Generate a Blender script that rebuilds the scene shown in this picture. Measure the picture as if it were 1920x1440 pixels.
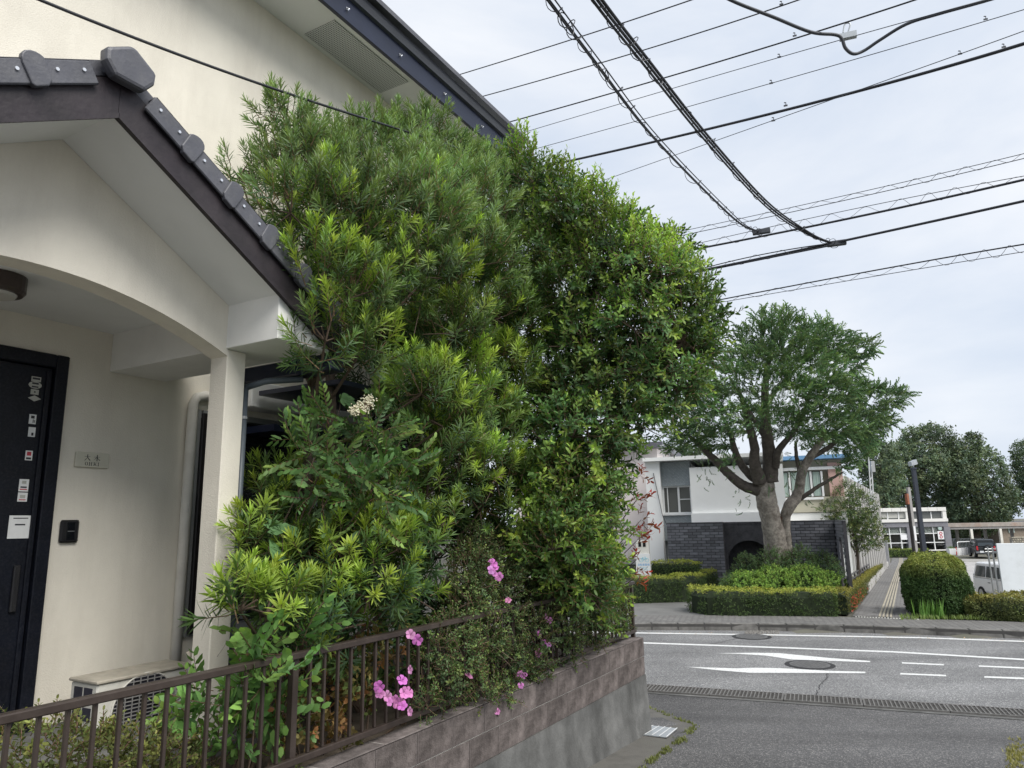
import bpy, bmesh, math, random
import numpy as np
from mathutils import Vector, Matrix

for o in list(bpy.data.objects): bpy.data.objects.remove(o)
scene = bpy.context.scene
col = scene.collection
rnd = random.Random(7)
rng = np.random.default_rng(7)
R = math.radians

# ---------------------------------------------------------------- camera
EYE = 2.45                       # metres above the street
PITCH, ROLL, FPX = R(11.2), R(1.0), 1340.0
_f = np.array([0, math.cos(PITCH), math.sin(PITCH)])
_u0 = np.array([0, -math.sin(PITCH), math.cos(PITCH)])
_r0 = np.array([1.0, 0, 0])
_r = math.cos(ROLL)*_r0 - math.sin(ROLL)*_u0
_u = math.sin(ROLL)*_r0 + math.cos(ROLL)*_u0
cam_d = bpy.data.cameras.new('camera')
cam = bpy.data.objects.new('camera', cam_d); col.objects.link(cam)
cam_d.sensor_fit = 'HORIZONTAL'; cam_d.sensor_width = 36.0; cam_d.lens = FPX/1920*36.0
cam_d.clip_start = 0.05; cam_d.clip_end = 3000
m = Matrix.Identity(4)
for i in range(3):
    m[i][0] = _r[i]; m[i][1] = _u[i]; m[i][2] = -_f[i]
m[2][3] = EYE
cam.matrix_world = m
scene.camera = cam
scene.render.resolution_x, scene.render.resolution_y = 1024, 768

# ---------------------------------------------------------------- world and sun
SUN_EL, SUN_AZ = R(50), R(138)      # azimuth clockwise from +Y
world = bpy.data.worlds.new('World'); scene.world = world; world.use_nodes = True
nt = world.node_tree; nt.nodes.clear()
out = nt.nodes.new('ShaderNodeOutputWorld'); bg = nt.nodes.new('ShaderNodeBackground')
sky = nt.nodes.new('ShaderNodeTexSky'); sky.sky_type = 'NISHITA'; sky.sun_disc = False
sky.sun_elevation = SUN_EL; sky.sun_rotation = SUN_AZ; sky.air_density = 1.0; sky.dust_density = 2.0
tc = nt.nodes.new('ShaderNodeTexCoord'); mp = nt.nodes.new('ShaderNodeMapping')
mp.inputs['Scale'].default_value = (1.0, 1.0, 2.6)
no = nt.nodes.new('ShaderNodeTexNoise'); no.inputs['Scale'].default_value = 1.9; no.inputs['Detail'].default_value = 7; no.inputs['Roughness'].default_value = .55; no.inputs['Distortion'].default_value = .35
cr = nt.nodes.new('ShaderNodeValToRGB')
cr.color_ramp.elements[0].position = .33; cr.color_ramp.elements[0].color = (6.5, 7.35, 8.7, 1)
cr.color_ramp.elements[1].position = .68; cr.color_ramp.elements[1].color = (9.3, 9.6, 10.1, 1)
mx = nt.nodes.new('ShaderNodeMix'); mx.data_type = 'RGBA'; mx.inputs['Factor'].default_value = .9
L = nt.links.new
L(tc.outputs['Generated'], mp.inputs['Vector']); L(mp.outputs['Vector'], no.inputs['Vector'])
L(no.outputs['Fac'], cr.inputs['Fac']); L(sky.outputs['Color'], mx.inputs['A']); L(cr.outputs['Color'], mx.inputs['B'])
L(mx.outputs['Result'], bg.inputs['Color']); bg.inputs['Strength'].default_value = .0395
L(bg.outputs['Background'], out.inputs['Surface'])
sun_d = bpy.data.lights.new('sun', 'SUN'); sun_d.energy = 1.5; sun_d.angle = R(40); sun_d.color = (1, .96, .9)
sun = bpy.data.objects.new('sun', sun_d); col.objects.link(sun)
sdir = Vector((math.sin(SUN_AZ)*math.cos(SUN_EL), math.cos(SUN_AZ)*math.cos(SUN_EL), math.sin(SUN_EL)))
sun.rotation_euler = sdir.to_track_quat('Z', 'Y').to_euler(); sun.location = (0, 0, 30)
vs = scene.view_settings
vs.view_transform = 'Standard'; vs.look = 'None'; vs.exposure = 1.45; vs.gamma = 1; vs.use_curve_mapping = False
scene.render.engine = 'CYCLES'
scene.cycles.max_bounces = 8; scene.cycles.transparent_max_bounces = 8

# ---------------------------------------------------------------- pixel to place
E0 = np.array([0, 0, EYE])
def ray(x, y): return _f + (x-960)/FPX*_r + (720-y)/FPX*_u
def G(x, y, z):                      # point of a level plane
    d = ray(x, y); return E0 + d*(z-EYE)/d[2]
def D(x, y, dep):                    # point at a given depth
    return E0 + ray(x, y)*dep
AZ_H = R(29.7)                       # the house, fence and alley run this way
HU = np.array([math.sin(AZ_H), math.cos(AZ_H), 0]); HN = np.array([-math.cos(AZ_H), math.sin(AZ_H), 0])
def H(t, p, z): return t*HU + p*HN + np.array([0, 0, z])
def V(x, y, p):                      # point of a plane parallel to the house front
    d = ray(x, y); return E0 + d*(p/(d@HN))
def tz(x, y, p):
    P = V(x, y, p); return P@HU, P[2]
AZ_S = R(20)                         # the street and the hall lie across this direction
SW = np.array([math.sin(AZ_S), math.cos(AZ_S), 0]); SL = np.array([math.cos(AZ_S), -math.sin(AZ_S), 0])
def S(l, d, z): return l*SL + d*SW + np.array([0, 0, z])
def W(x, y, d):
    q = ray(x, y); return E0 + q*(d/(q@SW))
def lz(x, y, d):
    P = W(x, y, d); return P@SL, P[2]
UP = np.array([0, 0, 1.0])

# ---------------------------------------------------------------- materials
def new_mat(name):
    m = bpy.data.materials.new(name); m.use_nodes = True
    return m, m.node_tree, m.node_tree.nodes['Principled BSDF']
def mat(name, c, rough=.6, var=.12, scale=6.0, bump=0.0, bscale=40.0, metal=0.0, spec=.4, dirt=None, dirt_scale=1.5, dirt_amt=.5, detail=6, stretch=None):
    m, t, b = new_mat(name); N = t.nodes.new; K = t.links.new
    tc = N('ShaderNodeTexCoord')
    n = N('ShaderNodeTexNoise'); n.inputs['Scale'].default_value = scale; n.inputs['Detail'].default_value = detail; n.inputs['Roughness'].default_value = .6
    K(tc.outputs['Object'], n.inputs['Vector'])
    r = N('ShaderNodeValToRGB'); c = np.array(c, float)
    r.color_ramp.elements[0].position = .3; r.color_ramp.elements[1].position = .7
    r.color_ramp.elements[0].color = (*np.clip(c*(1-var), 0, 1), 1); r.color_ramp.elements[1].color = (*np.clip(c*(1+var), 0, 1), 1)
    K(n.outputs['Fac'], r.inputs['Fac']); src = r.outputs['Color']
    if dirt is not None:
        n2 = N('ShaderNodeTexNoise'); n2.inputs['Scale'].default_value = dirt_scale; n2.inputs['Detail'].default_value = 8; n2.inputs['Roughness'].default_value = .65
        if stretch:
            mpn = N('ShaderNodeMapping'); mpn.inputs['Scale'].default_value = stretch; K(tc.outputs['Object'], mpn.inputs['Vector']); K(mpn.outputs['Vector'], n2.inputs['Vector'])
        else: K(tc.outputs['Object'], n2.inputs['Vector'])
        r2 = N('ShaderNodeValToRGB'); r2.color_ramp.elements[0].position = .45; r2.color_ramp.elements[1].position = .75
        r2.color_ramp.elements[0].color = (0, 0, 0, 1); r2.color_ramp.elements[1].color = (dirt_amt,)*3+(1,)
        K(n2.outputs['Fac'], r2.inputs['Fac'])
        mx = N('ShaderNodeMix'); mx.data_type = 'RGBA'; mx.inputs['B'].default_value = (*dirt, 1)
        K(r2.outputs['Color'], mx.inputs['Factor']); K(src, mx.inputs['A']); src = mx.outputs['Result']
    K(src, b.inputs['Base Color'])
    b.inputs['Roughness'].default_value = rough; b.inputs['Metallic'].default_value = metal; b.inputs['Specular IOR Level'].default_value = spec
    if bump:
        n3 = N('ShaderNodeTexNoise'); n3.inputs['Scale'].default_value = bscale; n3.inputs['Detail'].default_value = 4
        K(tc.outputs['Object'], n3.inputs['Vector'])
        bp = N('ShaderNodeBump'); bp.inputs['Strength'].default_value = bump; bp.inputs['Distance'].default_value = .01
        K(n3.outputs['Fac'], bp.inputs['Height']); K(bp.outputs['Normal'], b.inputs['Normal'])
    return m
def leaf_mat(name, rough=.5, trans=.32, spec=.25, tr_tint=(1.25, 1.3, .55)):
    m, t, b = new_mat(name); N = t.nodes.new; K = t.links.new
    a = N('ShaderNodeAttribute'); a.attribute_name = 'Col'
    K(a.outputs['Color'], b.inputs['Base Color']); b.inputs['Roughness'].default_value = rough; b.inputs['Specular IOR Level'].default_value = spec
    tr = N('ShaderNodeBsdfTranslucent'); mu = N('ShaderNodeMix'); mu.data_type = 'RGBA'; mu.blend_type = 'MULTIPLY'; mu.inputs['Factor'].default_value = 1
    mu.inputs['B'].default_value = (*tr_tint, 1); K(a.outputs['Color'], mu.inputs['A']); K(mu.outputs['Result'], tr.inputs['Color'])
    ms = N('ShaderNodeMixShader'); ms.inputs['Fac'].default_value = trans
    K(b.outputs['BSDF'], ms.inputs[1]); K(tr.outputs['BSDF'], ms.inputs[2]); K(ms.outputs['Shader'], t.nodes['Material Output'].inputs['Surface'])
    return m
def glass_mat(name, c=(.02, .025, .03), rough=.06, spec=.6, trans=0.0):
    m, t, b = new_mat(name)
    b.inputs['Base Color'].default_value = (*c, 1); b.inputs['Roughness'].default_value = rough; b.inputs['Specular IOR Level'].default_value = spec
    b.inputs['Transmission Weight'].default_value = trans
    return m

M = {}
M['stucco'] = mat('stucco', (.77, .73, .635), .9, .05, 2.5, .32, 110, dirt=(.50, .46, .39), dirt_scale=2.2, dirt_amt=.42, stretch=(1, 1, .22))
M['white_board'] = mat('white_board', (.82, .82, .79), .7, .04, 3, .05, 60, dirt=(.5, .5, .47), dirt_scale=2, dirt_amt=.18)
M['soffit'] = mat('soffit', (.80, .81, .80), .7, .04, 2, .03, 50)
M['dark_wood'] = mat('dark_wood', (.020, .015, .019), .5, .4, 5, .25, 30, dirt=(.06, .05, .05), dirt_scale=3, dirt_amt=.4)
M['navy_metal'] = mat('navy_metal', (.016, .021, .042), .35, .15, 3, 0)
M['gutter'] = mat('gutter_metal', (.085, .09, .105), .4, .1, 3)
M['tile'] = mat('roof_tile', (.085, .087, .102), .45, .2, 5, .2, 60, dirt=(.17, .17, .17), dirt_scale=7, dirt_amt=.45)
M['screw'] = mat('screw_metal', (.75, .76, .78), .25, .05, 10, metal=.8)
M['door'] = mat('door_paint', (.0045, .006, .011), .42, .3, 6, .05, 40, spec=.25, dirt=(.05, .05, .06), dirt_scale=70, dirt_amt=.3)
M['sticker'] = mat('sticker_paper', (.72, .73, .72), .5, .05, 20)
M['sticker_dim'] = mat('sticker_faded', (.42, .42, .38), .5, .1, 30)
M['ink'] = mat('ink', (.03, .03, .035), .5, .1, 20)
M['red_ink'] = mat('red_ink', (.5, .05, .07), .5, .1, 20)
M['plate'] = mat('name_plate_stone', (.62, .60, .50), .35, .06, 10)
M['black_plastic'] = mat('black_plastic', (.018, .018, .02), .35, .15, 10)
M['lens'] = glass_mat('lens_glass', (.008, .009, .012), .05, .8)
M['pvc_grey'] = mat('grey_pipe', (.10, .12, .14), .4, .12, 8)
M['pvc_cream'] = mat('cream_duct', (.74, .72, .66), .5, .06, 8, dirt=(.4, .36, .3), dirt_scale=5, dirt_amt=.3)
M['ac_body'] = mat('ac_body', (.60, .59, .54), .5, .06, 5, dirt=(.35, .33, .28), dirt_scale=6, dirt_amt=.35)
M['ac_dark'] = mat('ac_inside', (.035, .035, .05), .5, .2, 5)
M['ac_top'] = mat('ac_top', (.40, .37, .31), .6, .2, 10, dirt=(.2, .18, .14), dirt_scale=8, dirt_amt=.5)
M['lamp_brown'] = mat('lamp_brown', (.06, .045, .04), .35, .1, 8)
M['lamp_glass'] = mat('lamp_glass', (.55, .54, .5), .4, .03, 8)
M['fence'] = mat('fence_bronze', (.048, .036, .030), .42, .2, 8, .03, 60, metal=.2, dirt=(.10, .08, .07), dirt_scale=12, dirt_amt=.35)
M['concrete'] = mat('concrete', (.125, .125, .12), .85, .4, 3, .4, 50, dirt=(.045, .045, .042), dirt_scale=2.6, dirt_amt=1.0, detail=9, stretch=(1, 1, .55))
M['kerb'] = mat('kerb_concrete', (.17, .165, .155), .9, .3, 5, .5, 50, dirt=(.035, .035, .033), dirt_scale=1.7, dirt_amt=.95)
M['mortar'] = mat('mortar', (.40, .38, .35), .9, .25, 10, .2, 90, dirt=(.14, .13, .12), dirt_scale=3, dirt_amt=.7)
M['black_wood'] = mat('shutter_dark', (.014, .012, .012), .4, .3, 6)
M['alu'] = mat('aluminium', (.38, .39, .39), .4, .08, 6, metal=.5)
M['alu_white'] = mat('white_frame', (.72, .73, .73), .45, .05, 6)
M['glass_dark'] = glass_mat('window_glass', (.02, .022, .024), .04, .7)
M['glass_grey'] = glass_mat('window_glass_grey', (.10, .105, .10), .08, .6)
M['bark'] = mat('zelkova_bark', (.26, .235, .205), .9, .45, 12, 1.0, 14, dirt=(.075, .058, .046), dirt_scale=4.5, dirt_amt=1.0, detail=9)
M['bark_limb_shaded'] = mat('shaded_limb_bark', (.085, .073, .062), .9, .4, 10, .9, 20)  # dark limb bark, with the crown's shade put into the colour
M['bark_dark'] = mat('dark_bark', (.075, .058, .045), .9, .3, 8, .8, 30)
M['twig'] = mat('twig', (.10, .07, .05), .9, .3, 10)
M['dead_twig'] = mat('dead_twig', (.40, .36, .30), .9, .2, 20)
M['leaf'] = leaf_mat('leaf')
M['leaf_glossy'] = leaf_mat('leaf_glossy', .5, .3, .25)
M['leaf_far'] = leaf_mat('leaf_far', .6, .2, .25)
M['petal'] = leaf_mat('petal', .6, .3, .2, (1.0, .9, 1.0))
M['soil'] = mat('soil', (.075, .06, .045), .95, .35, 6, .6, 30)
M['wire'] = mat('cable_black', (.028, .03, .036), .5, .1, 5)
M['wire_grey'] = mat('cable_grey', (.055, .06, .07), .5, .1, 5)
M['galv'] = mat('galvanised', (.45, .48, .50), .45, .12, 12, metal=.55, dirt=(.2, .2, .2), dirt_scale=9, dirt_amt=.4)
M['rust_iron'] = mat('drain_iron', (.16, .155, .148), .7, .25, 12, .2, 60, metal=.3)
M['black_hole'] = mat('drain_dark', (.012, .012, .012), .9, .2, 5)

def asphalt(name, c, patch=(.0, .0), spec_c=.35):
    m, t, b = new_mat(name); N = t.nodes.new; K = t.links.new
    tc = N('ShaderNodeTexCoord')
    n = N('ShaderNodeTexNoise'); n.inputs['Scale'].default_value = .55; n.inputs['Detail'].default_value = 9; n.inputs['Roughness'].default_value = .6
    K(tc.outputs['Object'], n.inputs['Vector'])
    r = N('ShaderNodeValToRGB'); c = np.array(c)
    r.color_ramp.elements[0].position = .3; r.color_ramp.elements[1].position = .72
    r.color_ramp.elements[0].color = (*(c*.78), 1); r.color_ramp.elements[1].color = (*(c*1.22), 1); K(n.outputs['Fac'], r.inputs['Fac'])
    mt = N('ShaderNodeMapping'); mt.inputs['Rotation'].default_value = (0, 0, R(20)); mt.inputs['Scale'].default_value = (.12, .95, 1); K(tc.outputs['Object'], mt.inputs['Vector'])
    nt_ = N('ShaderNodeTexNoise'); nt_.inputs['Scale'].default_value = 1.1; nt_.inputs['Detail'].default_value = 6; K(mt.outputs['Vector'], nt_.inputs['Vector'])
    mr_ = N('ShaderNodeMapRange'); mr_.inputs['From Min'].default_value = .3; mr_.inputs['From Max'].default_value = .7; mr_.inputs['To Min'].default_value = .74; mr_.inputs['To Max'].default_value = 1.22; K(nt_.outputs['Fac'], mr_.inputs['Value'])
    m2_ = N('ShaderNodeMix'); m2_.data_type = 'RGBA'; m2_.blend_type = 'MULTIPLY'; m2_.inputs['Factor'].default_value = 1; K(r.outputs['Color'], m2_.inputs['A']); K(mr_.outputs['Result'], m2_.inputs['B'])
    v = N('ShaderNodeTexVoronoi'); v.inputs['Scale'].default_value = 95; K(tc.outputs['Object'], v.inputs['Vector'])
    sp = N('ShaderNodeSeparateColor'); K(v.outputs['Color'], sp.inputs['Color'])
    rr = N('ShaderNodeValToRGB'); e = rr.color_ramp.elements
    e[0].position = 0; e[0].color = (.6, .6, .6, 1); e[1].position = .80; e[1].color = (1.1, 1.1, 1.1, 1)
    q = e.new(.93); q.color = (2.3, 2.25, 2.15, 1)
    K(sp.outputs['Red'], rr.inputs['Fac'])
    mu = N('ShaderNodeMix'); mu.data_type = 'RGBA'; mu.blend_type = 'MULTIPLY'; mu.inputs['Factor'].default_value = 1
    K(m2_.outputs['Result'], mu.inputs['A']); K(rr.outputs['Color'], mu.inputs['B']); K(mu.outputs['Result'], b.inputs['Base Color'])
    b.inputs['Roughness'].default_value = .78; b.inputs['Specular IOR Level'].default_value = .35
    bp = N('ShaderNodeBump'); bp.inputs['Strength'].default_value = .7; bp.inputs['Distance'].default_value = .006
    K(v.outputs['Distance'], bp.inputs['Height']); K(bp.outputs['Normal'], b.inputs['Normal'])
    return m
M['asphalt_street'] = asphalt('asphalt_street', (.175, .177, .18))
M['asphalt_alley'] = asphalt('asphalt_alley', (.098, .097, .098))
M['asphalt_lot'] = asphalt('asphalt_lot', (.24, .24, .245))
M['cement_apron'] = mat('cement_apron', (.115, .11, .10), .9, .25, 4, .35, 80, dirt=(.05, .055, .04), dirt_scale=2, dirt_amt=.5)

def paint_mat(name, c=(.68, .69, .68)):           # road paint, worn through in spots
    m, t, b = new_mat(name); N = t.nodes.new; K = t.links.new
    tc = N('ShaderNodeTexCoord'); n = N('ShaderNodeTexNoise'); n.inputs['Scale'].default_value = 26; n.inputs['Detail'].default_value = 9; n.inputs['Roughness'].default_value = .75
    K(tc.outputs['Object'], n.inputs['Vector'])
    r = N('ShaderNodeValToRGB'); e = r.color_ramp.elements
    e[0].position = .36; e[0].color = (.19, .19, .19, 1); e[1].position = .47; e[1].color = (*c, 1)
    K(n.outputs['Fac'], r.inputs['Fac']); K(r.outputs['Color'], b.inputs['Base Color']); b.inputs['Roughness'].default_value = .65
    return m
M['paint'] = paint_mat('road_paint')

def block_mat():                                   # ribbed concrete block: fine upright ridges
    m, t, b = new_mat('ribbed_block'); N = t.nodes.new; K = t.links.new
    tc = N('ShaderNodeTexCoord')
    n = N('ShaderNodeTexNoise'); n.inputs['Scale'].default_value = 5; n.inputs['Detail'].default_value = 9; n.inputs['Roughness'].default_value = .75
    K(tc.outputs['Object'], n.inputs['Vector'])
    r = N('ShaderNodeValToRGB'); e = r.color_ramp.elements
    e[0].position = .33; e[0].color = (.050, .043, .040, 1); e[1].position = .66; e[1].color = (.225, .195, .185, 1)
    K(n.outputs['Fac'], r.inputs['Fac'])
    oi = N('ShaderNodeObjectInfo'); hs = N('ShaderNodeMapRange'); hs.inputs['To Min'].default_value = .8; hs.inputs['To Max'].default_value = 1.15
    K(oi.outputs['Random'], hs.inputs['Value'])
    mu = N('ShaderNodeMix'); mu.data_type = 'RGBA'; mu.blend_type = 'MULTIPLY'; mu.inputs['Factor'].default_value = 1
    K(r.outputs['Color'], mu.inputs['A']); K(hs.outputs['Result'], mu.inputs['B'])
    K(mu.outputs['Result'], b.inputs['Base Color']); b.inputs['Roughness'].default_value = .92; b.inputs['Specular IOR Level'].default_value = .25
    n3 = N('ShaderNodeTexNoise'); n3.inputs['Scale'].default_value = 120; K(tc.outputs['Object'], n3.inputs['Vector'])
    bp = N('ShaderNodeBump'); bp.inputs['Strength'].default_value = .5; bp.inputs['Distance'].default_value = .006
    K(n3.outputs['Fac'], bp.inputs['Height']); K(bp.outputs['Normal'], b.inputs['Normal'])
    return m
M['block'] = block_mat()

def perf_mat():                                    # vent panel: round holes on a grid
    m, t, b = new_mat('perforated_soffit'); N = t.nodes.new; K = t.links.new
    tc = N('ShaderNodeTexCoord'); mp = N('ShaderNodeMapping'); mp.inputs['Rotation'].default_value = (0, 0, AZ_H); K(tc.outputs['Object'], mp.inputs['Vector'])
    v = N('ShaderNodeTexVoronoi'); v.voronoi_dimensions = '2D'; v.inputs['Scale'].default_value = 42; v.inputs['Randomness'].default_value = 0; K(mp.outputs['Vector'], v.inputs['Vector'])
    r = N('ShaderNodeValToRGB'); e = r.color_ramp.elements; e[0].position = .27; e[0].color = (.06, .07, .07, 1); e[1].position = .33; e[1].color = (.60, .62, .61, 1)
    K(v.outputs['Distance'], r.inputs['Fac']); K(r.outputs['Color'], b.inputs['Base Color']); b.inputs['Roughness'].default_value = .7
    return m
M['perf'] = perf_mat()

def vary_mat(name, c, lo=.7, hi=1.25, rough=.85, bump=.3, bscale=60, nscale=8, nvar=.15):  # differs from piece to piece
    m, t, b = new_mat(name); N = t.nodes.new; K = t.links.new
    tc = N('ShaderNodeTexCoord'); n = N('ShaderNodeTexNoise'); n.inputs['Scale'].default_value = nscale; n.inputs['Detail'].default_value = 6
    K(tc.outputs['Object'], n.inputs['Vector'])
    r = N('ShaderNodeValToRGB'); c = np.array(c); e = r.color_ramp.elements; e[0].position = .3; e[1].position = .7
    e[0].color = (*(c*(1-nvar)), 1); e[1].color = (*(c*(1+nvar)), 1); K(n.outputs['Fac'], r.inputs['Fac'])
    oi = N('ShaderNodeObjectInfo'); hs = N('ShaderNodeMapRange'); hs.inputs['To Min'].default_value = lo; hs.inputs['To Max'].default_value = hi
    K(oi.outputs['Random'], hs.inputs['Value'])
    mu = N('ShaderNodeMix'); mu.data_type = 'RGBA'; mu.blend_type = 'MULTIPLY'; mu.inputs['Factor'].default_value = 1
    K(r.outputs['Color'], mu.inputs['A']); K(hs.outputs['Result'], mu.inputs['B']); K(mu.outputs['Result'], b.inputs['Base Color'])
    b.inputs['Roughness'].default_value = rough
    n3 = N('ShaderNodeTexNoise'); n3.inputs['Scale'].default_value = bscale; K(tc.outputs['Object'], n3.inputs['Vector'])
    bp = N('ShaderNodeBump'); bp.inputs['Strength'].default_value = bump; bp.inputs['Distance'].default_value = .006
    K(n3.outputs['Fac'], bp.inputs['Height']); K(bp.outputs['Normal'], b.inputs['Normal'])
    return m
M['brick'] = vary_mat('brick_dark', (.135, .138, .155), .65, 1.35, .75)
M['brick_mortar'] = mat('brick_mortar', (.045, .045, .05), .9, .15, 10)
M['paver'] = vary_mat('paver', (.165, .16, .155), .78, 1.2, .9)
M['paver_bed'] = mat('paver_bed', (.065, .063, .06), .95, .2, 10)
M['tactile'] = mat('tactile_cream', (.35, .32, .25), .8, .2, 8)
M['tactile_white'] = mat('tactile_white', (.60, .60, .55), .8, .2, 8)

# ---------------------------------------------------------------- mesh helpers
class MB:
    def __init__(s): s.v = []; s.f = []
    def add(s, vs, fs):
        o = len(s.v); s.v += [tuple(map(float, q)) for q in vs]; s.f += [tuple(i+o for i in q) for q in fs]; return s
    def hexa(s, P):        # 8 points: bottom ring 0-3, top ring 4-7
        return s.add(P, [(3, 2, 1, 0), (4, 5, 6, 7), (0, 1, 5, 4), (1, 2, 6, 5), (2, 3, 7, 6), (3, 0, 4, 7)])
    def box(s, fn, a, b, bev=0.0):  # a,b corners in the frame of fn (H, S or plain)
        (x0, y0, z0), (x1, y1, z1) = np.minimum(a, b), np.maximum(a, b)
        if bev <= 0:
            return s.hexa([fn(x0, y0, z0), fn(x1, y0, z0), fn(x1, y1, z0), fn(x0, y1, z0), fn(x0, y0, z1), fn(x1, y0, z1), fn(x1, y1, z1), fn(x0, y1, z1)])
        c = bev; P = []; rings = []
        for z, k in ((z0, c), (z0+c, 0), (z1-c, 0), (z1, c)):
            rr = [(x0+k+c, y0+k), (x1-k-c, y0+k), (x1-k, y0+k+c), (x1-k, y1-k-c), (x1-k-c, y1-k), (x0+k+c, y1-k), (x0+k, y1-k-c), (x0+k, y0+k+c)]
            rings.append([fn(x, y, z) for x, y in rr])
        vs = [q for rg in rings for q in rg]; fs = [tuple(range(7, -1, -1)), tuple(range(24, 32))]
        for k in range(3):
            for i in range(8): fs.append((k*8+i, k*8+(i+1) % 8, (k+1)*8+(i+1) % 8, (k+1)*8+i))
        return s.add(vs, fs)
    def prism(s, pts, vec):  # closed polygon swept along vec
        n = len(pts); pts = [np.asarray(p, float) for p in pts]; vec = np.asarray(vec, float)
        vs = pts+[p+vec for p in pts]
        fs = [tuple(range(n-1, -1, -1)), tuple(range(n, 2*n))]+[(i, (i+1) % n, n+(i+1) % n, n+i) for i in range(n)]
        return s.add(vs, fs)
    def tube(s, pts, rad, n=8, cap=True, squash=None):
        pts = [np.asarray(p, float) for p in pts]; k = len(pts)
        rad = [rad]*k if np.isscalar(rad) else rad
        tg = [pts[min(i+1, k-1)]-pts[max(i-1, 0)] for i in range(k)]
        tg = [t/max(np.linalg.norm(t), 1e-9) for t in tg]
        a = np.cross(tg[0], [0, 0, 1.0])
        if np.linalg.norm(a) < 1e-3: a = np.cross(tg[0], [1.0, 0, 0])
        a /= np.linalg.norm(a); vs = []
        for i in range(k):
            a = a-tg[i]*(a@tg[i]); a /= max(np.linalg.norm(a), 1e-9); b = np.cross(tg[i], a)
            for j in range(n):
                q = 2*math.pi*j/n; vs.append(pts[i]+rad[i]*(a*math.cos(q)+b*math.sin(q)))
        fs = [(i*n+j, i*n+(j+1) % n, (i+1)*n+(j+1) % n, (i+1)*n+j) for i in range(k-1) for j in range(n)]
        if cap: fs += [tuple(range(n-1, -1, -1)), tuple(range((k-1)*n, k*n))]
        return s.add(vs, fs)
    def quad(s, *P): return s.add(P, [tuple(range(len(P)))])
    def disc(s, c, ax, rad, th, n=20):
        c = np.asarray(c, float); ax = np.asarray(ax, float); ax = ax/np.linalg.norm(ax)
        return s.tube([c-ax*th/2, c+ax*th/2], rad, n)
    def ribbon(s, pts, w, z=None):   # flat strip of width w along ground points
        pts = [np.asarray(p, float) for p in pts]; k = len(pts); vs = []
        for i in range(k):
            t = pts[min(i+1, k-1)]-pts[max(i-1, 0)]; t[2] = 0; t = t/np.linalg.norm(t); a = np.array([-t[1], t[0], 0])
            vs += [pts[i]+a*w/2, pts[i]-a*w/2]
        return s.add(vs, [(2*i, 2*i+1, 2*i+3, 2*i+2) for i in range(k-1)])

def P3(x, y, z): return np.array([x, y, z], float)
def link(o, parent=None):
    col.objects.link(o)
    if parent is not None: o.parent = parent
    return o
def wloc(o):
    v = np.zeros(3)
    while o is not None: v += np.array(o.location); o = o.parent
    return v
def build(mb, name, m, parent=None, smooth=False, bevel=0.0, loc=None, flipup=False):
    """one mesh object; its points are world points, kept relative to its own place"""
    v = np.array(mb.v, float)
    base = wloc(parent) if parent is not None else np.zeros(3)
    if loc is None: loc = np.array([*((v[:, :2].min(0)+v[:, :2].max(0))/2), v[:, 2].min()]) if parent is None else base
    loc = np.asarray(loc, float)
    me = bpy.data.meshes.new(name); me.from_pydata([tuple(q) for q in v-loc], [], mb.f); me.update()
    bm = bmesh.new(); bm.from_mesh(me); bmesh.ops.recalc_face_normals(bm, faces=bm.faces)
    if flipup:
        for f in bm.faces:
            if f.normal.z < 0: f.normal_flip()
    bm.to_mesh(me); bm.free()
    me.materials.append(M[m] if isinstance(m, str) else m)
    if smooth: me.polygons.foreach_set('use_smooth', [True]*len(me.polygons))
    o = bpy.data.objects.new(name, me); o.location = tuple(loc-base); link(o, parent)
    if bevel:
        b = o.modifiers.new('bevel', 'BEVEL'); b.width = bevel; b.segments = 2; b.limit_method = 'ANGLE'; b.angle_limit = R(40)
    return o
def thing(name, label, cat, loc, group=None):
    o = bpy.data.objects.new(name, None); o.empty_display_size = .2; o.location = tuple(loc); col.objects.link(o)
    o['label'] = label; o['category'] = cat
    if group: o['group'] = group
    return o
def tag(o, label, cat, group=None):
    o['label'] = label; o['category'] = cat
    if group: o['group'] = group
    return o
def struct(o): o['kind'] = 'structure'; return o
def stuff(o): o['kind'] = 'stuff'; return o
def shared(name, me, loc, parent=None, rot=None, scale=None):
    o = bpy.data.objects.new(name, me); base = wloc(parent) if parent is not None else np.zeros(3)
    o.location = tuple(np.asarray(loc, float)-base); link(o, parent)
    if rot is not None: o.rotation_euler = rot
    if scale is not None: o.scale = scale
    return o
def text_mesh(txt, size, name, m, parent, fn, org, depth=.002, align='CENTER'):
    """flat lettering: fn maps letter space (x right, y up, out) offsets to the world"""
    cu = bpy.data.curves.new('txt', 'FONT'); cu.body = txt; cu.size = size; cu.align_x = align; cu.align_y = 'CENTER'; cu.resolution_u = 3
    to = bpy.data.objects.new('txt', cu); col.objects.link(to)
    dg = bpy.context.evaluated_depsgraph_get(); me = bpy.data.meshes.new_from_object(to.evaluated_get(dg))
    bpy.data.objects.remove(to); bpy.data.curves.remove(cu)
    base = wloc(parent) if parent is not None else np.zeros(3)
    for v in me.vertices:
        w = fn(v.co.x, v.co.y)+np.asarray(org)-base; v.co = tuple(w)
    me.name = name; me.materials.clear(); me.materials.append(M[m])
    o = bpy.data.objects.new(name, me); link(o, parent); return o
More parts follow.
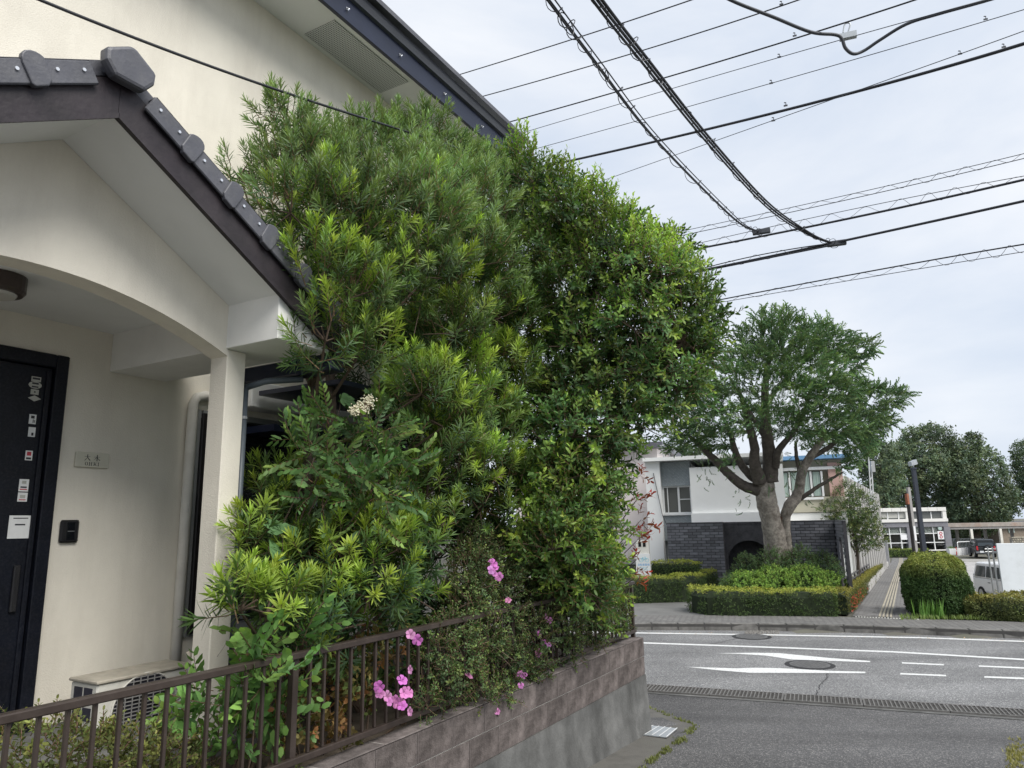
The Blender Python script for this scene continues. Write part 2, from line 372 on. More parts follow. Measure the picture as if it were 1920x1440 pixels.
# ================================================================ the setting
WA = G(1660, 1155, .15)[:2]; AZ_W = R(28.1)
WD = np.array([math.sin(AZ_W), math.cos(AZ_W)]); WR = np.array([math.cos(AZ_W), -math.sin(AZ_W)])
def sstep(a, b, x):
    t = min(1, max(0, (x-a)/(b-a))); return t*t*(3-2*t)
def ramp_z(s): return max(-1.45, .15-.0285*max(0, s))
def zg(x, y):
    q = np.array([x, y])-WA; s = q@WD; r = q@WR
    d = x*SW[0]+y*SW[1]
    a = -.06 if d < 18 else ramp_z(s)-.10
    if d < 18: return -.06
    lot = -1.53*sstep(1.5, 5.5, s)+(1-sstep(1.5, 5.5, s))*.05
    k = sstep(.9, 1.9, r)
    return min(a*(1-k)+lot*k, .05)
GF = [G(1211, 1286, 0), G(1496, 1303, 0), G(1714, 1321, 0), G(1912, 1333, 0)]
d2 = GF[-1]-GF[0]; d2 /= np.linalg.norm(d2)
GL = lambda k: GF[0]+d2*k                      # the drain line
pd = np.array([d2[1], -d2[0], 0])              # from the drain towards the camera
def drain_t(p):                                # where the alley meets the drain
    o = GF[0]+pd*.43; a = np.array([[HU[0], -d2[0]], [HU[1], -d2[1]]]); r = (o-p*HN)[:2]
    return float(np.linalg.solve(a, r)[0])
def alley_z(t, p=2.9):
    te = drain_t(p); b = .20+(8-t)*.056
    return b*(1-sstep(te-2.6, te, t))
def GA(x, y):
    z = .2
    for _ in range(14):
        P = G(x, y, z); z = .5*z+.5*alley_z(P@HU, P@HN)
    return np.array([P[0], P[1], alley_z(P@HU, P@HN)])
def gpt(x, y):
    return np.array([x, y, zg(x, y)])

xs = np.unique(np.concatenate([np.linspace(-900, -60, 8), np.linspace(-60, -10, 14), np.linspace(-10, 60, 120), np.linspace(60, 120, 14), np.linspace(120, 1000, 8)]))
ys = np.unique(np.concatenate([np.linspace(-500, -20, 6), np.linspace(-20, 12, 10), np.linspace(12, 60, 90), np.linspace(60, 130, 30), np.linspace(130, 1600, 10)]))
mb = MB(); nx = len(xs)
mb.add([(x, y, zg(x, y)) for y in ys for x in xs], [(j*nx+i, j*nx+i+1, (j+1)*nx+i+1, (j+1)*nx+i) for j in range(len(ys)-1) for i in range(nx-1)])
M['ground'] = mat('ground_earth', (.13, .125, .105), .95, .25, .8, .3, 20, dirt=(.07, .085, .045), dirt_scale=.5, dirt_amt=.7)
struct(build(mb, 'ground', 'ground', smooth=True, flipup=True))

KB = [G(900, 1190, 0), G(1080, 1184, 0), G(1223, 1181.5, 0), G(1413, 1182.5, 0), G(1556, 1185, 0), G(1714, 1190, 0), G(1912, 1197.5, 0)]
d0 = (KB[-1]-KB[-3]); d0 /= np.linalg.norm(d0); KB += [KB[-1]+d0*k for k in (4, 10, 30)]
d1 = (KB[0]-KB[1]); d1 /= np.linalg.norm(d1); KB = [KB[0]+d1*k for k in (60, 25, 10)]+KB
far = [np.array([p[0], p[1], 0]) for p in KB]
near = [GL(-60), GL(60)]
mb = MB(); nn = len(far)
proj = [GL((p-GF[0])@d2) for p in far]
mb.add(far+proj, [(i, i+1, nn+i+1, nn+i) for i in range(nn-1)])
struct(build(mb, 'road', 'asphalt_street', flipup=True))

ts = [-30, -16, -10, -7, -5, -4, -3.2, -2.6, -2.2, -1.8, -1.4, -1.1, -.8, -.5, -.25, 0]
mb = MB(); ps = [12, 8, 5.5, 4.2, 3.5, 3.0, 2.6, 2.2, 1.5, .7, 0, -1, -2, -3.5, -5, -9, -14]
vsx = []
for t in ts:
    for p in ps:
        tt = t+drain_t(p); vsx.append(H(tt, p, alley_z(tt, p)+.002))
k = len(ps); mb.add(vsx, [(i*k+j, i*k+j+1, (i+1)*k+j+1, (i+1)*k+j) for i in range(len(ts)-1) for j in range(k-1)])
struct(build(mb, 'alley', 'asphalt_alley', flipup=True))

# sidewalk behind the kerb, walkway, parking lot
def brick_floor(name, c1, c2, mortar, w, h, rot, ms=.012):
    m, t, b = new_mat(name); N = t.nodes.new; K = t.links.new
    tc = N('ShaderNodeTexCoord'); mp = N('ShaderNodeMapping'); mp.inputs['Rotation'].default_value = (0, 0, rot); K(tc.outputs['Object'], mp.inputs['Vector'])
    br = N('ShaderNodeTexBrick'); br.inputs['Scale'].default_value = 1; br.inputs['Brick Width'].default_value = w; br.inputs['Row Height'].default_value = h; br.inputs['Mortar Size'].default_value = ms
    br.inputs['Color1'].default_value = (*c1, 1); br.inputs['Color2'].default_value = (*c2, 1); br.inputs['Mortar'].default_value = (*mortar, 1)
    K(mp.outputs['Vector'], br.inputs['Vector'])
    n = N('ShaderNodeTexNoise'); n.inputs['Scale'].default_value = 1.2; n.inputs['Detail'].default_value = 7; K(tc.outputs['Object'], n.inputs['Vector'])
    mr = N('ShaderNodeMapRange'); mr.inputs['To Min'].default_value = .65; mr.inputs['To Max'].default_value = 1.3; K(n.outputs['Fac'], mr.inputs['Value'])
    mu = N('ShaderNodeMix'); mu.data_type = 'RGBA'; mu.blend_type = 'MULTIPLY'; mu.inputs['Factor'].default_value = 1
    K(br.outputs['Color'], mu.inputs['A']); K(mr.outputs['Result'], mu.inputs['B']); K(mu.outputs['Result'], b.inputs['Base Color'])
    b.inputs['Roughness'].default_value = .9
    bp = N('ShaderNodeBump'); bp.inputs['Strength'].default_value = .4; bp.inputs['Distance'].default_value = .004; bp.invert = True
    K(br.outputs['Fac'], bp.inputs['Height']); K(bp.outputs['Normal'], b.inputs['Normal'])
    return m
M['sidewalk'] = brick_floor('sidewalk_pavers', (.15, .145, .14), (.19, .185, .175), (.07, .07, .068), .2, .1, R(62))
M['walkway'] = brick_floor('walkway_pavers', (.15, .147, .145), (.19, .185, .18), (.085, .083, .08), .2, .1, AZ_W)
M['lot_tiles'] = brick_floor('lot_blocks', (.34, .33, .32), (.40, .39, .38), (.24, .235, .23), .4, .2, R(20), .01)
mb = MB()
inn = []
for i, p in enumerate(far):
    t = far[min(i+1, nn-1)]-far[max(i-1, 0)]; t /= np.linalg.norm(t); nrm = np.array([-t[1], t[0], 0])
    if nrm@SW < 0: nrm = -nrm
    inn.append((p, nrm))
mb.add([p+n*.16+[0, 0, .15] for p, n in inn]+[p+n*1.55+[0, 0, .15] for p, n in inn], [(i, i+1, nn+i+1, nn+i) for i in range(nn-1)])
struct(build(mb, 'sidewalk', 'sidewalk', flipup=True))
ap = [G(1140, 1157, .146), G(1345, 1157, .146), G(1350, 1118, .146), G(1330, 1100, .146), G(1130, 1100, .146)]
mb = MB().quad(*ap); M['apron'] = mat('apron_asphalt', (.15, .15, .145), .9, .2, 1.2, .3, 60)
struct(build(mb, 'forecourt', 'apron', flipup=True))

# kerb stones, one by one
kroot = struct(build(MB().add([p+n*.01+[0, 0, .0] for p, n in inn]+[p+n*.15+[0, 0, .0] for p, n in inn]+[p+n*.012+[0, 0, .135] for p, n in inn]+[p+n*.148+[0, 0, .135] for p, n in inn],
        [(2*nn+i, 2*nn+i+1, 3*nn+i+1, 3*nn+i) for i in range(nn-1)]+[(i, i+1, 2*nn+i+1, 2*nn+i) for i in range(nn-1)]), 'kerb', 'paver_bed'))
seg = np.cumsum([0]+[np.linalg.norm(far[i+1]-far[i]) for i in range(nn-1)])
def kerb_at(s):
    i = int(min(max(np.searchsorted(seg, s)-1, 0), nn-2)); t = (s-seg[i])/(seg[i+1]-seg[i])
    return far[i]*(1-t)+far[i+1]*t, inn[i][1]
s0 = seg[5]-9; kst = None
for i in range(46):
    a, na = kerb_at(s0+i*.6+.004); b, nb = kerb_at(s0+i*.6+.585)
    if i == 0:
        base = a
    h = .155+rnd.uniform(-.004, .004)
    q = MB(); z0 = np.array([0, 0, -.05]); z1 = np.array([0, 0, h])
    q.hexa([a+z0, b+z0, b+nb*.16+z0, a+na*.16+z0, a+na*.018+z1, b+nb*.018+z1, b+nb*.16+z1, a+na*.16+z1])
    build(q, 'kerb_stone', 'kerb', kroot, bevel=.012)

# walkway
def wk(s, r, dz=0): 
    xy = WA+WD*s+WR*r; return np.array([xy[0], xy[1], ramp_z(s)+dz])
wl = lambda s: -.70-.08*s/63; wr = lambda s: .70+.5*s/63
ss = [-.35, 0, 2, 5, 10, 20, 30, 40, 50, 56, 64]
mb = MB(); mb.add([wk(s, wl(s), .004) for s in ss]+[wk(s, wr(s), .004) for s in ss], [(i, i+1, len(ss)+i+1, len(ss)+i) for i in range(len(ss)-1)])
walk = struct(build(mb, 'walkway', 'walkway', flipup=True))
pm = MB().box(P3, (-.096, -.046, 0), (.096, .046, .012), .004)
pme = build(pm, 'paver_master', 'paver', None, loc=(0, 0, 0)); pdata = pme.data; bpy.data.objects.remove(pme)
for i in range(37):
    s = -.3+i*.1
    for j in range(8):
        r = -.70+j*.2+(.1 if i % 2 else 0)
        if r > .64 or r < -.62 or (abs(r) < .26): continue
        P = wk(s, r, .001+rnd.uniform(0, .0025)); o = shared('paver', pdata, P, walk, (0, 0, -AZ_W))
# guiding strip on the walkway
tp = thing('tactile_strip', 'cream ribbed guiding strip running up the paved walkway', 'tactile paving', wk(0, 0))
for r in (-.12, -.04, .04, .12):
    q = MB()
    q.add([wk(s, r-.017, .022) for s in ss]+[wk(s, r+.017, .022) for s in ss]+[wk(s, r-.024, .0) for s in ss]+[wk(s, r+.024, .0) for s in ss],
          [(i, i+1, len(ss)+i+1, len(ss)+i) for i in range(len(ss)-1)]+[(2*len(ss)+i, 2*len(ss)+i+1, i+1, i) for i in range(len(ss)-1)]+[(len(ss)+i, len(ss)+i+1, 3*len(ss)+i+1, 3*len(ss)+i) for i in range(len(ss)-1)])
    build(q, 'rib', 'tactile', tp)
for i in range(22):
    c = wk(-.42, -.62+i*.062, .0); c[2] = .15
    build(MB().tube([c, c+UP*.012], [.022, .014], 8), 'stud', 'tactile_white', tp)

# parking lot
def lot(s, r, z=-1.45): xy = WA+WD*s+WR*r; return np.array([xy[0], xy[1], z])
struct(build(MB().quad(lot(5.6, 1.9), lot(5.6, 40), lot(62, 40), lot(62, 1.9)), 'parking_lot', 'lot_tiles', flipup=True))
q = MB()
for i in range(5): q.ribbon([lot(30+i*.0, 8+i*2.6, -1.444), lot(35, 8+i*2.6, -1.444)], .12)
struct(build(q, 'parking_bay_lines', 'paint', flipup=True))
q = MB().hexa([lot(57, 1.5, -1.5), lot(57, 26, -1.5), lot(57.2, 26, -1.5), lot(57.2, 1.5, -1.5), lot(57, 1.5, -1.27), lot(57, 26, -1.27), lot(57.2, 26, -1.27), lot(57.2, 1.5, -1.27)])
struct(build(q, 'lot_kerb', mat('pale_kerb', (.5, .49, .46), .9, .1, 3)))

# road markings (each a sheet a few millimetres above the road)
def lift(p, dz): p = np.array(p, float); p[2] += dz; return p
def ext(pts, a, b):
    p0 = pts[0]+(pts[0]-pts[1])/np.linalg.norm(pts[0]-pts[1])*a; p1 = pts[-1]+(pts[-1]-pts[-2])/np.linalg.norm(pts[-1]-pts[-2])*b
    return [p0]+pts+[p1]
def ribmark(name, px, w, e=(0, 0)):
    pts = [lift(G(*q, 0), .004) for q in px]
    if e != (0, 0): pts = ext(pts, *e)
    return struct(build(MB().ribbon(pts, w), name, 'paint', flipup=True))
ribmark('edge_line', [(1194, 1187), (1461, 1191), (1726, 1196), (1920, 1203)], .16, (25, 25))
ribmark('lane_line', [(1215, 1206), (1445, 1214), (1675, 1222.6), (1920, 1237)], .16, (25, 25))
def polymark(name, px):
    return struct(build(MB().quad(*[lift(G(*q, 0), .004) for q in px]), name, 'paint', flipup=True))
c5 = lambda x, y: (1160+x*.39583, 1020+y*.39583)
polymark('wedge_mark', [c5(460, 518), c5(640, 516), c5(760, 518), c5(1000, 541), c5(1192, 555), c5(1190, 561), c5(960, 553), c5(820, 548), c5(700, 530), c5(560, 521)])
polymark('wedge_mark', [c5(325, 583), c5(560, 590), c5(640, 587), c5(760, 589), c5(1000, 602), c5(1170, 606), c5(1168, 613), c5(940, 612), c5(620, 611), c5(480, 600)])
for a, b, c, d in (((1342, 561), (1540, 570), (1540, 576), (1342, 567)), ((1335, 612), (1550, 621), (1552, 628), (1333, 619)), ((1706, 576), (1920, 585), (1920, 592), (1706, 582)), ((1732, 627), (1920, 634), (1920, 642), (1732, 634))):
    polymark('dash_mark', [c5(*a), c5(*b), c5(*c), c5(*d)])
for k, (y0, y1) in enumerate(((576, 582), (627, 634))):
    a0 = G(*c5(1706 if k == 0 else 1732, y0), 0); a1 = G(*c5(1920, y0+9), 0); dv = (a1-a0)/np.linalg.norm(a1-a0)
    for j in (1, 2, 3): struct(build(MB().ribbon([lift(a0+dv*(j*2.6), .004), lift(a0+dv*(j*2.6+1.4), .004)], .13), 'dash_mark', 'paint', flipup=True))
# tar-filled cracks and manhole covers
M['lid_iron'] = mat('lid_iron', (.14, .14, .14), .6, .2, 20, metal=.2); M['tar'] = mat('crack_tar', (.028, .028, .03), .8, .2, 10)
def crack(px, w=.018):
    pts = [lift(G(*c5(*q), 0), .003) for q in px]; p2 = []
    for i in range(len(pts)-1):
        for k in range(6):
            p = pts[i]*(1-k/6)+pts[i+1]*k/6; p2.append(p+np.array([rnd.uniform(-.02, .02), rnd.uniform(-.02, .02), 0]))
    p2.append(pts[-1]); struct(build(MB().ribbon(p2, w), 'road_crack', 'tar', flipup=True))
crack([(990, 605), (988, 620), (985, 640), (966, 655), (955, 670), (948, 690), (935, 718)], .013); crack([(440, 474), (500, 462), (560, 448)], .02); crack([(210, 520), (300, 512), (440, 520)], .010); crack([(1100, 540), (1300, 548), (1600, 556)], .008); crack([(960, 590), (990, 603)], .014)
def manhole(cx, cy, rad, label):
    c = G(*c5(cx, cy), 0); r_ = thing('manhole_cover', label, 'manhole cover', c)
    build(MB().tube([c+UP*.001, c+UP*.007], [rad+.08, rad+.08], 36), 'surround', 'tar', r_)
    build(MB().tube([c+UP*.002, c+UP*.012], [rad, rad], 36), 'lid', 'lid_iron', r_)
    q = MB()
    for i in range(-4, 5):
        for j in range(-4, 5):
            x, y = i*rad/5, j*rad/5
            if x*x+y*y < (rad*.85)**2: q.box(lambda a, b, z: c+np.array([a, b, z]), (x-rad*.06, y-rad*.06, .011), (x+rad*.06, y+rad*.06, .017))
    stuff(build(q, 'lid_studs', 'lid_iron', r_))
manhole(905, 573, .33, 'round iron manhole cover between the two white wedge marks')
manhole(630, 440, .33, 'iron manhole cover beside the white edge line by the kerb')
# loose gravel patch by the far kerb
q = MB()
for i in range(260):
    a = G(*c5(rnd.uniform(600, 760), rnd.uniform(411, 428)), 0); s = rnd.uniform(.012, .03)
    q.add([a+[s, 0, 0], a+[-s, s*.3, 0], a+[0, -s, 0], a+[0, 0, s]], [(0, 1, 3), (1, 2, 3), (2, 0, 3)])
M['gravel'] = mat('gravel', (.20, .19, .175), .9, .3, 20)
g = stuff(build(q, 'gravel', 'gravel')); g['label'] = 'scatter of small brown stones on the road by the kerb'; g['category'] = 'gravel'

# drain grates across the alley mouth
for i in range(-3, 12):
    a = GL(i*1.0+.0); r_ = thing('drain_grate', 'rusty iron drain grate section across the alley mouth', 'drain grate', a, 'drain grates across the alley mouth')
    wid = .42
    fn = lambda x, y, z, a=a: a+d2*x+pd*y+UP*z
    build(MB().quad(fn(0, .0, .006), fn(1, .0, .006), fn(1, wid, .006), fn(0, wid, .006)), 'pit_shade_sheet', 'black_hole', r_, flipup=True)  # flat sheet over the paving, the drain's inner shade painted as near-black
    q = MB().box(fn, (.004, .0, .0), (.994, .025, .03)).box(fn, (.004, wid-.025, .0), (.994, wid, .03)).box(fn, (.004, .026, .0), (.03, wid-.026, .03)).box(fn, (.968, .026, .0), (.994, wid-.026, .03))
    build(q, 'frame', 'rust_iron', r_)
    q = MB()
    for k in range(1, 18): q.box(fn, (.03+k*.0525-.008, .026, .007), (.03+k*.0525+.008, wid-.026, .029))
    for k in range(1, 5): q.box(fn, (.031, .025+k*.077-.006, .008), (.967, .025+k*.077+.006, .027))
    stuff(build(q, 'bars', 'rust_iron', r_))
q = MB().ribbon([GL(-3)-pd*.06+UP*.003, GL(12)-pd*.06+UP*.003], .10).ribbon([GL(-3)+pd*.47+UP*.009, GL(12)+pd*.47+UP*.009], .09)
struct(build(q, 'drain_edging', 'concrete', flipup=True))

# cement apron at the foot of the wall with its basin cover
ap = [GA(1207, 1322), GA(1250, 1338), GA(1303, 1361), GA(1275, 1392), GA(1235, 1420), GA(1190, 1445), GA(1120, 1500), H(6.2, 2.93, alley_z(6.2)), H(8.0, 2.93, alley_z(8.0))]
struct(build(MB().quad(*[lift(p, .008) for p in ap]), 'cement_apron', 'cement_apron', flipup=True))
bc = [GA(1196, 1380), GA(1225, 1364), GA(1270, 1369), GA(1250, 1386)]
c0 = sum(bc)/4; r_ = thing('basin_cover', 'galvanised square basin cover on the cement apron by the wall', 'drain cover', c0)
q = MB().prism([lift(p, .012) for p in bc], UP*.008); build(q, 'plate', 'galv', r_)
for k in range(5):
    a = bc[0]*(1-k/4)+bc[3]*k/4; b = bc[1]*(1-k/4)+bc[2]*k/4
    build(MB().ribbon([lift(a, .026), lift(b, .026)], .012), 'bar', 'alu_white', r_)

# ================================================================ retaining wall and fence
WT0, WT1 = -2.0, 8.09
rw = thing('retaining_wall', 'low retaining wall of ribbed brown blocks on a grey concrete footing', 'wall', H(4, 3.05, .3))
q = MB()
n_ = 24
for i in range(n_):
    a = WT0+(WT1-WT0)*i/n_; b = WT0+(WT1-WT0)*(i+1)/n_
    q.hexa([H(a, 2.90, alley_z(a)-.25), H(b, 2.90, alley_z(b)-.25), H(b, 3.10, alley_z(b)-.25), H(a, 3.10, alley_z(a)-.25), H(a, 2.955, .79), H(b, 2.955, .79), H(b, 3.10, .79), H(a, 3.10, .79)])
q.box(H, (WT1-.20, 3.105, -.05), (WT1+.0, 7.5, .785))
build(q, 'footing', 'concrete', rw)
q = MB().box(H, (WT0, 2.975, .792), (WT1-.02, 3.09, 1.185)).box(H, (WT1-.10, 3.092, .792), (WT1-.02, 7.5, 1.185))
build(q, 'mortar', 'mortar', rw)
def block_mesh(L_):                      # ribbed face on the side y=0
    q = MB(); n = int(L_/.0175)*2; h = .183
    prof = []
    for i in range(n+1):
        x = L_*i/n; y = .0 if i % 2 else .011
        if i in (0, n): y = .004
        prof.append((x, y))
    poly = [(x, y, 0) for x, y in prof]+[(L_, .13, 0), (0, .13, 0)]
    return q.prism(poly, (0, 0, h))
bmst = build(block_mesh(.394), 'bm', 'block', None, loc=(0, 0, 0)); bdat = bmst.data; bpy.data.objects.remove(bmst)
rz = math.atan2(HU[1], HU[0])
for row, z in enumerate((.795, .990)):
    k = 0; t = WT1-.397-(0 if row == 0 else .2)
    while t > WT0:
        shared('block', bdat, H(t, 2.958+rnd.uniform(0, .002), z), rw, (0, 0, rz)); t -= .398
    if row == 1:
        e = shared('block', bdat, H(WT1-.2, 2.959, z), rw, (0, 0, rz)); e.scale = (.197/.394, 1, 1)
    for j in range(10):
        shared('block', bdat, H(WT1-.002, 3.095+.397*j+(.0 if row else .1), z), rw, (0, 0, rz+math.pi/2))
for j in range(20):
    t = WT1-.5*j
    build(MB().box(H, (t-.497, 2.962, 1.1765), (t, 3.10, 1.186), .003), 'coping', 'block', rw)
struct(build(MB().box(H, (-3, 3.105, .5), (WT1-.21, 9, 1.12)), 'garden_soil', 'soil'))

fn_ = thing('garden_fence', 'brown aluminium bar fence on top of the block wall', 'fence', H(4, 3.05, 1.19))
FP = 3.05
build(MB().box(H, (-1.5, FP-.028, 1.765), (8.075, FP+.022, 1.80), .005), 'top_rail', 'fence', fn_)
build(MB().box(H, (-1.5, FP-.020, 1.235), (8.075, FP+.015, 1.27), .004), 'bottom_rail', 'fence', fn_)
build(MB().box(H, (8.05, FP+.025, 1.765), (8.10, 7.4, 1.80), .005), 'top_rail', 'fence', fn_)
build(MB().box(H, (8.055, FP+.025, 1.235), (8.095, 7.4, 1.27), .004), 'bottom_rail', 'fence', fn_)
bm_ = build(MB().box(P3, (-.008, -.0105, 0), (.008, .0105, .495), .0025), 'b', 'fence', None, loc=(0, 0, 0)); bard = bm_.data; bpy.data.objects.remove(bm_)
t = -1.4; posts = [.55, 2.945, 5.30, 8.05]
while t < 8.05:
    if min(abs(t-x) for x in posts) > .04: shared('bar', bard, H(t, FP, 1.2705), fn_, (0, 0, rz))
    t += .1085
for j in range(34):
    shared('bar', bard, H(8.075, FP+.12+j*.1085, 1.2705), fn_, (0, 0, rz+math.pi/2))
for x in posts: build(MB().box(H, (x-.02, FP-.005, 1.10), (x+.02, FP+.04, 1.764), .004), 'post', 'fence', fn_)

# ================================================================ the house
house = thing('house', 'cream stucco two-storey house with tiled gabled porch', 'house', H(3, 5.4, 1.12))
WP = 5.29                                        # plane of the front wall
q = MB(); b = lambda t0, t1, z0, z1: q.box(H, (t0, WP, z0), (t1, WP+.16, z1))
DT0, DT1, DZ0, DZ1 = 1.62, 2.76, 1.10, 3.69
WW0, WW1, WZ0, WZ1 = 3.865, 5.75, 1.62, 3.46
b(-3, DT0, .9, 7.65); b(DT0, DT1, DZ1, 7.65); b(DT1, WW0, .9, 7.65); b(WW0, WW1, .9, WZ0); b(WW0, WW1, WZ1, 7.65); b(WW1, 8.0, .9, 7.65)
q.box(H, (7.84, WP+.16, .9), (8.0, 12.5, 7.65)); q.box(H, (-3, 12.5, .9), (8.0, 12.66, 7.65)); q.box(H, (-3, WP+.16, .9), (-2.84, 12.5, 7.65))
build(q, 'wall', 'stucco', house)
# eaves
q = MB().box(H, (-3.4, 4.70, 7.652), (8.5, WP+.1, 7.67)); build(q, 'soffit', 'soffit', house)
pa = G(575, 62, 7.65)@HU; pb = G(752, 158, 7.65)@HU
q = MB().box(H, (pa, 4.80, 7.643), (pb, 5.23, 7.651)); build(q, 'vent_panel', 'perf', house)
q = MB().box(H, (pa-3.2, 4.80, 7.643), (pa-2.0, 5.23, 7.651)); build(q, 'vent_panel', 'perf', house)
build(MB().box(H, (-3.4, 4.655, 7.60), (8.5, 4.699, 7.93), .004), 'fascia', 'navy_metal', house)
gp = [(4.654, 7.862), (4.615, 7.868), (4.592, 7.93), (4.592, 7.975), (4.604, 7.975), (4.608, 7.935), (4.625, 7.885), (4.654, 7.88)]
q = MB().prism([H(-3.4, p, z) for p, z in gp], HU*11.9); g = build(q, 'gutter', 'gutter', house)
for k in range(14):
    t = -3.0+.87*k
    build(MB().tube([H(t, 4.652, 7.72), H(t, 4.63, 7.705), H(t+.02, 4.628, 7.73), H(t, 4.652, 7.745)], .008, 6), 'gutter_hook', 'screw', house)
q = MB().prism([H(-3.5, 4.52, 7.99), H(-3.5, 4.52, 8.05), H(-3.5, 9.0, 10.05), H(-3.5, 9.0, 9.97)], HU*12.1).prism([H(-3.5, 9.002, 9.97), H(-3.5, 9.002, 10.05), H(-3.5, 13.4, 8.05), H(-3.5, 13.4, 7.99)], HU*12.1)
build(q, 'roof', 'tile', house)
q = MB().prism([H(7.84, WP+.01, 7.66), H(7.84, 9.0, 9.9), H(7.84, 12.6, 7.66)], HU*.15); build(q, 'gable_wall', 'stucco', house)
# porch: arch wall, column, boxed beam, ceiling
AP, BP_ = 3.97, 3.45                              # arch face and barge board planes
TA = 1.935                                        # porch axis
CT0, CT1 = 3.11, 3.262
def arch(t): return 3.862-.262*((t-TA)/1.175)**2
slope = .572
def gab(t): return 4.62-slope*abs(t-TA)
q = MB(); n = 24; f_, k_ = [], []
tl = [2*TA-CT0+(CT0-(2*TA-CT0))*i/n for i in range(n+1)]
vsx = []
for t in tl: vsx += [H(t, AP, arch(t)), H(t, AP, gab(t)), H(t, AP+.17, arch(t)), H(t, AP+.17, gab(t))]
fs = []
for i in range(n):
    a, c = 4*i, 4*i+4; fs += [(a, c, c+1, a+1), (a+2, a+3, c+3, c+2), (a, a+2, c+2, c), (a+1, c+1, c+3, a+3)]
fs += [(0, 1, 3, 2), (4*n, 4*n+2, 4*n+3, 4*n+1)]
q.add(vsx, fs); build(q, 'arch_wall', 'stucco', house)
q = MB().box(H, (CT0, AP, 1.0), (CT1, AP+.17, 3.648), .006)
build(q, 'porch_column', 'stucco', house)
build(MB().box(H, (2*TA-CT1, AP, 1.0), (2*TA-CT0, AP+.17, 3.648), .006), 'porch_column', 'stucco', house)
for s in (0, 1):
    a, c_ = (3.095, 3.56) if s == 0 else (2*TA-3.56, 2*TA-3.095)
    build(MB().box(H, (a, BP_+.035, 3.65), (c_, WP-.001, 3.962), .003), 'porch_beam', 'white_board', house)
build(MB().box(H, (2*TA-3.094, AP+.171, 3.945), (3.094, WP-.001, 3.965)), 'porch_ceiling', 'soffit', house)
build(MB().box(H, (.4, AP-.1, 1.0), (3.5, WP, 1.19), .01), 'porch_floor', 'concrete', house)
# porch roof: soffits, slopes, barge boards, verge tiles, ridge
pr = build(MB().prism([H(TA, BP_+.02, 4.92), H(TA+1.72, BP_+.02, 4.92-slope*1.72), H(TA+1.72, BP_+.02, 4.83-slope*1.72), H(TA, BP_+.02, 4.83), H(TA-1.72, BP_+.02, 4.83-slope*1.72), H(TA-1.72, BP_+.02, 4.92-slope*1.72)], HN*1.83), 'porch_roof', 'tile', house)
for s in (1, -1):
    te = TA+s*1.19
    q = MB().hexa([H(TA, BP_+.035, 4.61), H(te, BP_+.035, 4.61-slope*1.19), H(te, AP-.002, 4.61-slope*1.19), H(TA, AP-.002, 4.61), H(TA, BP_+.035, 4.625), H(te, BP_+.035, 4.625-slope*1.19), H(te, AP-.002, 4.625-slope*1.19), H(TA, AP-.002, 4.625)])
    build(q, 'gable_soffit', 'soffit', house)
    tb = TA+s*1.70
    lo, hi = 4.585, 4.815
    q = MB().prism([H(TA+s*.001, BP_, lo), H(tb, BP_, lo-slope*1.70), H(tb, BP_, hi-slope*1.70), H(TA+s*.001, BP_, hi)], HN*.033)
    build(q, 'barge_board', 'dark_wood', pr)
    q = MB().prism([H(TA+s*.001, BP_-.012, lo-.012), H(tb, BP_-.012, lo-.012-slope*1.70), H(tb, BP_-.012, lo+.018-slope*1.70), H(TA+s*.001, BP_-.012, lo+.018)], HN*.0115)
    build(q, 'barge_trim', 'dark_wood', pr)
    # verge tiles: a plate hanging over the board with a rolled lap at the lower end
    L_ = .335; ct = math.cos(math.atan(slope)); st = math.sin(math.atan(slope))
    for k in range(5):
        d0_ = .16+k*L_; lift_ = .018
        def vt(x, y, z, s=s, d0_=d0_):            # x down the slope, y out of the board, z square to the slope
            dd = d0_+x; return H(TA+s*(dd*ct+z*st), BP_-y, 4.80-dd*st+z*ct)
        q = MB().box(vt, (0, .012, -.035), (L_-.05, .032, .085), .008)
        q.box(vt, (0, -.34, .06), (L_-.05, .0115, .085))
        o = build(q, 'verge_tile', 'tile', pr)
        prof = [(-.035, .085), (-.02, .102), (.0, .114), (.022, .120), (.045, .118), (.064, .106), (.076, .088), (.080, .06), (.078, -.035), (.066, -.048), (.0, -.045), (-.03, -.02)]
        q = MB().prism([vt(L_-.055+x, .010, z) for x, z in prof], vt(0, .045, 0)-vt(0, .010, 0))
        q.prism([vt(L_-.055+x, -.33, z-.012) for x, z in prof[:7]]+[vt(L_-.055+.07, -.33, .06), vt(L_-.055-.03, -.33, .06)], vt(0, .0095, 0)-vt(0, -.33, 0))
        build(q, 'tile_lap', 'tile', o, bevel=.007)
        for xx in (.06, .20):
            c_ = vt(xx, .036, .035); build(MB().disc(c_, -HN, .009, .008, 10), 'tile_screw', 'screw', o)
    for k in range(5):                               # field tiles behind the verge
        for j in range(4):
            d0_ = .16+k*L_
            def vt2(x, y, z, s=s, d0_=d0_):
                dd = d0_+x; return H(TA+s*(dd*ct+z*st), BP_-y, 4.80-dd*st+z*ct)
            y1 = -.345-j*.3
            q = MB().box(vt2, (0, y1-.295, .055), (L_+.03, y1, .08), .004); build(q, 'roof_tile', 'tile', pr)
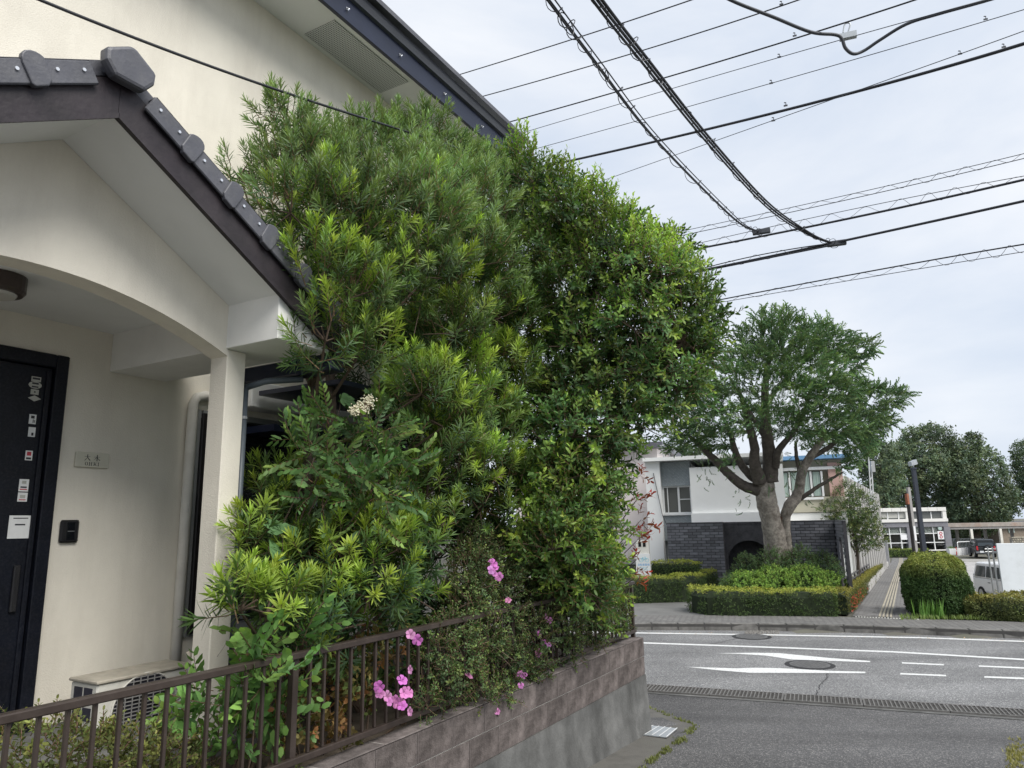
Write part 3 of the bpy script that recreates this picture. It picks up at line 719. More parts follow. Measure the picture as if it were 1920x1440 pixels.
# ridge tiles and the flat end tile
for k in range(5):
    y0 = BP_-.012+k*.345
    pts = [(TA+.10*math.cos(a), 4.835+.095*math.sin(a)) for a in np.linspace(-.5, math.pi+.5, 12)]
    build(MB().prism([H(t, y0, z) for t, z in pts], HN*.325), 'ridge_tile', 'tile', pr, bevel=.008)
hexp = [(-.082, 4.748), (-.134, 4.815), (-.138, 4.872), (-.125, 4.890), (-.02, 4.958), (.0, 4.962), (.02, 4.958), (.125, 4.890), (.138, 4.872), (.134, 4.815), (.082, 4.748)]
build(MB().prism([H(TA+t, BP_-.09, z) for t, z in hexp], HN*.075), 'ridge_end_tile', 'tile', pr, bevel=.02)
# entrance door
dr = build(MB().box(H, (DT0+.09, WP-.03, DZ0), (DT1-.09, WP+.03, DZ1-.10), .003), 'door', 'door', house)
q = MB().box(H, (DT0, WP-.075, DZ0), (DT0+.085, WP+.10, DZ1), .006).box(H, (DT1-.085, WP-.075, DZ0), (DT1, WP+.10, DZ1), .006).box(H, (DT0+.086, WP-.074, DZ1-.095), (DT1-.086, WP+.10, DZ1-.001), .006)
build(q, 'door_frame', 'door', dr)
for k in range(5):
    t = DT0+.13+k*.115
    build(MB().box(H, (t, WP-.058, DZ0+.25), (t+.07, WP-.031, DZ1-.42), .012), 'door_moulding', 'door', dr)
build(MB().box(H, (DT1-.128, WP-.05, DZ0+.02), (DT1-.095, WP-.031, DZ1-.12), .006), 'door_moulding', 'door', dr)
build(MB().box(H, (DT1-.20, WP-.055, 1.95), (DT1-.16, WP-.031, 2.25), .006), 'door_handle_plate', 'black_plastic', dr)
dp = WP-.0325
def stick(x, y, w, h, m, kind='r', marks=()):
    t, z = tz(x, y, dp)
    if kind == 'o': poly = [(w/2*math.cos(a), h/2*math.sin(a)) for a in np.linspace(0, 2*math.pi, 18)[:-1]]
    elif kind == 'd': poly = [(-w/2, 0), (0, -h/2), (w/2, 0), (0, h/2)]
    else: poly = [(-w/2, -h/2), (w/2, -h/2), (w/2, h/2), (-w/2, h/2)]
    o = build(MB().prism([H(t+a, dp, z+c_) for a, c_ in poly], -HN*.0012), 'sticker', m, dr)
    for mx, my, mw, mh, mm in marks:
        build(MB().prism([H(t+mx*w+a*mw*w, dp-.0014, z+my*h+c_*mh*h) for a, c_ in ((-.5, -.5), (.5, -.5), (.5, .5), (-.5, .5))], -HN*.0006), 'print', mm, o)
stick(68, 711, .062, .034, 'sticker_dim', marks=[(0, .1, .8, .4, 'ink')])
stick(66, 722, .085, .050, 'sticker_dim', 'o', [(0, .22, .5, .25, 'ink'), (0, -.25, .5, .2, 'ink')])
stick(65, 735, .052, .036, 'sticker_dim', marks=[(0, 0, .2, .3, 'ink')])
stick(64.5, 747, .085, .042, 'sticker_dim', 'd')
stick(61, 786, .045, .066, 'sticker', marks=[(0, .22, .5, .3, 'ink'), (.1, -.2, .12, .35, 'ink'), (.3, -.2, .1, .3, 'ink')])
stick(59.5, 810, .045, .066, 'sticker', marks=[(.1, -.22, .3, .3, 'ink')])
stick(54, 854, .045, .066, 'sticker', marks=[(0, .18, .6, .4, 'red_ink'), (0, -.3, .7, .2, 'ink')])
stick(44.5, 910, .060, .082, 'sticker', marks=[(0, .25, .45, .25, 'sticker_dim'), (0, -.15, .65, .12, 'ink'), (0, -.33, .75, .08, 'red_ink')])
stick(42, 932, .060, .060, 'sticker', marks=[(0, .05, .55, .35, 'sticker_dim'), (0, -.3, .7, .1, 'red_ink')])
stick(37, 988, .140, .150, 'sticker', marks=[(0, .38, .65, .04, 'ink'), (0, .1, .45, .06, 'ink')])
# side window with a dark shutter, and its surroundings
wn = build(MB().box(H, (WW0+.03, WP+.07, WZ0+.03), (WW1-.03, WP+.085, WZ1-.03)), 'window', 'glass_dark', house)
q = MB().box(H, (WW0, WP-.03, WZ0), (WW0+.03, WP+.12, WZ1)).box(H, (WW1-.05, WP-.03, WZ0), (WW1, WP+.12, WZ1)).box(H, (WW0+.051, WP-.03, WZ0), (WW1-.051, WP+.12, WZ0+.05)).box(H, (WW0+.051, WP-.03, WZ1-.05), (WW1-.051, WP+.12, WZ1))
build(q, 'window_frame', 'alu', wn)
q = MB().box(H, (WW0+.031, WP-.06, WZ0+.02), (WW0+.35, WP-.032, WZ1-.03), .004); build(q, 'shutter', 'black_wood', wn)
build(MB().box(H, (WW0+.4, WP-.20, WZ1+.06), (WW1+.5, WP-.002, WZ1+.30), .01), 'shutter_box', 'white_board', house)
build(MB().box(H, (4.35, WP-.40, 3.30), (7.2, WP-.003, 3.36)).box(H, (4.3, WP-1.2, 3.62), (7.5, WP-.25, 3.66)), 'dark_canopy', 'navy_metal', house)
# cream duct up the wall beside the window
q = MB().tube([H(3.80, WP-.045, 1.2), H(3.80, WP-.045, 3.50), H(3.83, WP-.045, 3.555), H(3.90, WP-.045, 3.58), H(4.5, WP-.045, 3.58)], .042, 10)
build(q, 'pipe_duct', 'pvc_cream', house, smooth=True)
# dark downpipe behind the column with its gutter arm
q = MB().tube([H(3.31, AP+.05, 1.12), H(3.31, AP+.05, 3.42)], .022, 10).tube([H(3.31, AP+.05, 3.42), H(3.40, AP-.05, 3.47), H(3.6, AP-.2, 3.50)], .022, 10)
dpipe = build(q, 'downpipe', 'pvc_grey', house, smooth=True)
for z in (3.2, 2.05): build(MB().tube([H(3.31, AP+.05, z), H(3.31, AP+.05, z+.02)], .027, 10), 'pipe_clip', 'alu', dpipe)
build(MB().box(H, (3.562, BP_+.02, 3.53), (3.70, 4.70, 3.648), .01), 'porch_gutter', 'navy_metal', house)

# things on the front wall
c_ = H(3.02, WP, 2.97); t0, z1 = tz(140, 846, WP); t1, z0 = tz(200, 877, WP)
npz = thing('name_plate', 'pale stone name plate with black characters on the porch wall', 'name plate', c_)
z1_, z0_ = 3.028, 2.918; t0_, t1_ = 2.897, 3.142
build(MB().box(H, (t0_, WP-.022, z0_), (t1_, WP-.001, z1_), .004), 'plate', 'plate', npz)
pl = lambda x, y: H((t0_+t1_)/2+x, WP-.0225, (z0_+z1_)/2+y)
q = MB()
def stroke(pts): q.prism([pl(*p) for p in pts], -HN*.0012)
ox = -.040
stroke([(ox-.021, .021), (ox+.019, .023), (ox+.021, .025), (ox-.021, .0235)])                       # 大
stroke([(ox-.003, .038), (ox+.003, .038), (ox+.001, .018), (ox-.008, .004), (ox-.022, -.006), (ox-.022, -.008), (ox-.010, .000), (ox-.003, .014)])
stroke([(ox+.0015, .021), (ox+.010, .008), (ox+.024, -.003), (ox+.017, -.006), (ox+.006, .005), (ox-.001, .018)])
ox = .030
stroke([(ox-.022, .021), (ox+.020, .023), (ox+.022, .025), (ox-.022, .0235)])                       # 木
stroke([(ox-.0025, .039), (ox+.003, .039), (ox+.003, -.008), (ox-.0025, -.006)])
stroke([(ox-.002, .022), (ox-.010, .010), (ox-.024, -.001), (ox-.023, .0), (ox-.011, .014), (ox-.003, .0225)])
stroke([(ox+.002, .0215), (ox+.010, .010), (ox+.025, .001), (ox+.018, -.002), (ox+.007, .009), (ox+.001, .0205)])
yb, yt = -.041, -.017
pts_o = [(-.044+.0105*math.cos(a), -.029+.0125*math.sin(a)) for a in np.linspace(0, 2*math.pi, 17)]
pts_i = [(-.044+.0065*math.cos(a), -.029+.0110*math.sin(a)) for a in np.linspace(0, 2*math.pi, 17)]
for i in range(16): stroke([pts_o[i], pts_o[i+1], pts_i[i+1], pts_i[i]])
def bar(x0, x1, y0, y1): stroke([(x0, y0), (x1, y0), (x1, y1), (x0, y1)])
for x in (-.022, -.006): bar(x-.002, x+.002, yb, yt); bar(x-.005, x+.005, yb-.0005, yb+.0015); bar(x-.005, x+.005, yt-.0015, yt+.0005)
bar(-.022, -.006, -.030, -.028)
x = .012; bar(x-.002, x+.002, yb, yt); bar(x-.005, x+.005, yb-.0005, yb+.0015); bar(x-.005, x+.005, yt-.0015, yt+.0005)
stroke([(x+.002, -.031), (x+.014, yt), (x+.017, yt), (x+.003, -.033)]); stroke([(x+.005, -.030), (x+.014, yb), (x+.019, yb), (x+.008, -.027)])
x = .043; bar(x-.002, x+.002, yb, yt); bar(x-.005, x+.005, yb-.0005, yb+.0015); bar(x-.005, x+.005, yt-.0015, yt+.0005)
build(q, 'lettering', 'ink', npz)
ic = thing('intercom', 'black intercom with a lens window on the wall beside the door', 'intercom', H(2.905, WP, 2.46))
build(MB().box(H, (2.84, WP-.03, 2.385), (2.97, WP-.001, 2.542), .012), 'case', 'black_plastic', ic)
build(MB().box(H, (2.88, WP-.033, 2.405), (2.938, WP-.0302, 2.525), .003), 'lens_window', 'lens', ic)
build(MB().box(H, (2.886, WP-.0345, 2.462), (2.932, WP-.0332, 2.466)), 'indicator', 'alu', ic)
lc = H(tz(-8, 545, 4.6)[0], 4.6, 3.945)
lm = thing('porch_lamp', 'round brown ceiling lamp under the porch arch', 'lamp', lc-UP*.12)
build(MB().tube([lc-UP*.001, lc-UP*.09, lc-UP*.11], [.15, .15, .135], 28), 'lamp_body', 'lamp_brown', lm, smooth=False)
build(MB().tube([lc-UP*.108, lc-UP*.125], [.11, .10], 28), 'lamp_shade', 'lamp_glass', lm)

# air conditioner
ac = thing('air_conditioner', 'weathered cream outdoor air conditioner unit beside the porch column', 'air conditioner', H(3.2, 4.85, 1.12))
a0, a1, p0, p1, z0, z1 = 2.875, 3.56, 4.72, 5.02, 1.0, 1.52
build(MB().box(H, (a0, p0, 1.0+.12), (a1, p1, z1-.02), .012), 'case', 'ac_body', ac)
build(MB().box(H, (a0-.012, p0-.015, z1-.022), (a1+.012, p1+.012, z1), .006), 'top_cover', 'ac_top', ac)
for x in (a0+.06, a1-.14): build(MB().box(H, (x, p0-.03, 1.10), (x+.08, p1+.03, 1.122)), 'foot', 'black_plastic', ac)
fc = (a0+.33, 1.285); build(MB().disc(H(fc[0], p0-.002, fc[1]), HN, .225, .006, 40), 'fan_opening', 'ac_dark', ac)
q = MB()
for k in range(-9, 10):
    z = k*.0235; w = math.sqrt(max(.0, .228**2-z*z))
    if w > .02: q.box(H, (fc[0]-w, p0-.018, fc[1]+z-.0026), (fc[0]+w, p0-.008, fc[1]+z+.0026))
for k in range(-4, 5):
    x = k*.05; w = math.sqrt(max(0, .228**2-x*x)); q.box(H, (fc[0]+x-.003, p0-.024, fc[1]-w), (fc[0]+x+.003, p0-.0185, fc[1]+w))
M['grille'] = mat('grille_grey', (.24, .235, .23), .5, .1, 8); stuff(build(q, 'fan_grille', 'grille', ac))
pts = [H(fc[0]+.230*math.cos(a), p0-.008, fc[1]+.230*math.sin(a)) for a in np.linspace(0, 2*math.pi, 41)]
build(MB().tube(pts, .006, 8, cap=False), 'grille_ring', 'ac_body', ac, smooth=True)
fanb = MB()
for k in range(3):
    a = k*2.094
    P = lambda r_, a_, o: H(fc[0]+r_*math.cos(a_), p0-.0055-o, fc[1]+r_*math.sin(a_))
    fanb.add([P(.04, a, .0), P(.21, a-.35, 0), P(.21, a+.5, .002), P(.04, a+.6, .002)], [(0, 1, 2, 3)])
build(fanb, 'fan_blade', 'black_plastic', ac)
for i in range(3):
    for j in range(2):                         # openings in the side panel
        build(MB().box(H, (a0-.004, p0+.05+j*.11, z1-.13-i*.12), (a0-.0005, p0+.14+j*.11, z1-.04-i*.12-.01)), 'side_opening', 'ac_dark', ac)
build(MB().box(H, (a1-.10, p0-.02, 1.2), (a1-.01, p0-.001, 1.45), .008), 'valve_cover', 'ac_body', ac)
# ================================================================ across the street: hall with brick court
M['white_wall'] = mat('white_wall', (.86, .87, .86), .8, .03, 1.2, .08, 40, dirt=(.62, .62, .6), dirt_scale=.8, dirt_amt=.25)
M['mosaic'] = brick_floor('mosaic_tile', (.27, .31, .33), (.34, .38, .40), (.20, .22, .23), .05, .05, 0, .006)
_n = M['mosaic'].node_tree.nodes
for x in _n:
    if x.type == 'MAPPING': x.inputs['Rotation'].default_value = (R(90), 0, AZ_S)
M['beige_panel'] = mat('beige_panel', (.46, .44, .35), .8, .05, 2)
M['curtain'] = mat('curtain', (.52, .62, .58), .9, .08, 3)
M['pink_panel'] = mat('pink_panel', (.58, .38, .34), .8, .06, 3)
M['blue_roof'] = mat('blue_roof', (.15, .30, .50), .6, .08, 3)
M['grey_rib'] = mat('grey_rib', (.33, .32, .31), .7, .12, 3)
M['screen_dark'] = mat('screen_dark', (.12, .12, .115), .8, .15, 2); M['cafe_white'] = mat('cafe_panel', (.70, .69, .66), .7, .05, 2); M['blossom_wall'] = mat('pale_pink_wall', (.66, .60, .58), .85, .05, 2)
def sbox(q, l0, l1, d0, d1, z0, z1, bev=0): return q.box(S, (l0, d0, z0), (l1, d1, z1), bev)
FD = 27.0
def L_(x, y=960, d=FD): return lz(x, y, d)[0]
def Z_(x, y, d=FD): return lz(x, y, d)[1]
wb = thing('white_hall', 'white two-storey hall with a grey tiled window bay behind the brick court', 'building', S(L_(1350), FD+3, -1))
lA, lB, lC, lE = L_(1216), L_(1243), L_(1299), L_(1475)
zT, zBay = Z_(1270, 866), Z_(1270, 872)
zw1, zw0, zb0 = Z_(1272, 911), Z_(1275, 963), Z_(1275, 982)
q = MB(); sbox(q, lA, lB, FD-.25, FD+8, -1.3, zT+.02); sbox(q, lC, lE, FD-.25, FD+8, -1.3, zT-.25); sbox(q, lB, lC, FD+.35, FD+7.9, -1.3, zT-.05)
sbox(q, lC-.02, lE+.1, FD-.40, FD-.26, zb0-.0, zb0+.35)
build(q, 'wall', 'white_wall', wb)
build(sbox(MB(), lA-.05, lE+.05, FD-.45, FD+8.1, zT+.03, zT+.16), 'parapet', 'white_wall', wb)
build(sbox(MB(), lB+.003, lC-.003, FD, FD+.34, zw1+.002, zT+.01), 'tile_panel', 'mosaic', wb)
build(sbox(MB(), lB+.003, lC-.003, FD, FD+.34, zb0-.6, zw0-.06), 'tile_panel', 'mosaic', wb)
w = build(sbox(MB(), lB+.05, lC-.05, FD+.14, FD+.16, zw0, zw1), 'window', 'glass_grey', wb)
fr = MB(); wl_ = lC-lB
for l0, l1, z0, z1 in ((lB+.004, lB+.07, zw0, zw1), (lC-.07, lC-.004, zw0, zw1), (lB+.071, lC-.071, zw0, zw0+.05), (lB+.071, lC-.071, zw1-.05, zw1), (lB+.18, lB+.21, zw0+.051, zw1-.051), (lB+wl_*.52, lB+wl_*.52+.07, zw0+.051, zw1-.051)):
    sbox(fr, l0, l1, FD+.08, FD+.135, z0, z1)
sbox(fr, lB+wl_*.52+.072, lC-.072, FD+.09, FD+.13, (zw0+zw1)/2, (zw0+zw1)/2+.03)
build(fr, 'window_frame', 'alu_white', w)
build(sbox(MB(), lB-.02, lC+.0, FD-.06, FD+.1, zw0-.058, zw0-.004), 'window_sill', 'alu_white', w)
q = MB().tube([S(lA+.3, FD-.28, zT-.4), S(lA+.55, FD-.29, zb0+.3), S(lA+.95, FD-.3, zb0-.7)], .012, 5); build(q, 'drop_cable', 'wire', wb)
q = MB()
for k in range(3): q.tube([S(lA+.55+k*.22, FD+1, zT+.16), S(lA+.45+k*.25, FD+1, zT+.75)], .016, 5)
q.tube([S(lA+.4, FD+1, zT+.74), S(lA+1.1, FD+1, zT+.78)], .016, 5); build(q, 'roof_aerial', 'alu', wb)

# beige wing with curtained windows behind the tree
BD = 29.5
bw = thing('beige_wing', 'beige building with curtained windows and blue roof behind the old tree', 'building', S(L_(1530, 960, BD), BD+3, -1.2))
l0, l1 = L_(1440, 960, BD), lz(1588, 960, BD)[0]
zr = Z_(1520, 872, BD); zw1, zw0 = Z_(1520, 884, BD), Z_(1520, 931, BD); zm = Z_(1500, 961, BD)
q = MB(); sbox(q, l0, l1, BD, BD+9, -1.4, zm-.02); build(q, 'wall', 'white_wall', bw)
q = MB(); sbox(q, l0, l1, BD-.05, BD+.2, zm, zw0-.02); build(q, 'band', 'beige_panel', bw)
q = MB(); sbox(q, l0, l1-.75, BD-.12, BD-.051, zw0-.12, zw0-.03); sbox(q, l0, l1, BD-.14, BD+.0, zw1+.05, zw1+.16); build(q, 'window_frame', 'alu_white', bw)
for k in range(5):
    a = l0+.15+k*(l1-.85-l0)/5; e = a+(l1-.85-l0)/5-.08
    w = build(sbox(MB(), a, e, BD+.02, BD+.04, zw0, zw1), 'window', 'glass_grey', bw)
    cu = MB(); n = 40; vsx = []
    for i in range(n+1):
        x = a+.03+(e-a-.06)*i/n; y = BD-.0-.008*math.sin(i*1.3)-.008*math.sin(i*2.9); vsx += [S(x, y, zw0+.02), S(x, y, zw1-.02)]
    cu.add(vsx, [(2*i, 2*i+2, 2*i+3, 2*i+1) for i in range(n)]); build(cu, 'curtain', 'curtain', w)
    build(sbox(MB(), e+.005, e+.075, BD-.06, BD+.05, zw0, zw1), 'mullion', 'alu_white', w)
build(sbox(MB(), l1-.5, l1-.02, BD-.04, BD+.1, zw0-.1, zw1+.3), 'pink_panel', 'pink_panel', bw)
q = MB(); sbox(q, l0, l1, BD+.25, BD+9, zm+.0, zr+.2); build(q, 'upper_wall', 'beige_panel', bw)
q = MB(); q.hexa([S(l0-.3, BD-.4, zr+.2), S(l1+.3, BD-.4, zr+.2), S(l1+.3, BD+9.3, zr+.3), S(l0-.3, BD+9.3, zr+.3), S(l0-.3, BD-.4, zr+.34), S(l1+.3, BD-.4, zr+.34), S(l1+.3, BD+9.3, zr+.8), S(l0-.3, BD+9.3, zr+.8)])
build(q, 'roof', 'blue_roof', bw)
# ribbed side screen running back along the walkway
c0 = S(*(lz(1580, 960, BD+1.2)[0], BD+1.2), 0); du = np.array([math.sin(R(29.2)), math.cos(R(29.2)), 0])
sc = thing('ribbed_screen', 'tall grey ribbed screen wall beside the handrail of the walkway', 'screen', c0+UP*-1.4)
zt = Z_(1590, 893, BD)
nrm_ = np.array([-du[1], du[0], 0])
q = MB(); q.hexa([c0+UP*-1.45, c0+du*26+UP*-1.5, c0+du*26+nrm_*.1+UP*-1.5, c0+nrm_*.1+UP*-1.45, c0+UP*zt, c0+du*26+UP*(zt-.2), c0+du*26+nrm_*.1+UP*(zt-.2), c0+nrm_*.1+UP*zt])
build(q, 'backing', 'screen_dark', sc)
for k in range(44):
    a = c0+du*(.2+k*.59)-nrm_*.22; build(MB().hexa([a+UP*-1.45, a+du*.16+UP*-1.45, a+du*.16+nrm_*.21+UP*-1.45, a+nrm_*.21+UP*-1.45, a+UP*(zt+.1), a+du*.16+UP*(zt+.1), a+du*.16+nrm_*.21+UP*(zt+.1), a+nrm_*.21+UP*(zt+.1)]), 'rib', 'cafe_white' if k % 3 == 0 else 'grey_rib', sc)
ae = thing('roof_mast', 'thin white lattice mast rising above the ribbed screen', 'mast', D(1634, 1000, 33))
for x0, x1, yt_ in ((1628, 1636, 848), (1634, 1641, 872)):
    build(MB().tube([D(x1, 990, 33), D(x0, yt_, 33)], .028, 6), 'tube', 'alu_white', ae)
for k in range(6):
    f = k/6; build(MB().tube([D(1636-8*f*.8, 960-70*f, 33), D(1640-5*f, 950-70*f, 33)], .014, 5), 'brace', 'alu_white', ae)
build(MB().box(lambda x, y, z: D(1637, 885, 33)+np.array([x, y, z]), (-.08, -.08, 0), (.08, .08, .5)), 'junction_box', 'alu', ae)

# brick court: left panel, recessed arch panel, right panel, wing wall
bc_ = thing('brick_court_wall', 'dark grey brick court wall with arched openings behind the hedges', 'wall', S(0, 25.6, 0))
BWD = 25.5
bl0, bl1, bl2, bl3 = lz(1252, 1020, BWD)[0], lz(1357, 1020, BWD)[0], lz(1482, 1020, BWD+.6)[0], lz(1570, 1020, BWD)[0]
zbt = 2.42; zbb = -.5
q = MB(); sbox(q, bl0, bl1, BWD+.012, BWD+.4, zbb, zbt-.004); sbox(q, bl2+.05, bl3, BWD+.012, BWD+.4, zbb, zbt-.004)
sbox(q, bl3+.002, bl3+.09, 24.7, BWD+.4, zbb, zbt-.004); sbox(q, bl3+.002, bl3+.09, 22.6, 22.95, zbb, zbt-.004); sbox(q, bl3+.002, bl3+.09, 22.95, 24.7, 1.86, zbt-.004)
build(q, 'core', 'brick_mortar', bc_)
aq = MB(); ac_l, ac_r, ac_z = lz(1404, 1020, BWD+.5)[0], .72, 1.10
pts = [(ac_l+ac_r*math.cos(a), ac_z+ac_r*math.sin(a)) for a in np.linspace(math.pi, 0, 17)]
vsx = []
for k, (x, z) in enumerate(pts):
    vsx += [S(x, BWD+.42, z), S(x, BWD+.42, zbt-.01), S(x, BWD+.7, z), S(x, BWD+.7, zbt-.01)]
fs = []
for i in range(16):
    a, c = 4*i, 4*i+4; fs += [(a, c, c+1, a+1), (a, a+2, c+2, c), (a+1, c+1, c+3, a+3), (a+2, a+3, c+3, c+2)]
aq.add(vsx, fs); sbox(aq, bl1-.3, ac_l-ac_r, BWD+.42, BWD+.7, zbb, zbt-.01); sbox(aq, ac_l+ac_r, bl2+.5, BWD+.42, BWD+.7, zbb, zbt-.01)
M['rough_dark'] = mat('rough_dark_render', (.065, .065, .072), .95, .3, 6, .9, 25)
build(aq, 'arch_panel', 'rough_dark', bc_)
q = MB(); sbox(q, bl0+.1, bl3, BWD+1.08, BWD+1.16, zbb, zbt-.06); sbox(q, bl0+.05, bl3, BWD-.0+.41, BWD+1.17, zbt-.052, zbt+.02) ; build(q, 'inner_wall', 'rough_dark', bc_)
for a, e, d0_, d1_ in ((bl0-.02, bl1+.01, BWD-.02, BWD+.405), (bl2+.03, bl3+.0, BWD-.02, BWD+.405)):
    build(sbox(MB(), a, e, d0_, d1_, zbt, zbt+.03), 'coping', 'brick', bc_)
build(sbox(MB(), bl3+.003, bl3+.10, 22.58, BWD+.405, zbt+.001, zbt+.031), 'coping', 'brick', bc_)
BL, BH, JT = .275, .083, .012
def brick_data(L__, along):
    q = MB(); q.box(lambda x, y, z: along(x, y, z), (0, 0, 0), (L__, .03, BH), .004)
    o = build(q, 'b', 'brick', None, loc=(0, 0, 0)); d = o.data; bpy.data.objects.remove(o); return d
fS = lambda x, y, z: x*SL+y*SW+z*UP
bf, bh = brick_data(BL, fS), brick_data(BL*.47, fS)
fW = lambda x, y, z: -x*SW+y*SL+z*UP
bs = brick_data(BL, fW)
rows = int((zbt-.2)/(BH+JT)); cnt = 0
restq = MB()
def lay(l0, l1, row, z):
    global cnt
    l = l0+.004-(0 if row % 2 else (BL+JT)/2)
    while l < l1-.01:
        a, e = max(l, l0+.004), min(l+BL, l1-.004)
        if e-a > .04:
            if cnt < 300 and e-a > BL-.02:
                shared('brick', bf, S(a, BWD-.018+rnd.uniform(-.002, .002), z), bc_); cnt += 1
            elif cnt < 300 and e-a > .08:
                o = shared('brick', bh, S(a, BWD-.018, z), bc_); o.scale = (1, 1, 1); cnt += 1
            else: sbox(restq, a, e, BWD-.018, BWD+.012, z, z+BH, .004)
        l += BL+JT
for row in range(rows):
    z = zbt-.006-(row+1)*(BH+JT)
    lay(bl0, bl1, row, z)
for row in range(rows):
    z = zbt-.006-(row+1)*(BH+JT)
    if row < 18: lay(bl2+.05, bl3, row, z)
for row in range(rows):                       # wing wall bricks, cut round its arch
    z = zbt-.006-(row+1)*(BH+JT); d_ = 22.62+(0 if row % 2 else .14)
    while d_ < BWD-.02:
        cz, cr_ = 1.0, .95; dm = d_+.14; inside = (z+BH < 1.95) and (abs(dm-23.82) < (.86 if z < cz else math.sqrt(max(0, .86**2*(1-((z-cz)/.98)**2)))))
        if not inside:
            e = min(d_+BL, BWD-.02)
            restq.box(S, (bl3-.016, d_, z), (bl3+.004, e, z+BH))
        d_ += BL+JT
stuff(build(restq, 'bricks', 'brick', bc_))
# low white step blocks by the left end of the hall
# far left: pale building, meter cabinet and the bicycle sign
pbd = thing('pale_house', 'pale pink house behind the bicycle sign at the end of the shrubs', 'building', S(L_(1190, 960, 31), 32, -1))
a, e = L_(1130, 960, 31), L_(1216, 960, 31)
build(sbox(MB(), a-4, e+.5, 31, 38, -1.4, 5.6), 'wall', 'blossom_wall', pbd)
build(sbox(MB(), a-4.3, e+.8, 30.6, 38.4, 5.61, 5.85), 'roof', 'tile', pbd)
w = build(sbox(MB(), e-1.3, e-.2, 30.94, 31.01, -.2, .75), 'window', 'glass_grey', pbd); build(sbox(MB(), e-1.45, e-.1, 30.80, 30.93, .76, .95), 'window_hood', 'alu', w)
w = build(sbox(MB(), e-2.0, e-1.55, 30.94, 31.01, 1.0, 2.5), 'window', 'glass_dark', pbd); build(sbox(MB(), e-2.05, e-1.5, 30.90, 30.935, .92, .99), 'window_sill', 'alu', w)
cbd = D(1205, 1012, 22.4); 
cb = thing('meter_cabinet', 'cream cabinet with two dark openings above the bicycle sign', 'cabinet', np.array([cbd[0], cbd[1], .2]))
fb = lambda x, y, z: np.array([cbd[0], cbd[1], 0])+SL*x+SW*y+UP*z
def zat(y, P): return EYE+ray(1205, y)[2]/np.linalg.norm(ray(1205, y)[:2])*np.linalg.norm(P[:2])
zc1, zc0, zs0 = zat(1013, cbd), zat(1037, cbd), zat(1078, cbd)
build(MB().box(fb, (-.22, 0, .1), (.17, .25, zc1), .01), 'case', 'pvc_cream', cb)
for x in (-.14, .0): build(MB().box(fb, (x, -.012, zc1-.20), (x+.085, -.001, zc1-.05)), 'opening', 'black_hole', cb)
q = MB().tube([fb(-.1, .1, zc1), fb(-.1, .1, zc1+.5)], .02, 6).tube([fb(.05, .1, zc1), fb(.05, .1, zc1+.55)], .02, 6).tube([fb(-.1, .1, zc1+.2), fb(0, .05, zc1+.12), fb(.12, .1, zc1+.3)], .012, 6); build(q, 'conduit', 'alu', cb)
bsn = thing('bicycle_sign', 'white board with a light blue bicycle and small blue lettering beside the hedge', 'sign', fb(0, -.05, .15))
M['sign_white'] = mat('sign_white', (.80, .81, .82), .5, .02, 3); M['sign_blue'] = mat('sign_blue', (.08, .38, .72), .5, .05, 5); M['sign_pale'] = mat('sign_pale_blue', (.30, .62, .72), .5, .05, 5)
zs1 = zc0-.02
build(MB().box(fb, (-.24, -.06, .25), (.20, -.02, zs1), .005), 'board', 'sign_white', bsn)
fg = lambda x, y, o=0: fb(x, -.0605-o, y)
q = MB(); zc = zs1-.17
for cx in (-.06, .11):
    ring = [fg(cx+.055*math.cos(a), zc+.055*math.sin(a)-.02, .003) for a in np.linspace(0, 2*math.pi, 21)]; q.tube(ring, .006, 5, cap=False)
for p_, r_ in (((-.06, -.02), (-.02, .05)), ((-.02, .05), (.07, .05)), ((.07, .05), (.11, -.02)), ((-.02, .05), (.02, -.02)), ((.02, -.02), (.07, .05)), ((-.06, -.02), (.02, -.02)), ((.07, .05), (.06, .09)), ((-.02, .05), (-.03, .08))):
    q.tube([fg(p_[0], zc+p_[1], .003), fg(r_[0], zc+r_[1], .003)], .006, 5)
build(q, 'bicycle_symbol', 'sign_pale', bsn)
text_mesh('自転車置場', .075, 'lettering', 'sign_blue', bsn, lambda x, y: SL*x+UP*y, fg(-.0, zs1-.335, .002))
for k in range(3): build(MB().box(fb, (-.12, -.063, zs1-.42-k*.035), (.12+rnd.uniform(-.03, .02), -.0605, zs1-.41-k*.035)), 'small_print', 'sign_pale', bsn)

# ================================================================ walkway handrail, low wall
hr = thing('walkway_handrail', 'dark handrail on posts along the hedge of the paved walkway', 'handrail', wk(1, -1.3))
M['rail_dark'] = mat('rail_dark', (.05, .047, .045), .5, .15, 6)
ra = G(1592, 1112, .25)
def rs(s, dz): return wk(s, -1.02-.08*s/63, dz)
for dz in (.74, .60): build(MB().tube([rs(s, dz) for s in (2, 3, 6, 10, 16, 24, 34, 44)], .024, 8), 'rail', 'rail_dark', hr)
for k in range(24):
    s = 2+k*1.8; a = rs(s, -.1)
    build(MB().tube([a, a+UP*.86], .03, 6), 'post', 'rail_dark', hr)
    if k < 12:
        for e in (.48, .95): build(MB().tube([rs(s+e, .3), rs(s+e, .60)], .014, 5), 'baluster', 'rail_dark', hr)
lw = thing('low_kerb_wall', 'low pale concrete kerb wall between the paved walkway and its hedge', 'kerb wall', wk(14, -1))
q = MB(); n = [9.5, 16, 24, 34, 45]
vsx = []
for s in n:
    e = wl(s)-.02; vsx += [wk(s, e, -.05), wk(s, e-.28, -.05), wk(s, e, .28), wk(s, e-.28, .28)]
fs = []
for i in range(len(n)-1):
    a, c = 4*i, 4*i+4; fs += [(a, c, c+2, a+2), (a+1, a+3, c+3, c+1), (a+2, c+2, c+3, a+3)]
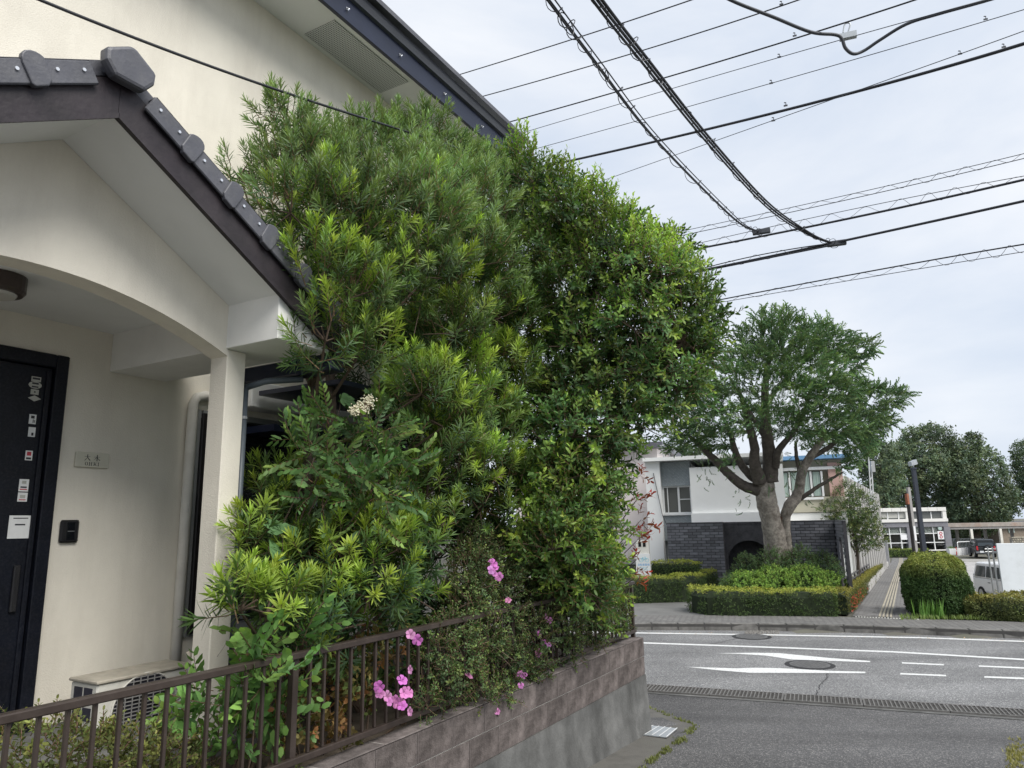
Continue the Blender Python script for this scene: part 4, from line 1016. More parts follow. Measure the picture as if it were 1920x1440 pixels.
fs += [(0, 2, 3, 1), (16, 17, 19, 18)]
q.add(vsx, fs); build(q, 'wall', mat('pale_concrete', (.40, .39, .37), .9, .1, 3), lw)
sb = thing('stone_pillar', 'grey stone pillar at the far end of the handrail', 'pillar', wk(45, -1.5))
q = MB(); a = wk(45, wl(45)-.55, 0); b2 = wk(45, wl(45)+.05, 0)
q.hexa([a+UP*-.2, b2+UP*-.2, b2+np.array([.3, .5, -.2]), a+np.array([.3, .5, -.2]), a+UP*1.9, b2+UP*1.9, b2+np.array([.3, .5, 1.9]), a+np.array([.3, .5, 1.9])]); build(q, 'shaft', mat('pillar_stone', (.26, .26, .27), .8, .1, 3), sb)
orsign = thing('orange_sign', 'small orange sign with a dark letter hung on the ribbed screen', 'sign', D(1642, 1012, 45))
P0 = D(1642.5, 1013, 44); fo = lambda x, y, z: P0+np.array([x, y, z])
M['orange'] = mat('orange_sign', (.75, .32, .03), .6, .08, 5)
build(MB().box(fo, (-.14, 0, -.32), (.14, .06, .32), .01), 'board', 'orange', orsign)
text_mesh('C', .34, 'lettering', 'ink', orsign, lambda x, y: np.array([x, 0, y]), fo(0, -.004, 0))
build(MB().tube([fo(0, .1, -2.6), fo(0, .1, .3)], .03, 6), 'post', 'alu', orsign)

# ================================================================ cafe, canopy, far things
M['cafe_white'] = mat('cafe_panel', (.70, .69, .66), .7, .05, 2); M['cafe_grey'] = mat('cafe_pillar', (.20, .20, .22), .8, .12, 2)
M['cafe_in'] = mat('cafe_inside', (.16, .155, .14), .9, .3, 1.5); M['cafe_blind'] = mat('cafe_blind', (.42, .42, .39), .8, .08, 2)
M['cafe_glass'] = glass_mat('cafe_glass', (.9, .95, .95), .02, .5, 1.0)
CD = 79.0
def cz_(x, y): P = E0+ray(x, y)*(CD/ray(x, y)[1]); return P[0], P[2]
cf = thing('cafe', 'low cafe with white upper storey and tall glazed front beyond the parking lot', 'building', np.array([cz_(1710, 1035)[0], CD, -1.5]))
X0, X1 = cz_(1640, 1000)[0], cz_(1777, 1000)[0]
zt = cz_(1710, 952)[1]; zp = cz_(1710, 959)[1]; zu = cz_(1710, 978)[1]; zl = cz_(1710, 984)[1]; z0 = cz_(1720, 1031)[1]
C3 = lambda x, y, z: np.array([x, y, z])
build(MB().box(C3, (X0-.2, CD+.3, -1.6), (X1+.0, CD+9, z0-.02)), 'plinth', 'cafe_grey', cf)
build(MB().box(C3, (X0, CD+8.6, z0), (X1, CD+8.9, zt-.1)).box(C3, (X0, CD+.4, z0), (X0+.25, CD+8.59, zt-.1)).box(C3, (X1-.25, CD+.4, z0), (X1, CD+8.59, zt-.1)), 'wall', 'cafe_in', cf)
n = 8
for k in range(n):
    a = X0+(X1-X0)*k/n; build(MB().box(C3, (a+.012, CD-.3, zp), (a+(X1-X0)/n-.012, CD-.16, zt), .01), 'parapet_panel', 'cafe_white', cf)
build(MB().box(C3, (X0-.1, CD-.15, zt-.12), (X1+.05, CD+9, zt-.05)), 'roof', 'cafe_white', cf)
build(MB().box(C3, (X0, CD-.32, zu-.05), (X1+.05, CD+.3, zu+.28), .01), 'band', 'cafe_white', cf)
build(MB().box(C3, (X0, CD-.2, zl-.25), (X1+.05, CD+.3, zu-.055), .01), 'lintel', 'cafe_grey', cf)
for xx in (X0+.0, X0+(X1-X0)*.44, X1-.42):
    build(MB().box(C3, (xx, CD-.25, zu+.29), (xx+.4, CD+.1, zp-.002)), 'upper_pier', 'cafe_white', cf)
    build(MB().box(C3, (xx-.05, CD-.22, z0-.5), (xx+.62, CD+.25, zl-.26)), 'pillar', 'cafe_grey', cf)
for k in range(6):
    a = X0+.4+k*(X1-X0-.8)/6; e = a+(X1-X0-.8)/6
    w = build(MB().box(C3, (a+.05, CD-.02, zu+.3), (e-.05, CD+.0, zp-.02)), 'window', 'glass_grey', cf)
    if k in (0, 1, 2): build(MB().box(C3, (a+.06, CD-.03, zu+.42), (e-.06, CD-.021, zp-.03)), 'blind', 'cafe_blind', w)
    build(MB().box(C3, (e-.05, CD-.08, zu+.29), (e+.05, CD+.05, zp-.01)), 'mullion', 'alu_white', w)
    g = build(MB().box(C3, (a+.05, CD-.02, z0+.05), (e-.05, CD+.0, zl-.27)), 'shop_window', 'cafe_glass', cf)
    build(MB().box(C3, (e-.045, CD-.08, z0+.0), (e+.045, CD+.05, zl-.26)), 'mullion', 'alu_white', g)
    for f in (.30, .70): build(MB().box(C3, (a+.05, CD-.07, z0+(zl-.27-z0)*f), (e-.05, CD+.04, z0+(zl-.27-z0)*f+.09)), 'transom', 'alu_white', g)
    build(MB().box(C3, (a+.06, CD+.06, zl-.9), (e-.06, CD+.08, zl-.28)), 'blind', 'cafe_blind', g)
build(MB().box(C3, (X0-.1, CD-.5, z0-.1), (X1, CD+.29, z0-.001)), 'step', 'cafe_white', cf)
for k in range(9):
    x = X0+1.2+k*(X1-X0-2.2)/9; tb = thing('cafe_table', 'small table seen through the glazed cafe front', 'table', (x, CD+1.6+(k % 2)*1.5, z0), 'tables inside the cafe')
    yy = CD+1.6+(k % 2)*1.5
    build(MB().box(C3, (x-.4, yy-.35, z0+.70), (x+.4, yy+.35, z0+.74)), 'table_top', 'black_wood', tb); build(MB().tube([(x, yy, z0), (x, yy, z0+.70)], .05, 8), 'leg', 'alu', tb)
    build(MB().box(C3, (x-.25, yy+.5, z0), (x+.25, yy+.9, z0+.45)).box(C3, (x-.25, yy+.86, z0+.451), (x+.25, yy+.92, z0+.95)), 'chair_back', 'cafe_in', tb)
def on_cafe(name, label, cat, x, y, w, h, m, dy=-.03):
    a, z = cz_(x, y); r_ = thing(name, label, cat, (a, CD+dy-.03, z-h/2)); return r_, a, z
r_, a, z = on_cafe('window_poster', 'white poster with red lettering on the cafe window', 'poster', 1763, 1003.5, .65, .85, 'sign_white', -.1)
build(MB().box(C3, (a-.33, CD-.14, z-.43), (a+.33, CD-.12, z+.43)), 'sheet', 'sign_white', r_)
for k in range(2): build(MB().tube([np.array([a+.14*math.cos(t), CD-.15, z+.20-.36*k+.13*math.sin(t)]) for t in np.linspace(0, 2*math.pi, 13)], .035, 5, cap=False), 'red_mark', 'red_ink', r_)
r_, a, z = on_cafe('round_emblem', 'round green and white emblem on the cafe glass above the poster', 'emblem', 1761, 990, .5, .4, 'sign_white', -.1)
M['emblem_green'] = mat('emblem_green', (.16, .36, .28), .5, .1, 5)
build(MB().disc((a, CD-.12, z), (0, 1, 0), .23, .02, 24), 'disc', 'emblem_green', r_)
build(MB().tube([np.array([a+.20*math.cos(t), CD-.135, z+.2*math.sin(t)]) for t in np.linspace(0, 2*math.pi, 21)], .02, 5, cap=False).box(C3, (a-.13, CD-.14, z-.04), (a+.13, CD-.131, z+.06)), 'white_mark', 'sign_white', r_)
r_, a, z = on_cafe('notice_board', 'pale rectangular notice in the cafe window behind the sign post', 'notice', 1695, 1007, .8, .55, 'sign_white', -.1)
build(MB().box(C3, (a-.42, CD-.14, z-.28), (a+.42, CD-.12, z+.28)), 'sheet', 'sign_white', r_)
r_, a, z = on_cafe('oval_sign', 'tall dark oval sign on the cafe door glass', 'sign', 1727, 1006, .3, .9, 'ink', -.1)
build(MB().add([np.array([a+.13*math.cos(t), CD-.13, z+.42*math.sin(t)]) for t in np.linspace(0, 2*math.pi, 25)[:-1]], [tuple(range(24))]), 'oval', 'ink', r_)
# cafe forecourt things
def at_lot(x, y, z=-1.4): return G(x, y, z)
for i, (x, y, lab) in enumerate(((1784.5, 1040, 'white flower box with a leaning panel at the cafe corner'),)):
    P = at_lot(x, y, -1.25); r_ = thing('planter_box', lab, 'planter', P)
    fp = lambda a, b, c, P=P: P+np.array([a, b, c]); build(MB().hexa([fp(-.3, -.25, 0), fp(.3, -.25, 0), fp(.3, .25, 0), fp(-.3, .25, 0), fp(-.36, -.3, .62), fp(.36, -.3, .62), fp(.36, .3, .62), fp(-.36, .3, .62)]), 'box', 'sign_white', r_)
    q = MB()
    for k in range(60):
        a = np.array([rnd.uniform(-.3, .3), rnd.uniform(-.2, .2), .6]); q.tube([P+a, P+a+np.array([rnd.uniform(-.1, .1), 0, rnd.uniform(.1, .35)])], [.02, .004], 3)
    M['plant_plain'] = mat('plant_green', (.10, .16, .05), .7, .3, 5); build(q, 'plants', 'plant_plain', r_)
P = at_lot(1794, 1040, -1.27); r_ = thing('traffic_cone', 'red traffic cone standing by the cafe planter', 'cone', P); M['cone_red'] = mat('cone_red', (.5, .04, .03), .5, .1, 5)
build(MB().box(lambda a, b, c: P+np.array([a, b, c]), (-.2, -.2, 0), (.2, .2, .04)), 'base', 'cone_red', r_); build(MB().tube([P+UP*.04, P+UP*.75], [.15, .03], 14), 'body', 'cone_red', r_); build(MB().tube([P+UP*.35, P+UP*.45], [.1, .08], 14), 'band', 'sign_white', r_)
P = at_lot(1798, 1042, -1.27); P2 = at_lot(1829, 1040, -1.27); r_ = thing('hoop_rail', 'white hoop rail in front of pale panels by the cafe', 'rail', P)
build(MB().tube([P, P+UP*1.25, P+UP*1.33+(P2-P)*.04, P2+UP*1.33-(P2-P)*.04, P2+UP*1.25, P2], .045, 8), 'hoop', 'alu_white', r_)
for k in range(3):
    a = P+(P2-P)*(.08+.31*k)+np.array([0, .4, 0]); b2 = P+(P2-P)*(.36+.31*k)+np.array([0, .4, 0]); pb_ = build(MB().hexa([a, b2, b2+[0, .05, 0], a+[0, .05, 0], a+[0, 0, .72], b2+[0, 0, .72], b2+[0, .05, .72], a+[0, .05, .72]]), 'panel', 'sign_white', r_)
# covered passage
KD = 82.0
def kz(x, y): P = E0+ray(x, y)*(KD/ray(x, y)[1]); return P[0], P[2]
cw = thing('covered_passage', 'covered passage with thin concrete roof and posts beside the cafe', 'shelter', np.array([kz(1850, 1040)[0], KD, -1.5]))
xa, xb = X1+.2, kz(2000, 1000)[0]; zr1, zr0 = kz(1850, 980)[1], kz(1850, 987)[1]
M['shed_roof'] = mat('shed_roof', (.34, .31, .28), .8, .2, 1.5, dirt=(.30, .14, .08), dirt_scale=.6, dirt_amt=.6)
build(MB().box(C3, (xa, KD-1.2, zr0), (xb, KD+2, zr1)), 'roof', 'shed_roof', cw); build(MB().box(C3, (xa, KD-1.1, zr0-.25), (xb, KD-.9, zr0-.003)), 'beam', 'grey_rib', cw)
for x in (1812, 1866, 1917):
    px = kz(x, 1010)[0]
    for y in (-1.0, 1.6): build(MB().box(C3, (px-.13, KD+y-.13, -1.5), (px+.13, KD+y+.13, zr0-.254)), 'post', 'pvc_cream' if y < 0 else 'grey_rib', cw)
rf = thing('metal_railing', 'grey metal railing under the covered passage', 'railing', np.array([kz(1830, 1030)[0], KD+2.4, -1.5]))
rx0, rx1 = X1+.3, kz(1873, 1000)[0]; zq = kz(1830, 1010)[1]
build(MB().box(C3, (rx0, KD+2.36, zq-.08), (rx1, KD+2.44, zq)), 'top_rail', 'galv', rf); build(MB().box(C3, (rx0, KD+2.36, -1.3), (rx1, KD+2.44, -1.22)), 'bottom_rail', 'galv', rf)
q0 = MB().box(C3, (-.025, -.02, -1.22), (.025, .02, zq-.081)); bb = build(q0, 'b', 'galv', None, loc=(0, 0, 0)); dd_ = bb.data; bpy.data.objects.remove(bb)
k = rx0+.1
while k < rx1: shared('bar', dd_, (k, KD+2.4, 0), rf); k += .16
swl = thing('stone_wall', 'pale rubble stone wall beyond the parked black car', 'wall', np.array([kz(1900, 1020)[0], KD-2, -1.5]))
M['rubble'] = mat('rubble', (.36, .33, .27), .9, .2, 3, .6, 20)
sx0, sx1 = kz(1874, 1000)[0], kz(2010, 1000)[0]; zs1_ = kz(1900, 1007)[1]
build(MB().box(C3, (sx0, KD-1.9, -1.6), (sx1, KD-1.5, zs1_-.1)), 'core', 'mortar', swl)
ms_ = vary_mat('stone', (.34, .31, .25), .6, 1.3)
z = -1.4; row = 0
while z < zs1_-.05:
    x = sx0+(row % 2)*.12
    while x < sx1 and x < sx0+7:
        w = rnd.uniform(.22, .4); build(MB().box(C3, (x, KD-1.96-rnd.uniform(0, .03), z), (x+w-.03, KD-1.85, z+.19), .03), 'stone', ms_, swl); x += w
    z += .215; row += 1
build(MB().box(C3, (sx0-.05, KD-2.0, zs1_-.03), (sx1, KD-1.45, zs1_+.05)), 'coping', 'rubble', swl)
fh = thing('distant_house', 'distant brown house seen under the passage roof', 'building', np.array([kz(1890, 1000)[0]*1.2, 100, -1.5]))
def fz(x, y, d=100): P = E0+ray(x, y)*(d/ray(x, y)[1]); return P[0], P[2]
a, e = fz(1872, 1000)[0], fz(1900, 1000)[0]; build(MB().box(C3, (a, 100, -1.6), (e+14, 108, fz(1885, 988)[1])), 'wall', mat('brown_wall', (.30, .25, .2), .9, .15, 2), fh); build(MB().prism([np.array([a-.5, 99.4, fz(1885, 988)[1]]), np.array([a-.5, 104, fz(1885, 978)[1]]), np.array([a-.5, 108.6, fz(1885, 988)[1]])], (16, 0, 0)), 'roof', 'tile', fh)
build(MB().box(C3, (fz(1891, 1000)[0], 99.9, fz(1890, 999)[1]), (fz(1902, 1000)[0], 99.99, fz(1890, 987)[1])), 'window', 'curtain', fh)

# lamp post and sign post
def post_at(x0, y0, x1, y1, dep): return D(x0, y0, dep), D(x1, y1, dep)
pt = D(1713, 880, 31); lpz = zg(pt[0], pt[1])
lp = thing('lamp_post', 'dark square lamp post with a small spotlight on top', 'lamp post', (pt[0], pt[1], lpz))
M['post_dark'] = mat('post_dark', (.028, .034, .048), .45, .12, 5)
build(MB().hexa([np.array([pt[0]+a*.10, pt[1]+b2*.10, lpz-.05]) for a, b2 in ((-1, -1), (1, -1), (1, 1), (-1, 1))]+[np.array([pt[0]+a*.07, pt[1]+b2*.07, pt[2]]) for a, b2 in ((-1, -1), (1, -1), (1, 1), (-1, 1))]), 'shaft', 'post_dark', lp)
build(MB().box(lambda a, b2, c: pt+np.array([a, b2, c]), (-.10, -.10, 0), (.10, .10, .08)), 'collar', 'post_dark', lp)
q = MB().hexa([pt+np.array(v) for v in ((-.12, -.14, .14), (.14, -.14, .22), (.14, .14, .22), (-.12, .14, .14), (-.14, -.14, .32), (.10, -.14, .42), (.10, .14, .42), (-.14, .14, .32))]); build(q, 'lamp_head', 'galv', lp)
build(MB().tube([pt+UP*.09, pt+np.array([0, 0, .2])], .03, 6), 'bracket', 'galv', lp)
pt2 = D(1701, 914, 32); z2 = zg(pt2[0], pt2[1])
sp_ = thing('sign_post', 'tall grey sign post with a white strip and rusty red top box', 'sign post', (pt2[0], pt2[1], z2))
f2 = lambda a, b2, c: np.array([pt2[0]+a, pt2[1]+b2, c])
build(MB().box(f2, (-.02, -.08, z2-.05), (.10, .08, pt2[2]), .01), 'shaft', 'grey_rib', sp_)
build(MB().box(f2, (-.10, -.06, z2-.05), (-.025, .06, pt2[2]-.45), .008), 'side_panel', 'black_wood', sp_)
M['rust_red'] = mat('rust_red', (.32, .12, .07), .8, .2, 6); build(MB().box(f2, (-.11, -.095, pt2[2]-.75), (-.022, .095, pt2[2]-.28), .01), 'top_box', 'rust_red', sp_)
zz = zat(990, pt2)-.1; build(MB().box(f2, (.0, -.105, zz-.62), (.09, -.081, zz+.0)), 'white_strip', 'sign_white', sp_)

# white hoarding with its two poles at the right
bd = thing('white_hoarding', 'large white blank board standing behind the loose olive shrub row', 'board', np.array([*G(1900, 1160, .1)[:2], .1])+SW*3.0)
P0 = D(1868, 1019, 21.0); fh_ = lambda x, y, z: np.array([P0[0], P0[1], 0])+np.array([1, -.12, 0])*x+np.array([.12, 1, 0])*y+UP*z
M['hoarding'] = mat('hoarding_white', (.72, .76, .79), .45, .03, 1, dirt=(.42, .44, .44), dirt_scale=2.5, dirt_amt=.3)
build(MB().box(fh_, (0, 0, -.2), (2.4, .05, P0[2]), .008), 'panel', 'hoarding', bd)
for x in (-.16, -.03):
    build(MB().tube([fh_(x-.04, .12, -.4), fh_(x-.04, .12, P0[2]-.1)], .024, 8), 'pole', 'alu', bd)
for z in (P0[2]-.16, P0[2]-.24): build(MB().tube([fh_(-.28, .12, z), fh_(.12, .12, z)], .018, 6), 'cross_bar', 'alu', bd)

# ---------------------------------------------------------------- vehicles
M['car_black'] = mat('car_black', (.012, .015, .018), .25, .1, 3, spec=.6); M['car_white'] = mat('car_white', (.74, .75, .76), .3, .02, 2, spec=.6)
M['car_glass'] = glass_mat('car_glass', (.03, .04, .045), .05, .8); M['tail_red'] = glass_mat('tail_red', (.5, .02, .03), .2, .6); M['tyre'] = mat('tyre', (.015, .015, .016), .85, .1, 10)
M['car_grey'] = mat('car_grey', (.16, .17, .18), .4, .08, 5)
def car_frame(P, az):
    fwd = np.array([math.sin(az), math.cos(az), 0]); rgt = np.array([math.cos(az), -math.sin(az), 0])
    return lambda x, y, z: P+rgt*x+fwd*y+UP*z
def loft(q, fn, secs):           # secs: list of (y, [(x,z)...]) rings
    n = len(secs[0][1]); vs_ = [fn(x, y, z) for y, rg in secs for x, z in rg]
    fs = [(i*n+j, i*n+(j+1) % n, (i+1)*n+(j+1) % n, (i+1)*n+j) for i in range(len(secs)-1) for j in range(n)]+[tuple(range(n-1, -1, -1)), tuple(range((len(secs)-1)*n, len(secs)*n))]
    return q.add(vs_, fs)
def wheel(fn, x, y, r_, root, w=.2):
    c = fn(x, y, r_); ax = fn(1, 0, 0)-fn(0, 0, 0); s = 1 if x > 0 else -1
    o = build(MB().tube([c-ax*w/2, c-ax*w/2*.8, c+ax*w/2*.8, c+ax*w/2], [r_*.94, r_, r_, r_*.94], 24), 'wheel', 'tyre', root)
    build(MB().tube([c+ax*s*(w/2+.002), c+ax*s*(w/2+.01)], [r_*.62, r_*.5], 20), 'rim', 'alu', o)
def ring(w, z0, z1, zt, wt, k=.0): return [(-w*.92, z0), (w*.92, z0), (w, z0+.15), (w, z1), (wt, zt-.06), (wt*.9, zt), (-wt*.9, zt), (-wt, zt-.06), (-w, z1), (-w, z0+.15)]
P = G(1851, 1046, -1.45); fn = car_frame(P, R(22))
sv = thing('black_offroad_car', 'black off-road car parked with its spare wheel facing out', 'car', P)
lo_ = MB(); loft(lo_, fn, [(0, ring(.84, .38, .95, 1.02, .80)), (.05, ring(.87, .33, 1.0, 1.08, .84)), (3.0, ring(.88, .33, 1.0, 1.08, .84)), (4.1, ring(.86, .38, .9, .98, .80)), (4.25, ring(.80, .42, .8, .9, .74))]); build(lo_, 'body', 'car_black', sv, bevel=.03)
cb_ = MB(); loft(cb_, fn, [(.03, ring(.83, 1.0, 1.06, 1.70, .70)), (.25, ring(.85, 1.0, 1.06, 1.78, .74)), (2.4, ring(.85, 1.0, 1.06, 1.78, .74)), (3.05, ring(.82, 1.0, 1.04, 1.14, .78))]); build(cb_, 'cabin', 'car_black', sv, bevel=.03)
build(MB().prism([fn(-.66, -.012, 1.14), fn(.66, -.012, 1.14), fn(.58, .05, 1.60), fn(-.58, .05, 1.60)], fn(0, .012, 0)-fn(0, 0, 0)), 'rear_window', 'car_glass', sv)
for s in (-1, 1):
    build(MB().prism([fn(s*.865, .3, 1.12), fn(s*.865, 2.3, 1.12), fn(s*.77, 2.1, 1.62), fn(s*.77, .35, 1.62)], fn(s*.01, 0, 0)-fn(0, 0, 0)), 'side_window', 'car_glass', sv)
    build(MB().box(fn, (s*.73-.075, -.03, .72), (s*.73+.075, .06, 1.12), .012), 'tail_light', 'tail_red', sv)
    for y in (.75, 3.35): wheel(fn, s*.78, y, .36, sv, .24)
o = build(MB().tube([fn(.18, -.02, .92), fn(.18, -.22, .92), fn(.18, -.24, .92)], [.35, .35, .30], 26), 'spare_wheel', 'tyre', sv)
build(MB().tube([fn(.18, -.241, .92), fn(.18, -.25, .92)], [.29, .27], 26), 'wheel_cover', 'car_black', o)
build(MB().box(fn, (-.88, -.14, .42), (.88, .04, .60), .03), 'bumper', 'car_grey', sv); build(MB().box(fn, (-.56, -.155, .50), (-.22, -.141, .67)), 'number_plate', 'sign_white', sv)
build(MB().box(fn, (-.2, -.03, .35), (.5, .3, .41)), 'exhaust_guard', 'car_grey', sv)
# white van, nose towards the street
Pv = G(1846, 1125, -1.45); az = R(180+7)
fn0 = car_frame(Pv, az); Pr = Pv+(Pv-fn0(.78, .75, 0)); fn = car_frame(Pr, az)      # its rear right wheel stands at Pv
vn = thing('white_van', 'white minivan with a grey door mirror parked behind the shrubs', 'van', Pr)
q = MB(); loft(q, fn, [(0, ring(.80, .35, .95, 1.02, .78)), (.06, ring(.84, .30, 1.0, 1.06, .82)), (3.5, ring(.84, .30, 1.0, 1.06, .82)), (4.25, ring(.82, .30, .86, .95, .74)), (4.42, ring(.72, .34, .70, .80, .6))]); build(q, 'body', 'car_white', vn, bevel=.04, smooth=False)
q = MB(); loft(q, fn, [(.04, ring(.81, 1.0, 1.05, 1.66, .66)), (.25, ring(.82, 1.0, 1.05, 1.76, .70)), (2.3, ring(.82, 1.0, 1.05, 1.78, .70)), (2.75, ring(.82, 1.0, 1.05, 1.70, .68)), (3.65, ring(.80, .98, 1.02, 1.08, .74))]); build(q, 'cabin', 'car_white', vn, bevel=.04)
build(MB().prism([fn(-.72, 3.62, 1.13), fn(.72, 3.62, 1.13), fn(.60, 2.80, 1.70), fn(-.60, 2.80, 1.70)], fn(0, .02, .03)-fn(0, 0, 0)), 'windscreen', 'car_glass', vn)
for s in (-1, 1):
    for ya, yb_, yc, yd in ((.25, 1.2, 1.15, .35), (1.3, 2.15, 2.1, 1.3), (2.25, 3.2, 2.6, 2.2)):
        build(MB().prism([fn(s*.832, ya, 1.10), fn(s*.832, yb_, 1.10), fn(s*.735, yc, 1.60), fn(s*.735, yd, 1.60)], fn(s*.012, 0, .0)-fn(0, 0, 0)), 'side_window', 'car_glass', vn)
    o = build(MB().box(fn, (s*.95-.10, 2.95, 1.03), (s*.95+.10, 3.08, 1.18), .04), 'door_mirror', 'car_grey', vn)
    build(MB().box(fn, (s*.845-.012, 1.45, .84), (s*.845+.012, 1.65, .88)), 'door_handle', 'car_grey', vn)
    for y in (.75, 3.5): wheel(fn, s*.78, y, .32, vn, .2)
    build(MB().box(fn, (s*.66-.1, 4.24, .66), (s*.66+.1, 4.40, .84), .03), 'headlight', 'lamp_glass', vn)
build(MB().box(fn, (-.7, 4.36, .34), (.7, 4.47, .56), .04), 'bumper', 'car_white', vn)

# ================================================================ overhead cables
def cable(name, label, px, r_, m='wire', ext_a=30, ext_b=30, group=None, n=10, root=None):
    """px: list of (x, y, depth); a smooth line through them, carried on past the picture at both ends"""
    K = [D(*q) for q in px]; pts = []
    T = np.linspace(0, 1, len(K))
    tt = np.linspace(0, 1, n*(len(K)-1)+1)
    A = np.array(K); deg = min(2, len(K)-1)
    cs = [np.polyfit(T, A[:, i], deg) for i in range(3)]
    pts = [np.array([np.polyval(c, t) for c in cs]) for t in tt]
    da = pts[0]-pts[1]; db = pts[-1]-pts[-2]
    if ext_a: pts = [pts[0]+da/np.linalg.norm(da)*ext_a]+pts
    if ext_b: pts = pts+[pts[-1]+db/np.linalg.norm(db)*ext_b]
    q = MB().tube(pts, r_, 6)
    return q, pts
def one_cable(label, px, r_, m='wire', ea=30, eb=30, clips=()):
    q, pts = cable('c', label, px, r_, m, ea, eb)
    P = pts[0]; root = thing('overhead_cable', label, 'cable', pts[len(pts)//2], 'overhead cables')
    build(q, 'line', m, root, smooth=True)
    for f in clips:
        c = D(*f); k = f[2]/1340*3.2*.6
        q = MB().box(lambda a, b2, z: c+SL*a+SW*b2+UP*z, (-.9*k*2, -.3*k, -.8*k), (.9*k*2, .3*k, .8*k))
        q.tube([c, c+UP*3*k+SL*.6*k], .35*k, 5).tube([c+UP*3*k+SL*.6*k, c+UP*3.4*k-SL*1.2*k], .5*k, 5)
        build(q, 'cable_clip', 'wire_grey', root)
    return root
one_cable('uppermost thin cable leaving the house eave across the sky', [(838, 147, 15.5), (1060, 78, 13), (1296, 0, 11)], .010, eb=14, ea=12)
one_cable('second thin cable below the uppermost one', [(878, 188, 15.5), (1180, 102, 12.8), (1497, 0, 10.5)], .010, eb=14, ea=12, clips=[(1465, 8, 10.7)])
one_cable('third cable from the eave rising to the hooked cable clamp', [(925, 237, 15.5), (1300, 130, 12.4), (1715, 0, 10)], .012, eb=14, ea=12, clips=[(1490, 67, 11.1)])
one_cable('fine cable with small clips under the thick hooked cable', [(1003, 242, 15.5), (1460, 108, 11.8), (1850, 0, 10)], .006, eb=14, ea=12, clips=[(1461, 107, 11.8)])
one_cable('fine clipped cable running between the hooked cable and the thick grey cable', [(1030, 272, 15.5), (1450, 155, 12), (1920, 18, 9.8)], .006, eb=14, ea=12, clips=[(1446, 156, 12), (1848, 36, 10.1)])
one_cable('thick grey cable running from the shrub top across the sky', [(1062, 303, 16), (1470, 207, 12.5), (1920, 82, 9.8)], .024, 'wire', eb=14, ea=12, clips=[(1473, 198, 12.5), (1882, 88, 10)])
one_cable('fine cable crossing the thick grey cable', [(1160, 328, 16), (1450, 226, 12.6), (1780, 108, 10.4), (1920, 58, 9.8)], .006, eb=14, ea=12, clips=[(1450, 226, 12.6), (1800, 101, 10.3)])
one_cable('plain black cable where the two wrapped bundles end', [(1325, 505, 17), (1565, 455, 15.4), (1920, 377, 13.2)], .026, eb=14, ea=12)
# hooked cable at the top right
hk = thing('hooked_cable', 'thick grey cable bent into a hook below its clamp', 'cable', D(1590, 70, 11))
pts = [D(*q) for q in ((1300, -40, 10.4), (1370, 0, 10.5), (1450, 32, 10.7), (1520, 60, 10.9), (1565, 65, 11), (1578, 72, 11), (1585, 90, 11), (1600, 101, 11), (1620, 95, 11), (1650, 75, 10.9), (1700, 45, 10.7), (1760, 26, 10.5), (1860, -2, 10.3), (1960, -35, 10.1))]
def smooth_pts(K, n=6):
    K = [np.asarray(k, float) for k in K]; out = []
    for i in range(len(K)-1):
        p0, p1, p2, p3 = K[max(i-1, 0)], K[i], K[i+1], K[min(i+2, len(K)-1)]
        for j in range(n):
            t = j/n; out.append(.5*((2*p1)+(-p0+p2)*t+(2*p0-5*p1+4*p2-p3)*t*t+(-p0+3*p1-3*p2+p3)*t**3))
    return out+[K[-1]]
build(MB().tube(smooth_pts(pts), .025, 8), 'line', 'wire_grey', hk, smooth=True)
c = D(1590, 68, 11); build(MB().box(lambda a, b2, z: c+SL*a+SW*b2+UP*z, (-.12, -.04, -.04), (.12, .04, .05)).tube(smooth_pts([c+UP*.05, c+UP*.2+SL*.05, c+UP*.22-SL*.02, c+UP*.08-SL*.06]), .012, 5), 'clamp', 'galv', hk)
# wrapped cables: a bearer, a slack cable and a lashing spiral
def wrapped(label, top, low, r1, r2, turns_px=46, ea=14, eb=14, zig=True):
    q1, p1 = cable('a', '', top, r1, ext_a=0, ext_b=0, n=40); q2, p2 = cable('b', '', low, r2, ext_a=0, ext_b=0, n=40)
    root = thing('wrapped_cable', label, 'cable', p1[len(p1)//2], 'wrapped overhead cables')
    def extend(p): 
        a = p[0]-p[1]; b2 = p[-1]-p[-2]; return [p[0]+a/np.linalg.norm(a)*ea]+p+[p[-1]+b2/np.linalg.norm(b2)*eb]
    build(MB().tube(extend(p1), r1, 6), 'bearer', 'wire', root, smooth=True); build(MB().tube(extend(p2), r2, 6), 'line', 'wire', root, smooth=True)
    n = len(p1); L__ = sum(np.linalg.norm(p1[i+1]-p1[i]) for i in range(n-1)); tn = L__/.55
    sp = []
    for i in range(int(tn*12)):
        f = i/(tn*12-1)*(n-1); k = min(int(f), n-2); a = p1[k]*(1-f+k)+p1[k+1]*(f-k); b2 = p2[k]*(1-f+k)+p2[k+1]*(f-k)
        c = (a+b2)/2; h = (a-b2)/2; sd = np.cross(p1[k+1]-p1[k], h); sd = sd/np.linalg.norm(sd)*(np.linalg.norm(h)*.8+.02); ph_ = i/12*2*math.pi+1.1*math.sin(i*.047)+.7*math.sin(i*.113+1); h = h*(1+.25*math.sin(i*.071))
        sp.append(c+h*1.15*math.cos(ph_)+sd*math.sin(ph_))
    build(MB().tube(sp, .0042, 4), 'lashing', 'wire', root)
wrapped('slack cable lashed in wide loops above the plain black cable', [(1285, 432, 17.3), (1600, 363, 15.4), (1920, 288, 13.6)], [(1285, 440, 17.3), (1600, 372, 15.4), (1920, 297, 13.6)], .007, .008)
